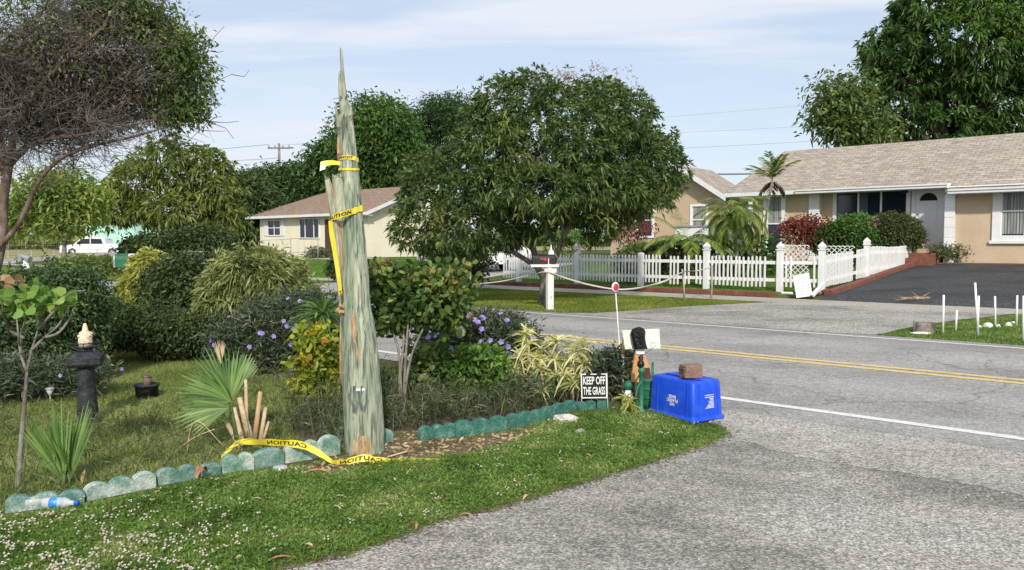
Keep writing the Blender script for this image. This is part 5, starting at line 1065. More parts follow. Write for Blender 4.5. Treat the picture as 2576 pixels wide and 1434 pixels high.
for s_ in (-.7, .7): mb = MB(Ms_); mb.box((2.2, s_-.16, .72), (2.32, s_+.16, .86)); build('headlight', mb, 'grey_metal', Vs)
# ---------------------------------------------------------------- things on the far left
gm = G(318, 800); YG = 14.2; g0 = at(318, 672, YG); GM = thing('mailbox', Vector((g0.x, YG, 0)), 'green and white mailbox above the garden hedge', 'mailbox')
M = Matrix.Translation((g0.x, YG, g0.z)) @ Matrix.Rotation(R(20), 4, 'Z'); mb = MB(M); arch = [(-.10, 0), (.10, 0), (.10, .14)]+[(.10*math.cos(t), .14+.10*math.sin(t)) for t in np.linspace(.3, math.pi-.3, 9)]+[(-.10, .14)]
mb.prism(arch, 0, -.17, .04); bx_ = build('box', mb, 'pump_green', GM, bevel=.006); mb = MB(M); mb.prism(arch, 0, .0401, .34); build('box_back', mb, 'white_worn', GM, bevel=.006)
mb = MB(M); mb.prism([(a*1.06, b*1.04-.004) for a, b in arch], 0, -.20, -.1701); build('box_door', mb, 'grey_metal', bx_, bevel=.004)
mb = MB(); mb.box((g0.x+.02, YG-.05, 0), (g0.x+.12, YG+.05, g0.z-.002)); build('post', mb, 'stake_wood', GM)
c1 = at(62, 655, 13); CM = thing('mailbox', Vector((c1.x, 13, 0)), 'small tilted grey mailbox on a white post behind the far hedge', 'mailbox')
M = Matrix.Translation(c1) @ Matrix.Rotation(R(-12), 4, 'Z') @ Matrix.Rotation(R(14), 4, 'Y'); mb = MB(M); mb.prism([(-.05, 0), (.05, 0), (.05, .06), (.03, .09), (-.03, .09), (-.05, .06)], 0, -.11, .10); build('box', mb, 'grey_metal', CM, bevel=.004)
mb = MB(); mb.tube([(c1.x, 13, 0), (c1.x+.02, 13, c1.z-.003)], [.04, .06], 8); build('post', mb, 'white_paint', CM)
mf = at(482, 650, 15); MF = thing('metal_sawhorse', Vector((mf.x, 15, 0)), 'grey metal barrier frame showing above the dark shrub', 'barrier'); mb = MB(); a, b = at(464, 632, 15), at(512, 634, 15)
for p0_, p1_ in ((a, b), (a, Vector((a.x, 15, 0))), (b, Vector((b.x, 15, 0))), (at(464, 650, 15), at(512, 652, 15))): mb.tube([p0_, p1_], .016, 6)
build('frame', mb, 'grey_metal', MF)
# wire fence along the far left lots
def wirefence(x0, x1, Y0, Y1, n, h, label, mat='grey_metal'):
    a, b = at(x0, 650, Y0), at(x1, 650, Y1); o = thing('wire_fence', on(a.x, a.y), label, 'fence')
    pts = [on(*((a.lerp(b, i/(n-1))).xy)) for i in range(n)]
    for p in pts: mb = MB(); mb.tube([p, p+Vector((0, 0, h))], .025, 6); build('fence_post', mb, mat, o)
    for z in (h-.03, h*.5, .08): mb = MB(); mb.tube([p+Vector((0, 0, z)) for p in pts], .012, 4); build('rail', mb, mat, o)
    mb = MB(); st = .35
    for p, q_ in zip(pts[:-1], pts[1:]):
        L_ = (q_-p).length; m = int(L_/st)
        for k in range(m): mb.tube([p.lerp(q_, k/m)+Vector((0, 0, .08)), p.lerp(q_, k/m)+Vector((0, 0, h-.03))], .005, 3, cap=False)
    build('wire_mesh', mb, mat, o)
wirefence(-40, 395, 44, 50, 9, 1.15, 'thin wire fence in front of the white pickup truck'); wirefence(-60, 200, 96, 90, 7, 1.3, 'distant wire fence crossing the dry field', 'grey_metal')
wirefence(660, 800, 40, 42, 3, 1.5, 'pair of thin metal posts before the cream house'); 
# power pole and lines
pc = at(702, 372, 72); UP = thing('distant_power_pole', Vector((pc.x, 72, .6)), 'distant power pole with crossarm above the tree line', 'utility pole')
mb = MB(); mb.tube([(pc.x, 72, 0), (pc.x, 72, pc.z+.4)], [.16, .11], 8); build('pole', mb, 'bark_grey', UP)
mb = MB(); mb.box((pc.x-1.0, 71.9, pc.z-.08), (pc.x+1.0, 72.05, pc.z+.04)); build('crossarm', mb, 'bark_grey', UP)
for dx_ in (-.9, -.35, .35, .9): mb = MB(); mb.lathe((pc.x+dx_, 71.97, pc.z+.045), [(.05, 0), (.06, .12), (.03, .25)], 8); build('insulator', mb, 'grey_metal', UP)
def cable(a, b, sag, r, label): 
    pts = [a.lerp(b, t)-Vector((0, 0, sag*4*t*(1-t))) for t in np.linspace(0, 1, 30)]; mb = MB(); mb.tube(pts, r, 4, cap=False); tag(build('power_line', mb, 'wire'), label, 'power line', 'overhead power lines')
A_ = lambda d: Vector((pc.x+d, 71.97, pc.z+.3))
cable(A_(.9), at(3400, 130, 64), .5, .008, 'highest overhead line crossing the sky to the right'); cable(A_(.35), at(3400, 215, 64), .9, .008, 'middle overhead line crossing the sky to the right'); cable(Vector((pc.x, 72, pc.z-1.2)), at(3400, 250, 64), .9, .011, 'lowest overhead line crossing the sky to the right')
cable(A_(-.9), at(-700, 392, 60), .8, .02, 'upper overhead line left of the distant pole'); cable(Vector((pc.x, 72, pc.z-.9)), at(-700, 410, 60), .6, .02, 'lower overhead line left of the distant pole')
cable(at(1620, 436, 52), at(2100, 431, 46), .1, .05, 'short thick dark cable between gable and shingle roof')
# ---------------------------------------------------------------- leaf colours
leafmat('mango_leaf', [(.022, .042, .014), (.048, .085, .024), (.08, .128, .036), (.135, .175, .056), (.21, .20, .085)], [0, .3, .6, .9, 1], clump=.9, amt=.22, trans=.22)
leafmat('olive_leaf', [(.055, .085, .024), (.105, .145, .035), (.17, .205, .055), (.26, .28, .09)], clump=.5, amt=.25, trans=.3)
leafmat('bright_olive_leaf', [(.065, .11, .025), (.13, .185, .04), (.21, .265, .065), (.32, .36, .11)], clump=.5, amt=.25, trans=.35)
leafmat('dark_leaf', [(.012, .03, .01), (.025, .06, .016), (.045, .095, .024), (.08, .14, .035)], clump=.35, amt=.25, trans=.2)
leafmat('deep_leaf', [(.02, .045, .012), (.04, .085, .02), (.07, .14, .03), (.13, .21, .05)], clump=.35, amt=.3, trans=.25)
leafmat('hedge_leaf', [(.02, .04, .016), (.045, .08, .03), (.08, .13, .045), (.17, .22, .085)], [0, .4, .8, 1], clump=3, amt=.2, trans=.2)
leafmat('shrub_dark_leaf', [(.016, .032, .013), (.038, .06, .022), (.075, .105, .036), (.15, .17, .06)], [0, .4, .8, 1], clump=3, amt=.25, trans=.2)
leafmat('variegated_leaf', [(.06, .095, .03), (.16, .20, .07), (.34, .37, .14), (.50, .51, .22)], [0, .35, .7, 1], clump=3, amt=.25, trans=.25)
leafmat('yellow_leaf', [(.12, .16, .04), (.30, .34, .07), (.52, .52, .15), (.62, .60, .24)], [0, .3, .7, 1], clump=3, amt=.2, trans=.3)
leafmat('cream_leaf', [(.12, .17, .05), (.38, .40, .14), (.62, .60, .30), (.72, .70, .44)], [0, .25, .6, 1], clump=4, amt=.2, trans=.25)
leafmat('croton_leaf', [(.05, .09, .02), (.16, .22, .03), (.40, .42, .05), (.50, .46, .06), (.5, .14, .04)], [0, .35, .7, .97, 1], clump=5, amt=.25, trans=.3)
leafmat('grape_leaf', [(.025, .055, .015), (.045, .09, .025), (.10, .16, .04), (.22, .27, .08), (.26, .12, .06)], [0, .35, .65, .88, 1], clump=5, amt=.25, trans=.25, spec=.3, rough=.5)
leafmat('new_leaf', [(.20, .26, .05), (.34, .32, .09), (.36, .2, .08), (.30, .12, .07)], clump=5, amt=.2, trans=.35)
leafmat('sapling_leaf', [(.06, .13, .03), (.12, .22, .05), (.20, .32, .08), (.33, .40, .12)], clump=5, amt=.2, trans=.35)
leafmat('red_leaf', [(.06, .015, .018), (.14, .03, .03), (.24, .06, .05), (.12, .10, .04)], clump=4, amt=.2, trans=.3)
leafmat('ruellia_leaf', [(.03, .045, .03), (.06, .08, .05), (.10, .13, .075), (.18, .18, .11)], [0, .4, .8, 1], clump=4, amt=.25, trans=.2)
leafmat('ball_leaf', [(.03, .04, .015), (.05, .07, .022), (.08, .10, .035), (.13, .08, .07)], [0, .4, .85, 1], clump=4, amt=.25, trans=.2)
leafmat('palm_leaf', [(.06, .10, .025), (.12, .18, .04), (.22, .28, .07), (.36, .36, .12)], [0, .35, .75, 1], clump=2, amt=.2, trans=.3)
leafmat('palmetto_leaf', [(.05, .11, .03), (.10, .19, .05), (.18, .27, .08), (.30, .36, .13)], [0, .35, .75, 1], clump=3, amt=.2, trans=.3, spec=.5, rough=.4)
leafmat('fern_leaf', [(.03, .07, .015), (.08, .16, .03), (.18, .30, .055)], clump=5, amt=.2, trans=.3)
leafmat('brown_leaf', [(.045, .038, .028), (.085, .07, .05), (.14, .11, .075), (.07, .09, .04)], clump=2, amt=.2, trans=.15)
leafmat('crown_leaf', [(.03, .055, .018), (.06, .10, .028), (.11, .16, .045), (.2, .22, .08)], clump=2, amt=.25, trans=.25)
leafmat('weed_leaf', [(.07, .055, .035), (.06, .085, .035), (.11, .14, .055), (.30, .26, .15)], [0, .35, .75, 1], clump=2, amt=.2, trans=.25)
leafmat('blossom', [(.30, .17, .11), (.42, .26, .17), (.35, .30, .12)], clump=3, amt=.2, trans=.3)
leafmat('petal_purple', [(.24, .19, .58), (.36, .30, .72), (.48, .42, .80)], clump=9, amt=.1, trans=.3); leafmat('petal_magenta', [(.34, .05, .28), (.48, .12, .40)], clump=9, amt=.1, trans=.3)
leafmat('petal_white', [(.62, .60, .58), (.74, .68, .68), (.66, .46, .54)], clump=.8, amt=.4, trans=.3)
leafmat('grass_near', [(.06, .11, .026), (.12, .205, .045), (.20, .31, .075), (.33, .39, .15), (.48, .44, .26)], [0, .3, .65, .9, 1], clump=2.2, amt=.3, trans=.35, spec=.2)
leafmat('grass_bed', [(.09, .12, .04), (.155, .205, .06), (.245, .29, .10), (.38, .38, .20)], [0, .3, .7, 1], clump=1.2, amt=.25, trans=.3, spec=.2)
leafmat('grass_far', [(.09, .13, .025), (.15, .20, .035), (.24, .27, .06), (.35, .32, .13)], [0, .35, .8, 1], clump=.8, amt=.3, trans=.3, spec=.1)
leafmat('grass_yard', [(.07, .14, .02), (.11, .21, .03), (.17, .28, .045)], clump=.6, amt=.2, trans=.3, spec=.1)
pm('stalk_orange', [(.42, .24, .12), (.56, .38, .22)], 20, .9, stretch=(1, 1, .3))
leafmat('frond_dry', [(.30, .22, .12), (.42, .33, .2)], clump=3, amt=.2, trans=.1)
def lob(px, py, rx, ry, Y, d=.9):
    k = Y/FOC; return (tuple(at(px, py, Y)), (rx*k, rx*k*d, ry*k))
# ---------------------------------------------------------------- generic plants
def bush(name, label, cat, base, Y, lobes, mat, nc, per, leaf, kind='leaf', spread=.12, droop=.3, inner=.5, rosette=0., up=.2, grp=None, stems=6, d=.9, lumps=0, lump_r=.15, stem_mat='bark_brown', part='foliage', sr=.012, zmin=.02, dy=0.):
    b = at(base[0], base[1], Y) if base[1] < 640 else G(*base); x = b.x*Y/b.y if b.y else b.x; y = Y
    z = float(hw(x, y)); root = thing(name, Vector((x, y, z)), label, cat, grp); lb = [lob(*l, Y, d) for l in lobes]
    if stems:
        for _ in range(stems):
            c, r = random.choice(lb); t = Vector(c)+Vector((random.uniform(-.7, .7)*r[0], random.uniform(-.5, .5)*r[1], random.uniform(-.6, .3)*r[2])); a = Vector((x+random.uniform(-.06, .06), y+random.uniform(-.05, .05), z-.02))
            m = (a+t)/2+Vector((random.uniform(-.1, .1)*(t-a).length, 0, .05)); mb = MB(); mb.tube(spl([a, m, t], 8), [sr*(1-.07*i) for i in range(9)], 5); build('stem', mb, stem_mat, root, fixn=False)
    crown(part, lb, mat, root, nc, per, spread, leaf, droop, kind, inner, rosette, up, lumps, lump_r, zmin=z+zmin)
    if lumps and Y < 13:      # stray shoots sticking out of the top
        P, o = clumps(lb, 300, .97); k = o[:, 2] > .1; P, o = P[k][:70], o[k][:70]; m = len(P); D = nrm(o*.5+rng.normal(size=(m, 3))*.25+np.array([0, 0, 1.])); Ls = .10+.14*rng.random(m); f = Fol(); f.bl(P, D, Ls, .005, droop=.05, kind='leaf')
        t = rng.random((m, 9)); Q = (P[:, None]+D[:, None]*(Ls[:, None, None]*t[..., None])).reshape(-1, 3); f.bl(Q, nrm(rdir(len(Q))+np.array([0, 0, .6])), leaf[0]*.9, leaf[1]*.9, droop=.2, kind=kind); f.obj('foliage', mat, root)
    return root
def flowers(root, lobes, Y, n, r, mat, front=True, zmin=None, d=.9):
    lb = [lob(l[0], l[1], l[2]*1.08, l[3]*1.08, Y, d*1.15) for l in lobes]; P, o = clumps(lb, n*3, .95); k = (o[:, 1] < .25) if front else np.ones(len(P), bool); P, o = P[k][:n], o[k][:n]
    f = Fol(); m = len(P)
    for j in range(5):
        a = j*2*math.pi/5; n_ = nrm(o+np.array([0, -.8, .3])); u = nrm(np.cross(n_, np.array([0, 0, 1.]))); v = np.cross(n_, u); D = u*math.cos(a)+v*math.sin(a)+n_*.25
        f.bl(P+o*.01, D, r, r*.8, droop=0, kind='round', side=n_)
    return f.obj('blossoms', mat, root)
def frond(f, base, az, Lh, el0, curve, n, leafl, leafw, lift=.3, mb=None, mr=.006, droopl=.35, tip=.25):
    """feather frond; returns nothing, adds leaflets to f and the rachis to mb"""
    h = Vector((math.cos(az), math.sin(az), 0)); p = Vector(base); el = el0; pts = [p.copy()]; k = 12
    for i in range(k): p = p+(h*math.cos(el)+Vector((0, 0, math.sin(el))))*Lh/k; el -= curve/k; pts.append(p.copy())
    if mb is not None: mb.tube(pts, [mr*(1-.8*i/k) for i in range(k+1)], 4, cap=False)
    P, D, Ls = [], [], []
    s = Vector((-h.y, h.x, 0))
    for i in range(n):
        t = .1+.9*i/(n-1); j = min(k-1, int(t*k)); q = pts[j].lerp(pts[j+1], t*k-j); tg = (pts[j+1]-pts[j]).normalized(); nn = s.cross(tg)
        for sg in (-1, 1):
            dd = (s*sg*.85+tg*(.45+.6*t)+nn*(-lift)*-1*random.uniform(.3, 1.2)).normalized(); P.append(tuple(q)); D.append(tuple(dd)); Ls.append(leafl*(.55+.45*math.sin(math.pi*min(1, .15+t*.85)))*random.uniform(.85, 1.1)*(1-tip*t))
    Ls = np.array(Ls); f.bl(np.array(P), np.array(D), Ls, leafw, droop=droopl, kind='strap', side=rng.normal(size=(len(P), 3))*.25+np.array([0, 0, 1.]))
# ---------------------------------------------------------------- mango tree on the far verge
tb = G(1368, 763); YT = tb.y
MT_ = thing('mango_tree', tb, 'large rounded mango tree with drooping leaves on the far verge', 'tree')
mb = MB(); T_ = lambda x, y, d=0: at(x, y, YT+d)
fork = T_(1372, 700); mb.tube(spl([tb-Vector((0, 0, .1)), T_(1370, 735), fork], 8), [.17, .15, .14, .135, .13, .13, .13, .13, .13][:9], 12)
ends = []
for pts, r in (([fork, T_(1352, 672, .1), T_(1340, 620, .2), T_(1320, 560, .3)], .10), ([fork, T_(1400, 640, -.1), T_(1425, 580, -.2), T_(1448, 530, -.2)], .085), ([fork, T_(1388, 660, .2), T_(1392, 600, .3), T_(1400, 520, .3)], .09), ([T_(1352, 672, .1), T_(1300, 640, -.2), T_(1230, 600, -.4), T_(1150, 560, -.3)], .07)):
    q = spl(pts, 14); mb.tube(q, [r*(1-.03*i) for i in range(len(q))], 9)
    for _ in range(3): limb(mb, q[-1-random.randint(0, 5)], Vector((random.uniform(-1, 1), random.uniform(-1, 1), random.uniform(.2, 1.2))), 1.2, r*.5, 2, .7, .3, ends, 6)
build('trunk', mb, 'bark_grey', MT_)
ml = [lob(*l, YT, .95) for l in ((1420, 360, 235, 175), (1300, 400, 180, 150), (1570, 430, 140, 135), (1370, 480, 250, 80), (1220, 370, 90, 110), (1190, 440, 90, 90), (1520, 300, 110, 90), (1290, 270, 110, 75), (1490, 515, 105, 62), (1625, 400, 90, 90), (1600, 470, 80, 55), (1290, 550, 100, 52), (1400, 530, 80, 35), (1505, 565, 55, 38), (1260, 590, 60, 35))]
ml += [lob(*l, YT-.6, 1.) for l in ((1120, 490, 120, 95), (1055, 555, 85, 68), (1190, 570, 110, 70), (1130, 600, 95, 45), (1110, 430, 85, 60))]
crown('crown', ml, 'mango_leaf', MT_, nc=6200, per=11, spread=.36, leaf=(.17, .046), droop=.3, inner=.74, rosette=1., up=.1, lumps=190, lump_r=.42)
P, o = clumps([lob(1500, 290, 120, 100, YT), lob(1400, 300, 110, 100, YT)], 260, .97); k = (P[:, 2] > at(0, 235, YT).z); P = P[k]
P = np.repeat(P, 9, 0)+rng.normal(size=(len(P)*9, 3))*.06; f = Fol(); f.bl(P+np.array([0, 0, .08]), rdir(len(P), 1.2), .13, .025); f.obj('blossom', 'blossom', MT_)
P, o = clumps([lob(1400, 560, 130, 70, YT-.9), lob(1330, 470, 120, 60, YT-1.6), lob(1280, 360, 70, 60, YT-1.5), lob(1600, 500, 90, 60, YT-1)], 60, .8)
f = Fol(); P = np.repeat(P, 9, 0)+rng.normal(size=(len(P)*9, 3))*.1; f.bl(P, rdir(len(P), -.3), .2, .05, droop=.5); f.obj('olive_leaves', 'olive_leaf', MT_)
# ---------------------------------------------------------------- big dry-branched tree, upper left
YL = 13.0; KL = 1.35; bt = at(-25, 900, YL); LT = thing('tree', Vector((bt.x, YL, 0)), 'large dark tree with dense bare twigs filling the upper corner', 'tree')
mb = MB(); L_ = lambda x, y, d=0: at(x, y, YL+d)
tr = spl([Vector((bt.x, YL, -.1)), L_(-30, 760), L_(2, 600), L_(8, 500), L_(22, 415)], 24); mb.tube(tr, [(.085-.0015*i)*KL for i in range(len(tr))], 12)
arms = []
for pts, r in (([L_(22, 415), L_(60, 375), L_(120, 330), L_(200, 270), L_(300, 215)], .05), ([L_(15, 440), L_(0, 340, .2), L_(20, 230, .3), L_(60, 120, .4), L_(110, 20, .5)], .06), ([L_(22, 415), L_(40, 330, -.3), L_(90, 230, -.5), L_(190, 130, -.7), L_(270, 60, -.7)], .05),
               ([L_(22, 415), L_(-40, 330), L_(-130, 240), L_(-200, 150)], .06), ([L_(-45, 660), L_(40, 575, -.2), L_(85, 480, -.25), L_(118, 430, -.3), L_(165, 392, -.3), L_(240, 365, -.3), L_(330, 345, -.3), L_(400, 325, -.3)], .032),
               ([L_(60, 375), L_(110, 352, -.3), L_(200, 340, -.5), L_(300, 320, -.6), L_(390, 300, -.6)], .028), ([L_(80, 365), L_(150, 300, .3), L_(260, 260, .5), L_(400, 215, .7)], .035), ([L_(110, 350, .2), L_(190, 290, .4), L_(310, 250, .9), L_(430, 270, 1.)], .03)):
    q = spl(pts, 26); mb.tube(q, [KL*r*(1-.03*i) if 1-.03*i > .25 else KL*r*.25 for i in range(len(q))], 8); arms.append((q, r))
build('trunk', mb, 'bark_brown', LT)
def twigs(name, n, seed, mat, srcs, Ls, r0, bias):
    q_ = random.Random(seed); mb = MB()
    for _ in range(n):
        q, r = q_.choice(srcs); p = Vector(q_.choice(q[len(q)//4:]))
        if CX+FOC*p.x/p.y > 440: continue
        d = Vector((q_.gauss(bias[0], .8), q_.gauss(0, .75), q_.gauss(bias[2], .6))).normalized(); Lh = KL*Ls*q_.uniform(.5, 1.3)*(.45 if CX+FOC*p.x/p.y > 400 else 1); pts = [p.copy()]
        for i in range(5): d = (d+Vector((q_.gauss(0, .22), q_.gauss(0, .22), q_.gauss(0, .2)))).normalized(); p = p+d*Lh/5; pts.append(p.copy())
        mb.tube(pts, [KL*r0*(1-.15*i) for i in range(6)], 3, cap=False)
        out.append((pts, r0))
        for k in range(4):
            a = Vector(q_.choice(pts[1:])); e = (d+Vector((q_.gauss(0, .8), q_.gauss(0, .8), q_.gauss(0, .7)))).normalized(); b = a+e*Lh*.18+Vector((0, 0, q_.gauss(0, .03))); c = b+(e+Vector((q_.gauss(0, .4), q_.gauss(0, .4), q_.gauss(0, .4))))*Lh*.18; mb.tube([a, b, c], [r0*.7, r0*.5, r0*.35], 3, cap=False)
    build(name, mb, mat, LT, fixn=False)
out = []; up_arms = [arms[i] for i in (0, 1, 2, 3, 6, 7)]
twigs('branches', 120, 5, 'twig_grey', up_arms, 1.1, .012, (.3, 0, .25)); lvl = list(out)
twigs('branches', 2000, 6, 'twig_grey', lvl, .6, .0055, (.3, 0, .1))
lvl2 = lvl+[arms[5], arms[0], arms[6]]; twigs('branches', 500, 8, 'twig_grey', lvl2, .55, .005, (.4, 0, .05)); low = [arms[4], arms[5]]; twigs('branches', 60, 9, 'twig_grey', low, .35, .004, (.5, 0, .3))
LL = [lob(*l, YL, .8) for l in ((190, 80, 230, 150), (370, 170, 140, 125), (410, 250, 80, 55), (0, 90, 200, 150), (100, -80, 300, 120))]
crown('crown', LL, 'crown_leaf', LT, nc=560, per=12, spread=.19, leaf=(.085, .037), droop=.3, inner=.93, up=.1, lumps=90, lump_r=.27, zmin=at(0, 230, YL).z)
crown('crown', [lob(*l, YL, .8) for l in ((460, 200, 58, 95), (440, 130, 58, 60), (400, 80, 70, 60), (300, 40, 100, 50), (440, 270, 50, 40))], 'crown_leaf', LT, nc=800, per=14, spread=.17, leaf=(.09, .038), inner=.4, lumps=40, lump_r=.17)
crown('crown', [lob(*l, YL, .8) for l in ((150, 170, 220, 130), (320, 240, 160, 70), (20, 210, 180, 100), (260, 120, 180, 90))], 'brown_leaf', LT, nc=1700, per=10, spread=.22, leaf=(.07, .03), inner=.2)
# ---------------------------------------------------------------- trees behind
def tree(label, base, Y, lobes, mat, nc, per, leaf, spread, trunk_r=.16, lumps=40, lump_r=.8, name='tree', inner=.6, forks=3, grp=None, bark='bark_brown', top=None, d=.9, rosette=0., droop=.35, up=.1):
    b = at(base[0], base[1], Y); z = float(hw(b.x, Y)); root = thing(name, Vector((b.x, Y, z)), label, 'tree', grp); lb = [lob(*l, Y, d) for l in lobes]; mb = MB()
    c = Vector(lb[0][0]); t = Vector((b.x, Y, z-.1)); m = t.lerp(c, .45) if top is None else at(top[0], top[1], Y); mb.tube(spl([t, t.lerp(m, .5)+Vector((random.uniform(-.1, .1), 0, 0)), m], 8), [trunk_r*(1-.05*i) for i in range(9)], 9)
    for l in lb:
        q = spl([m, m.lerp(Vector(l[0]), .5)+Vector((random.uniform(-.3, .3), random.uniform(-.3, .3), .2)), Vector(l[0])], 8); mb.tube(q, [trunk_r*.5*(1-.08*i) for i in range(9)], 6)
        for _ in range(forks): limb(mb, q[-2], Vector((random.uniform(-1, 1), random.uniform(-1, 1), random.uniform(0, 1))), l[1][0]*.5, trunk_r*.2, 1, .7, .2, None, 4)
    build('trunk', mb, bark, root); crown('crown', lb, mat, root, nc, per, spread, leaf, droop, 'leaf', inner, rosette, up, lumps, lump_r, zmin=z+.3); return root
tree('spreading olive green tree behind the shrubs with sky showing through', (492, 640), 42, ((440, 420, 90, 82), (365, 465, 80, 60), (520, 465, 75, 85), (305, 525, 60, 35), (450, 530, 110, 50), (550, 540, 50, 50)), 'olive_leaf', 1300, 13, (.36, .10), .65, .2, 60, .7, top=(480, 570), bark='bark_grey', rosette=1., droop=.5)
tree('broad yellow green tree in front of the white pickup truck', (162, 655), 36, ((145, 480, 85, 48), (80, 515, 60, 42), (205, 505, 55, 45), (150, 545, 70, 25), (40, 555, 40, 20)), 'bright_olive_leaf', 800, 12, (.30, .10), .45, .13, 45, .5, top=(163, 585), bark='bark_grey')
tree('dense round dark green tree behind the cream house', (950, 620), 62, ((945, 345, 82, 88), (905, 420, 55, 60), (985, 410, 62, 66), (930, 470, 60, 40)), 'deep_leaf', 2600, 12, (.42, .17), .75, .4, 120, .8, inner=.8)
tree('feathery dark tree standing behind the mango crown', (1085, 620), 66, ((1090, 310, 42, 50), (1050, 345, 40, 45), (1070, 400, 50, 50), (1130, 290, 35, 35)), 'dark_leaf', 800, 12, (.55, .09), .7, .4, 60, 1.2)
BGT = 'dark trees behind the cream house'
tree('tall dark tree just left of the pole', (800, 620), 68, ((825, 420, 38, 50), (785, 460, 45, 50), (848, 395, 26, 40), (800, 500, 50, 35)), 'dark_leaf', 1000, 12, (.5, .16), .7, .35, 60, .8, grp=BGT)
tree('dark tree left of the cream house ridge by the distant power pole', (720, 620), 70, ((715, 460, 50, 40), (690, 490, 60, 40), (750, 480, 45, 40), (655, 480, 30, 40)), 'dark_leaf', 1100, 12, (.5, .16), .7, .35, 60, .8, grp=BGT)
tree('brownish dark thicket tree between olive tree and cream house', (610, 625), 60, ((620, 495, 42, 55), (590, 550, 40, 50), (650, 540, 40, 45), (640, 590, 40, 35)), 'shrub_dark_leaf', 1000, 12, (.42, .13), .7, .2, 50, .7, grp=BGT)
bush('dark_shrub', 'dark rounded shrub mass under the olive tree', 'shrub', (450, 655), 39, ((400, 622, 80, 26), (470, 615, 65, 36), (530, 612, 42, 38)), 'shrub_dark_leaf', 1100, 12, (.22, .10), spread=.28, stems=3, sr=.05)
tree('huge dark green tree rising behind the shingle roof', (2400, 620), 46, ((2420, 130, 195, 150), (2280, 220, 100, 90), (2240, 290, 90, 65), (2255, 130, 70, 60), (2500, 260, 150, 110), (2440, 10, 150, 90), (2340, 320, 120, 60), (2560, 120, 90, 150), (2260, 190, 60, 70), (2450, 350, 140, 60)), 'deep_leaf', 6000, 12, (.40, .12), .8, .6, 230, 1.1, inner=.75, rosette=1., droop=.5, up=-.1)
tree('smaller grey green tree left of the huge tree behind the roof', (2140, 620), 44, ((2115, 240, 45, 55), (2150, 300, 55, 45), (2100, 290, 35, 35), (2180, 340, 70, 30)), 'crown_leaf', 700, 10, (.38, .13), .6, .2, 40, .6)
tree('low tree behind the gabled house roof', (1660, 620), 60, ((1600, 470, 60, 30), (1540, 520, 60, 40)), 'dark_leaf', 300, 12, (.6, .2), .9, .2, 20, 1.)
# far-off woods along the horizon: one mass
f = Fol(); n = 26000
azs = rng.uniform(-math.radians(48), math.radians(48), n); dist = 330+rng.normal(size=n)*14; hh = 4.8+2.4*np.sin(azs*37)+1.6*np.sin(azs*91+1)+.8*np.sin(azs*211)
P = np.stack([np.sin(azs)*dist, np.cos(azs)*dist, .3+hh*rng.random(n)**.6], 1); f.bl(P, rdir(n, .3), 3.0, 1.6); o = f.obj('far_woods', 'deep_leaf'); tag(o, 'far-off woods along the horizon', 'woods', kind='stuff')
f = Fol(); n = 5000; xs = rng.uniform(-140, 330, n); Yd = rng.uniform(118, 132, n)
P = np.array([tuple(at(x, 615, y)) for x, y in zip(xs, Yd)]); P[:, 2] = .3+rng.random(n)**.7*(2.6+1.5*np.sin(xs*.05)+np.sin(xs*.13)); f.bl(P, rdir(n, .3), 1.1, .5); o = f.obj('far_thicket', 'olive_leaf'); tag(o, 'low thicket behind the dry field', 'thicket', kind='stuff')
# ---------------------------------------------------------------- garden bed shrubs, near side
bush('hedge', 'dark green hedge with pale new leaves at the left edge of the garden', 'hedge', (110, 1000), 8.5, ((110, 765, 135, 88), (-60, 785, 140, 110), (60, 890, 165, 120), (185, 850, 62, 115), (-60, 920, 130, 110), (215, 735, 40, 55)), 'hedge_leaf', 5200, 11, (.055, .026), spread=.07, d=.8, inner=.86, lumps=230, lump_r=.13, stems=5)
bush('variegated_shrub', 'tall yellow variegated shrub beside the green mailbox', 'shrub', (345, 900), 11.8, ((380, 682, 42, 44), (365, 730, 50, 50), (335, 790, 52, 55)), 'yellow_leaf', 900, 12, (.14, .03), spread=.09, rosette=1., droop=.5, inner=.7, up=.4)
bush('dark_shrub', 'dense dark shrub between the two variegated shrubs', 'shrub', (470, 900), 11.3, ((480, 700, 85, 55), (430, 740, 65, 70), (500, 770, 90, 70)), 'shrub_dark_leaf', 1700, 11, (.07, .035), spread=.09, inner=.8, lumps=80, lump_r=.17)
bush('variegated_shrub', 'big rounded pale variegated shrub left of the pole', 'shrub', (640, 900), 10.6, ((650, 705, 105, 68), (600, 750, 90, 65), (710, 760, 80, 65), (560, 720, 50, 50)), 'variegated_leaf', 2100, 13, (.14, .028), spread=.10, rosette=1., droop=.55, inner=.8, up=.3, lumps=60, lump_r=.16)
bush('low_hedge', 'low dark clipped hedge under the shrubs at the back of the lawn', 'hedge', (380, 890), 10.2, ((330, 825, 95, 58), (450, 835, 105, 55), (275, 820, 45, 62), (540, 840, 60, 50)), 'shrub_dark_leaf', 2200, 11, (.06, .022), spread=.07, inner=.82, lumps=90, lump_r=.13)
RL = ((690, 830, 90, 75), (620, 860, 75, 60), (780, 820, 75, 75), (710, 890, 100, 45), (830, 850, 60, 80))
r_ = bush('flowering_bush', 'dark leaved bush with purple flowers left of the pole', 'flowering bush', (720, 935), 9.4, RL, 'ruellia_leaf', 3200, 10, (.10, .016), spread=.08, inner=.8, up=.6, stems=12, lumps=110, lump_r=.14)
flowers(r_, RL, 9.2, 30, .030, 'petal_purple')
RR = ((1170, 838, 75, 46), (1255, 848, 72, 48), (1110, 890, 60, 50), (1200, 900, 90, 50), (1310, 890, 40, 35))
r_ = bush('flowering_bush', 'purple flowering bush by the road right of the pole', 'flowering bush', (1200, 960), 8.3, RR, 'ruellia_leaf', 1700, 10, (.10, .016), spread=.08, inner=.7, up=.8, stems=14)
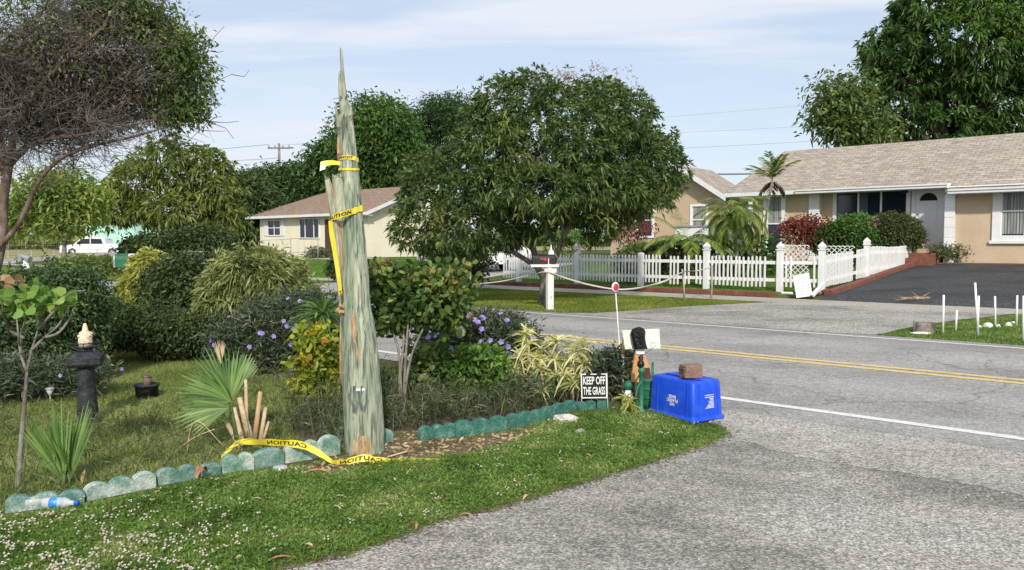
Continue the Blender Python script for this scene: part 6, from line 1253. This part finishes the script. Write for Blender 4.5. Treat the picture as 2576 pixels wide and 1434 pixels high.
flowers(r_, RR, 8.1, 80, .034, 'petal_purple')
r_ = bush('flowering_bush', 'dark bush with a few purple flowers behind the left foot of the hedge', 'flowering bush', (90, 1000), 7.7, ((60, 950, 110, 40), (200, 940, 60, 35)), 'ruellia_leaf', 700, 9, (.10, .015), spread=.08, up=.7)
flowers(r_, ((60, 950, 110, 40), (220, 930, 80, 40)), 7.7, 14, .022, 'petal_purple')
bush('croton_bush', 'yellow green croton bush touching the left side of the pole', 'croton', (795, 1085), 7.0, ((800, 850, 42, 42), (780, 920, 42, 45), (825, 900, 40, 50), (770, 985, 36, 40), (830, 990, 36, 50), (840, 1050, 28, 40), (750, 1060, 24, 22)), 'croton_leaf', 270, 7, (.07, .038), kind='round', spread=.055, stems=11, up=.5, droop=.1, inner=.3)
sg_ = bush('sea_grape_shrub', 'glossy green sea grape shrub on thin stems right of the pole', 'shrub', (1012, 1062), 6.9, ((1060, 745, 88, 52), (1130, 715, 50, 34), (975, 725, 45, 48), (1000, 795, 50, 32), (1110, 790, 50, 30), (960, 690, 30, 20)), 'grape_leaf', 560, 6, (.075, .05), kind='round', spread=.08, stems=0, up=.4, droop=.1, inner=.3)
f = Fol(); P, o = clumps([lob(*l, 6.85, .8) for l in ((1090, 715, 80, 30), (1150, 700, 35, 22), (970, 700, 40, 25))], 60, .6); P = np.repeat(P, 4, 0)+rng.normal(size=(len(P)*4, 3))*.03; f.bl(P, rdir(len(P), .8), .06, .032, droop=.05, kind='round'); f.obj('new_leaves', 'new_leaf', sg_)
mb = MB(); st_ = G(1012, 1062)
for pts in (((1012, 1062), (1008, 960), (1002, 880), (985, 820), (975, 740)), ((1014, 1062), (1018, 950), (1022, 880), (1030, 800), (1060, 740)), ((1016, 1062), (1022, 960), (1040, 880), (1080, 800), (1125, 730)), ((1010, 1062), (1005, 960), (1012, 900), (1016, 830), (1010, 760))):
    mb = MB(); mb.tube(spl([at(x, y, 6.75+.02*i) for i, (x, y) in enumerate(pts)], 16), [.014*(1-.03*i) for i in range(17)], 6); build('stem', mb, 'bark_grey', sg_)
bush('young_croton', 'green and yellow leafed plant behind the sea grape stems', 'croton', (1100, 1000), 7.4, ((1080, 900, 45, 45), (1110, 950, 40, 40), (1060, 960, 30, 40)), 'grape_leaf', 130, 6, (.08, .05), kind='round', spread=.06, stems=5, up=.4)
bush('fern_shrub', 'bright green flat topped small shrub in the bed right of the pole', 'shrub', (1200, 1010), 7.4, ((1200, 905, 62, 22), (1205, 945, 55, 35), (1190, 985, 42, 25)), 'fern_leaf', 620, 8, (.075, .03), kind='round', spread=.05, stems=6, inner=.5, droop=.15)
def rosettes(label, pts, Y, n, Lh, w, mat, name='variegated_dracaena', cat='plant', grp=None, stem=True):
    b = at(pts[0][0], pts[0][1], Y); z = float(hw(b.x, Y)); root = thing(name, Vector((b.x, Y, z)), label, cat, grp); f = Fol()
    for (px, py) in pts:
        c = at(px, py, Y+random.uniform(-.12, .12)); D = rdir(n, .55); f.bl(np.array(c)[None]+rng.normal(size=(n, 3))*.012, D, Lh*(.6+.5*rng.random(n)), w, droop=.55, kind='strap')
        if stem: mb = MB(); mb.tube([Vector((c.x+random.uniform(-.04, .04), c.y, float(hw(c.x, c.y)))), c], [.012, .009], 5); build('stem', mb, 'bark_brown', root)
    f.obj('leaves', mat, root); return root
VG = 'variegated dracaenas in the bed by the road'
rosettes('cream striped dracaena clump at the left of the striped group', [(1330, 865), (1345, 900), (1310, 900), (1322, 840), (1290, 930)], 7.9, 40, .22, .02, 'cream_leaf', grp=VG)
rosettes('tallest cream striped dracaena in the middle of the striped group', [(1375, 870), (1395, 905), (1360, 930), (1400, 860), (1350, 905)], 7.8, 40, .22, .02, 'cream_leaf', grp=VG)
rosettes('cream striped dracaena nearest the black pot', [(1450, 885), (1470, 915), (1430, 910), (1480, 940), (1445, 935), (1465, 870)], 7.7, 40, .22, .02, 'cream_leaf', grp=VG)
rosettes('low cream striped dracaena in front of the striped group', [(1420, 945), (1440, 965), (1400, 950), (1460, 955)], 7.4, 36, .2, .019, 'cream_leaf', grp=VG)
rosettes('small green striped dracaena below the group on its left', [(1345, 965), (1365, 985)], 7.2, 28, .19, .018, 'variegated_leaf', grp=VG)
rosettes('small cream spider plant between the sign and the pump', [(1572, 1005), (1583, 1012)], 6.95, 28, .15, .016, 'yellow_leaf', name='spider_plant', stem=False)
rosettes('pale spider plant with arching stems behind the green edging', [(1135, 1012), (1150, 1020)], 6.9, 30, .17, .008, 'variegated_leaf', name='spider_plant')
rosettes('dark spiky dracaena just left of the pole', [(812, 790)], 8.6, 90, .52, .022, 'deep_leaf', name='spiky_dracaena', stem=True)
pk = G(1535, 985); PK = thing('planter', at(1537, 960, 7.9), 'tall black square planter by the road with a dark leafy plant', 'planter'); PK.location.z = 0
mb = MB(); q_ = at(1537, 905, 7.9); mb.frustum((q_.x, 7.9, 0), .2, .2, .26, .26, CH-(888-HOR)*7.9/FOC); build('planter_box', mb, 'paint_black', PK)
bush('potted_shrub', 'dark narrow leafed shrub growing before the black planter', 'shrub', (1540, 990), 7.6, ((1530, 935, 38, 42), (1560, 925, 28, 45)), 'ruellia_leaf', 320, 9, (.10, .018), spread=.06, up=.7)
# ---- undergrowth: thin weeds and stems nobody could count
und = D2([(735, 1100), (860, 1130), (950, 1095), (1060, 1085), (1280, 1058), (1460, 1015), (1560, 985), (1500, 940), (1300, 935), (1100, 960), (960, 990), (860, 1000), (740, 1000)])
def weeds(name, poly, n, h, label, mat='weed_leaf', bl=7, lw=.007, ll=.11, dens=None):
    P = scatter(poly, n, (), dens); f = Fol(); m = len(P); D = nrm(np.stack([rng.normal(size=m)*.28, rng.normal(size=m)*.28, np.ones(m)], 1)); H_ = h*(.4+.7*rng.random(m)); f.bl(P, D, H_, .006, droop=.12, kind='strap')
    t = rng.random((m, bl))*.75+.25; Q = P[:, None]+D[:, None]*(H_[:, None, None]*t[..., None]); Q = Q.reshape(-1, 3); f.bl(Q, nrm(rdir(len(Q), .5)), ll*(.5+.7*rng.random(len(Q))), lw, droop=.35)
    o = f.obj(name, mat); tag(o, label, 'undergrowth', kind='stuff'); return o
weeds('undergrowth', und, 1300, .40, 'tangled thin weeds and stems in the bed right of the pole'); weeds('undergrowth', und, 1300, .34, 'dark narrow leafed seedlings in the bed right of the pole', mat='ruellia_leaf', lw=.011, ll=.10)
weeds('undergrowth', D2([(-60, 1290), (215, 1250), (400, 1210), (560, 1175), (720, 1140), (740, 1020), (560, 1060), (300, 1070), (0, 1060), (-80, 1100)]), 330, .24, 'sparse thin weeds in the bed behind the left edging', bl=6)
weeds('undergrowth', D2([(500, 1000), (740, 1000), (850, 960), (850, 920), (600, 925), (500, 950)]), 200, .25, 'thin weeds at the foot of the purple flowering bush')
# ---- palmetto fans, cut stalks, saplings
def fan(f, hub, az_c, el_c, spreadang, n, Lh, w, facing, droop=.12, jit=.06):
    """fan of stiff blades from a hub; az_c,el_c: middle direction in the picture plane (angle from +x), facing tilts it towards the viewer"""
    hub = Vector(hub); P, D, Ls = [], [], []
    for i in range(n):
        t = i/(n-1)-.5; a = az_c+spreadang*t; d = Vector((math.cos(a), facing+random.uniform(-.05, .05), math.sin(a))).normalized(); P.append(tuple(hub)); D.append(tuple(d)); Ls.append(Lh*(1-.35*abs(t)*2*.6)*random.uniform(1-jit, 1+jit))
    f.bl(np.array(P), np.array(D), np.array(Ls), w, droop=droop, kind='strap', side=np.tile(np.array([0, -1, .2]), (n, 1)))
pmr = G(600, 1128); SPM = thing('saw_palmetto', pmr, 'fan palm with green fans and cut tan stalks behind the ground tape', 'palm'); Yp = pmr.y
f = Fol(); A2 = lambda x, y, d=0: at(x, y, Yp+d)
fan(f, A2(578, 1015, .05), R(112), 0, R(100), 24, .52, .0165, .15, .14, .12); fan(f, A2(582, 1010, -.02), R(148), 0, R(80), 18, .46, .015, -.15, .24, .1); fan(f, A2(575, 1025, -.1), R(186), 0, R(62), 13, .37, .017, -.3, .16, .1)
fan(f, A2(590, 990, .15), R(75), 0, R(50), 12, .34, .026, .3, .05)
f.obj('fronds', 'palmetto_leaf', SPM); f = Fol(); fan(f, A2(556, 915, .25), R(100), 0, R(34), 9, .22, .009, .3); f.obj('dry_frond', 'frond_dry', SPM)
for (x0, y0, x1, y1, r, m) in ((600, 1130, 580, 1020, .018, 'deep_leaf'), (606, 1125, 568, 1060, .022, 'frond_dry'), (612, 1120, 588, 1025, .022, 'leaf_tan'), (628, 1112, 602, 1000, .024, 'leaf_tan'), (640, 1112, 655, 985, .02, 'stalk_orange'), (655, 1110, 668, 1025, .018, 'leaf_tan'), (622, 1108, 618, 955, .015, 'leaf_tan'), (662, 1108, 676, 1060, .012, 'leaf_tan'), (636, 1114, 615, 1040, .02, 'old_splinter')):
    mb = MB(); a = A2(x0, y0, random.uniform(-.05, .05)); a.z = max(a.z, 0); b = A2(x1, y1, random.uniform(-.05, .05)); mb.tube([a, (a+b)/2, b], [r*1.1, r*.9, r*.75], 7, flat=.6); build('stalk', mb, m, SPM)
for pts in (((560, 1120), (500, 1060), (478, 1085), (470, 1150)), ((540, 1080), (490, 1100), (440, 1135), (428, 1142))):
    mb = MB(); mb.tube(spl([A2(x, y, -.2) for x, y in pts], 14), .0035, 4); build('dry_stem', mb, 'leaf_tan', SPM)
p2 = G(170, 1228); PM2 = thing('small_palmetto', p2, 'small upright palmetto clump behind the edging near the bottles', 'palm'); f = Fol()
for k, (a, n, L0, fc) in enumerate(((96, 18, .54, .1), (110, 16, .48, -.2), (82, 16, .5, .25), (128, 7, .34, -.1), (100, 12, .44, -.4))): fan(f, at(160+6*k, 1218, p2.y+.02*k), R(a), 0, R(20), n, L0, .013, fc, .06, .15)
f.obj('fronds', 'palmetto_leaf', PM2); f = Fol(); f.bl(np.array([tuple(at(203, 1222, p2.y))]), np.array([(.25, -.1, 1)]), .16, .02, kind='strap'); f.obj('stub', 'frond_dry', PM2)
sp0 = G(44, 1228); SAP = thing('sapling', sp0, 'slender sea grape sapling with round light green leaves at the left edge', 'sapling'); Ys = sp0.y; A3 = lambda x, y, d=0: at(x, y, Ys+d)
mb = MB(); tr = spl([sp0-Vector((0, 0, .02)), A3(52, 1130), A3(62, 1010), A3(68, 935)], 18); mb.tube(tr, [.018-.0005*i for i in range(len(tr))], 8)
tips = []
for pts in (((68, 935), (52, 890), (45, 830), (40, 770)), ((68, 935), (80, 880), (95, 830), (110, 770)), ((80, 880), (110, 850), (145, 820), (175, 770)), ((52, 890), (50, 850), (62, 810), (70, 750)), ((60, 850), (25, 830), (10, 790), (5, 770)), ((95, 830), (130, 790), (175, 740), (215, 730)), ((110, 850), (150, 835), (180, 790), (190, 745))):
    q = spl([A3(x, y, random.uniform(-.08, .08)*i) for i, (x, y) in enumerate(pts)], 12); mb.tube(q, [.010*(1-.06*i) for i in range(len(q))], 6); tips += q[-8:]
build('stem', mb, 'bark_grey', SAP); f = Fol()
lb = [lob(*l, Ys, .9) for l in ((95, 755, 75, 32), (50, 760, 38, 32), (130, 765, 40, 25))]; P, o = clumps(lb, 130, .2); f.bl(P, nrm(rdir(len(P), .4)+o*.4), .075*(.7+.5*rng.random(len(P))), .07, droop=.1, kind='round')
f.obj('leaves', 'sapling_leaf', SAP); f = Fol(); P, o = clumps([lob(25, 710, 30, 16, Ys)], 18, .2); f.bl(P, rdir(len(P), .5), .07, .05, kind='round'); f.obj('orange_leaves', 'blossom', SAP)
# ---------------------------------------------------------------- plants across the street
def feather(label, base, Y, crown_px, trunk_r, n, Lh, el, curve, nl, ll, lw, mat='palm_leaf', name='palm_tree', dry=0, lift=.3, azs=None, trunkbend=0, droopl=.35):
    b = at(base[0], base[1], Y); z = float(hw(b.x, Y)); c = at(crown_px[0], crown_px[1], Y); root = thing(name, Vector((b.x, Y, z)), label, 'palm'); mb = MB(); q = spl([Vector((b.x, Y, z-.05)), Vector(((b.x+c.x)/2+trunkbend, Y, (z+c.z)/2)), c], 16); mb.tube(q, [trunk_r*(1-.02*i+.08*(i % 2)) for i in range(len(q))], 10); build('trunk', mb, 'bark_grey', root)
    f = Fol(); mr = MB()
    for i in range(n): az = (azs[i] if azs else i*2.4+random.uniform(-.2, .2)); e = random.uniform(*el); frond(f, c, az, Lh*random.uniform(.85, 1.1), e, curve*random.uniform(.8, 1.2), nl, ll, lw, lift, mr, droopl=droopl)
    f.obj('fronds', mat, root); build('midrib', mr, 'palm_leaf', root, fixn=False)
    if dry:
        f = Fol()
        for i in range(dry): frond(f, c-Vector((0, 0, .05)), i*1.3, Lh*.6, R(-20), R(60), nl//2, ll*.8, lw, .2, None)
        f.obj('dry_frond', 'brown_leaf', root)
feather('pygmy date palm with drooping feathery crown behind the picket fence', (1858, 645), 24.5, (1846, 545), .075, 64, 1.3, (R(-25), R(80)), R(110), 32, .28, .022, lift=.1)
feather('slim palm with stiff fronds before the left window of the beige house', (1925, 650), 28, (1943, 452), .05, 8, 1.1, (R(30), R(80)), R(40), 22, .42, .06, dry=3, trunkbend=-.12, mat='bright_olive_leaf', droopl=.1)
feather('low coconut palm with long arching fronds behind the fence', (1725, 660), 25.0, (1725, 612), .09, 14, 1.75, (R(15), R(78)), R(75), 36, .42, .04, mat='bright_olive_leaf', lift=.05)
def straps(label, px, py, Y, n, Lh, w, mat, name, cat='plant', up=.5, sp=.3):
    c = at(px, py, Y); z = float(hw(c.x, Y)); root = thing(name, Vector((c.x, Y, z)), label, cat); f = Fol(); P = np.array([c.x, Y, 0])+rng.normal(size=(n, 3))*np.array([sp, sp*.6, 0]); P[:, 2] = z+rng.random(n)*max(.05, c.z-z); f.bl(P, rdir(n, up), Lh*(.6+.6*rng.random(n)), w, droop=.5, kind='strap'); f.obj('leaves', mat, root); mb = MB(); mb.tube([(c.x, Y, z), (c.x, Y, c.z)], .04, 6); build('stem', mb, 'bark_brown', root); return root
straps('broad dark strap leafed plant behind the fence under the date palm', 1905, 600, 25.6, 190, .75, .085, 'deep_leaf', 'strap_leaf_plant', sp=.42); straps('dark strap leafed plant left of the date palm trunk', 1815, 610, 25.6, 120, .62, .075, 'dark_leaf', 'strap_leaf_plant', sp=.35)
bush('red_shrub', 'dark red leafed shrub in front of the beige house column', 'shrub', (2020, 660), 26.5, ((2010, 570, 38, 20), (2045, 560, 28, 14), (2030, 600, 28, 22), (1985, 585, 18, 28)), 'red_leaf', 300, 7, (.11, .055), kind='round', spread=.14, up=.1, inner=.3)
bush('green_shrub', 'mixed green shrub with white flowers left of the clipped ball', 'shrub', (2110, 660), 26.5, ((2080, 600, 35, 32), (2125, 590, 38, 36)), 'deep_leaf', 900, 9, (.11, .06), kind='round', spread=.12, inner=.6)
bush('green_shrub', 'bright green rounded shrub touching the clipped ball bush', 'shrub', (2160, 660), 26.8, ((2158, 578, 32, 34), (2165, 610, 36, 32)), 'deep_leaf', 900, 9, (.11, .06), kind='round', spread=.12, inner=.6)
BL = ((2240, 592, 66, 48), (2225, 615, 55, 35))
r_ = bush('ball_shrub', 'large clipped dark ball shrub with magenta flowers before the porch', 'shrub', (2240, 665), 27.2, BL, 'ball_leaf', 4200, 10, (.09, .045), kind='leaf', spread=.09, inner=.9, stems=4)
flowers(r_, ((2192, 566, 18, 16),), 27.0, 40, .05, 'petal_magenta')
bush('flower_bed_plant', 'low flowering plants at the foot of the white house column', 'plant', (2395, 660), 26.3, ((2375, 636, 32, 16), (2415, 632, 32, 20)), 'weed_leaf', 330, 9, (.12, .05), spread=.12, up=.6, inner=.3, stems=8); bush('flower_bed_plant', 'low reddish flowering plant under the right window', 'plant', (2565, 665), 25.6, ((2562, 640, 24, 22),), 'weed_leaf', 170, 9, (.11, .05), spread=.12, up=.6, inner=.3)
bush('low_hedge', 'low green hedge right behind the front picket fence', 'hedge', (1660, 700), 25.3, ((1610, 655, 60, 38), (1690, 650, 70, 36), (1750, 655, 40, 32)), 'crown_leaf', 1300, 9, (.12, .05), spread=.12, inner=.7, d=.5)
bush('red_shrub', 'thin reddish twiggy plant before the gabled house wall', 'shrub', (1600, 680), 27, ((1595, 575, 30, 18), (1580, 600, 20, 20), (1630, 570, 20, 10)), 'red_leaf', 90, 6, (.16, .05), spread=.15, stems=9, sr=.012)
bush('dark_shrub', 'open dark shrub with thin stems under the left side of the mango', 'shrub', (1170, 715), 25.5, ((1150, 650, 50, 26), (1200, 655, 40, 28), (1185, 690, 32, 22)), 'shrub_dark_leaf', 420, 8, (.14, .06), spread=.14, stems=14, sr=.02, inner=.3)
bush('verge_shrub', 'low yellow green shrub beyond the road just right of the pole', 'shrub', (975, 715), 22.5, ((975, 682, 45, 20),), 'olive_leaf', 300, 8, (.10, .05), spread=.1, stems=6); bush('verge_shrub', 'low dark green shrub beyond the road before the cream house wall', 'shrub', (1085, 710), 23.5, ((1085, 672, 34, 22),), 'deep_leaf', 260, 8, (.10, .05), spread=.1, stems=6); bush('verge_shrub', 'small dark shrub on the lawn left of the pole', 'shrub', (842, 700), 30, ((845, 672, 18, 24),), 'shrub_dark_leaf', 160, 8, (.12, .06), spread=.1, stems=5)
bush('flower_bed_plant', 'small pale plants beside the brown door of the cream house', 'plant', (795, 646), 49, ((795, 638, 20, 10), (818, 640, 14, 8)), 'weed_leaf', 120, 8, (.25, .06), spread=.2, stems=3)
bush('hedge', 'low hedge beside the verge in front of the green mailbox', 'hedge', (235, 690), 24, ((200, 668, 60, 16), (260, 668, 40, 16)), 'olive_leaf', 500, 9, (.13, .06), spread=.12, inner=.5)
bush('garden_shrub', 'shrub before the mint house right of the pickup truck', 'shrub', (345, 660), 44, ((355, 628, 38, 24),), 'dark_leaf', 400, 10, (.22, .1), spread=.22, stems=4, sr=.04)
# ---------------------------------------------------------------- grass and clover
NL = D2([(-260, 1358), (10, 1306), (215, 1276), (395, 1238), (545, 1202), (713, 1184), (860, 1164), (960, 1160), (1060, 1120), (1280, 1088), (1450, 1046), (1560, 1034), (1640, 1038), (1745, 1072), (1812, 1086), (1780, 1108), (1690, 1146), (1500, 1202), (1230, 1280), (1090, 1312), (990, 1350), (850, 1396), (700, 1432), (560, 1540), (-300, 1700)])
SO_ = D2([(720, 1188), (880, 1160), (1000, 1090), (1140, 1110), (1290, 1088), (1360, 1072), (1290, 1122), (1180, 1145), (1060, 1160), (930, 1172), (820, 1195)])
nz = lambda X, Y: .5+.5*np.sin(X*3.1+1.7*np.sin(Y*2.3))*np.sin(Y*3.7+X)
grass('grass', NL, 170000, .052, .0042, 'grass_near', (SO_,), 1.0, label='short green lawn grass and clover beside the paved apron')
P = scatter(NL, 30000, (SO_,)); f = Fol(); m = len(P); f.bl(P+np.array([0, 0, .012])+rng.random((m, 3))*np.array([0, 0, .02]), nrm(rdir(m)*np.array([1, 1, .4])), .016, .014, droop=.05, kind='round'); tag(f.obj('clover', 'grass_near'), 'small leafed ground cover in the near lawn', 'ground cover', kind='stuff')
tfts = scatter(NL, 1100, (SO_,)); P = np.repeat(tfts, 26, 0)+rng.normal(size=(len(tfts)*26, 3))*np.array([.015, .015, 0]); f = Fol(); f.bl(P, nrm(np.stack([rng.normal(size=len(P))*.55, rng.normal(size=len(P))*.55, np.ones(len(P))], 1)), .05+.07*rng.random(len(P)), .005, droop=.5, kind='strap'); tag(f.obj('grass_tufts', 'grass_near'), 'taller grass tufts in the near lawn', 'grass', kind='stuff')
# fringe along the pavement edge
ed = []
for a, b in zip(E[1:-3], E[2:-2]):
    for _ in range(int((b-a).length*900)): ed.append(a.lerp(b, random.random())+Vector((random.gauss(0, .018), random.gauss(.01, .018), 0)))
P = np.array([tuple(p) for p in ed]); f = Fol(); f.bl(P, nrm(np.stack([rng.normal(size=len(P))*.9+.3, rng.normal(size=len(P))*.8-.3, np.ones(len(P))*.8], 1)), .035+.05*rng.random(len(P)), .005, droop=.5, kind='strap'); tag(f.obj('grass_fringe', 'grass_near'), 'ragged grass fringe along the pavement edge', 'grass', kind='stuff')
bed = D2([(-300, 1340), (10, 1286), (215, 1256), (395, 1216), (545, 1180), (713, 1160), (860, 1140), (1060, 1080), (1280, 1060), (1500, 1015), (1560, 975), (1400, 930), (900, 925), (640, 935), (560, 905), (480, 880), (300, 885), (240, 960), (130, 1000), (-120, 1010), (-300, 1100)])
grass('bed_grass', bed, 90000, .075, .006, 'grass_bed', (und,), .75, label='longer green grass behind the edging')
back = D2([(240, 985), (860, 985), (820, 930), (600, 930), (520, 885), (440, 870), (250, 875)])
grass('bed_grass', back, 30000, .06, .007, 'grass_bed', (), .8, label='shaded lawn at the back of the garden')
# flowers in the near lawn: denser towards the lower left
def fl_dens(X, Y):
    px = CX+FOC*X/Y; py = HOR+CH*FOC/Y; return np.clip((py-1200)/230*np.clip(1.05-px/720, .07, 1)*(.15+.85*nz(X*2.2, Y*2.2)), .012, 1)
P = np.concatenate([scatter(NL, 4000, (SO_,), fl_dens) for _ in range(3)])[:780]; P = np.repeat(P, 3, 0)+rng.normal(size=(len(P)*3, 3))*np.array([.012, .012, 0]); m = len(P); P[:, 2] += .045+.02*rng.random(m); f = Fol()
for j in range(5): a = j*1.2566+rng.random(m); f.bl(P, np.stack([np.cos(a), np.sin(a)*.8-.1, .5+.5*np.sin(a)], 1), .0066, .0072, droop=.1, kind='round', side=np.tile([0, 0, 1.], (m, 1)))
tag(f.obj('lawn_flowers', 'petal_white'), 'tiny white and pink wildflowers scattered through the near lawn', 'wildflowers', kind='stuff')
# leaf litter on the bare soil and at the pavement edge
SOP = D2([(720, 1188), (860, 1152), (985, 1088), (1060, 1088), (1140, 1108), (1290, 1085), (1390, 1062), (1380, 1090), (1200, 1145), (1060, 1162), (830, 1198)])
P = scatter(SOP, 900); f = Fol(); f.bl(P+np.array([0, 0, .008]), nrm(rdir(len(P))*np.array([1, 1, .35])), .05*(.4+.8*rng.random(len(P))), .018, droop=.1, kind='round'); tag(f.obj('leaf_litter', 'frond_dry'), 'dry leaf litter and mulch on the soil at the pole foot', 'leaf litter', kind='stuff')
P = scatter(SOP, 2600); f = Fol(); f.bl(P+np.array([0, 0, .006]), nrm(rdir(len(P))*np.array([1, 1, .3])), .06*(.4+.8*rng.random(len(P))), .004, droop=.05); tag(f.obj('soil_debris', 'brown_leaf'), 'fine brown twigs and straw over the bare soil', 'debris', kind='stuff')
grass('soil_grass', SOP, 2500, .04, .005, 'grass_near', (), .9, label='sparse grass blades coming through the bare soil')
q = []
for a, b in zip(E[:-2], E[1:-1]):
    for _ in range(int((b-a).length*160)): q.append(a.lerp(b, random.random())+Vector((abs(random.gauss(0, .05)), -abs(random.gauss(0, .05)), .012)))
P = np.array([tuple(p) for p in q]); f = Fol(); f.bl(P, nrm(rdir(len(P))*np.array([1, 1, .25])), .03*(.3+rng.random(len(P))), .009, droop=.05); tag(f.obj('edge_litter', 'brown_leaf'), 'brown leaf bits along the pavement edge', 'leaf litter', kind='stuff')
q = []
for _ in range(900): x = random.uniform(-1.6, 4.5); y = random.uniform(3.3, 7.4); q.append((x, y))
P = np.array([(x, y, .010) for x, y in q]); P = P[~inpoly(P[:, 0], P[:, 1], [(p.x, p.y) for p in NL])]; rr_s = P[:, 0]*NV.x+P[:, 1]*NV.y; P = P[rr_s < 6.7]
f = Fol(); f.bl(P, nrm(rdir(len(P))*np.array([1, 1, .4])), .008+.012*rng.random(len(P)), .008, droop=0); tag(f.obj('loose_grit', 'petal_white'), 'pale loose grit on the paved apron', 'grit', kind='stuff')
# far verges and yards
def rsq(a): return [Wd(r, s) for r, s in a]
V1 = rsq([(-30, 13.85), (-19, 14.05), (-15.5, 14.3), (-13.4, 14.7), (-12.3, 15.3), (-11.4, 16.2), (-10.6, 17.3), (-10.0, 18.7), (-19.6, 18.7), (-20.5, 13.9)])
grass('verge_grass', rsq([(-19.6, 13.9), (-13.5, 13.8), (-10.7, 13.9), (-10.0, 14.3), (-9.45, 15.3), (-9.2, 16.1), (-8.9, 17), (-8.2, 18.72), (-19.8, 18.72)]), 85000, .06, .014, 'grass_far', label='mown grass on the far verge under the mango tree')
grass('verge_grass', rsq([(-4.0, 13.78), (-3.85, 14.7), (-3.6, 16.1), (-3.1, 17.6), (-2.8, 18.72), (4, 18.72), (4, 13.75)]), 70000, .085, .012, 'grass_near', label='green grass on the right verge around the marker stakes')
grass('yard_grass', rsq([(-19, 20.4), (-7.75, 20.5), (-7.75, 29.4), (-19, 29.4)]), 50000, .07, .02, 'grass_yard', label='green front yard behind the picket fence')
grass('verge_grass', rsq([(-24.7, 13.95), (-60, 13.95), (-60, 18.7), (-24.7, 18.7)]), 40000, .07, .03, 'grass_far', label='grass verge beyond the road at the left')
grass('yard_grass', rsq([(-24.7, 20.0), (-58, 20.0), (-58, 28), (-36, 28.1), (-36, 31.5), (-24.7, 31.5)]), 60000, .08, .04, 'grass_yard', label='lawn in front of the cream house')
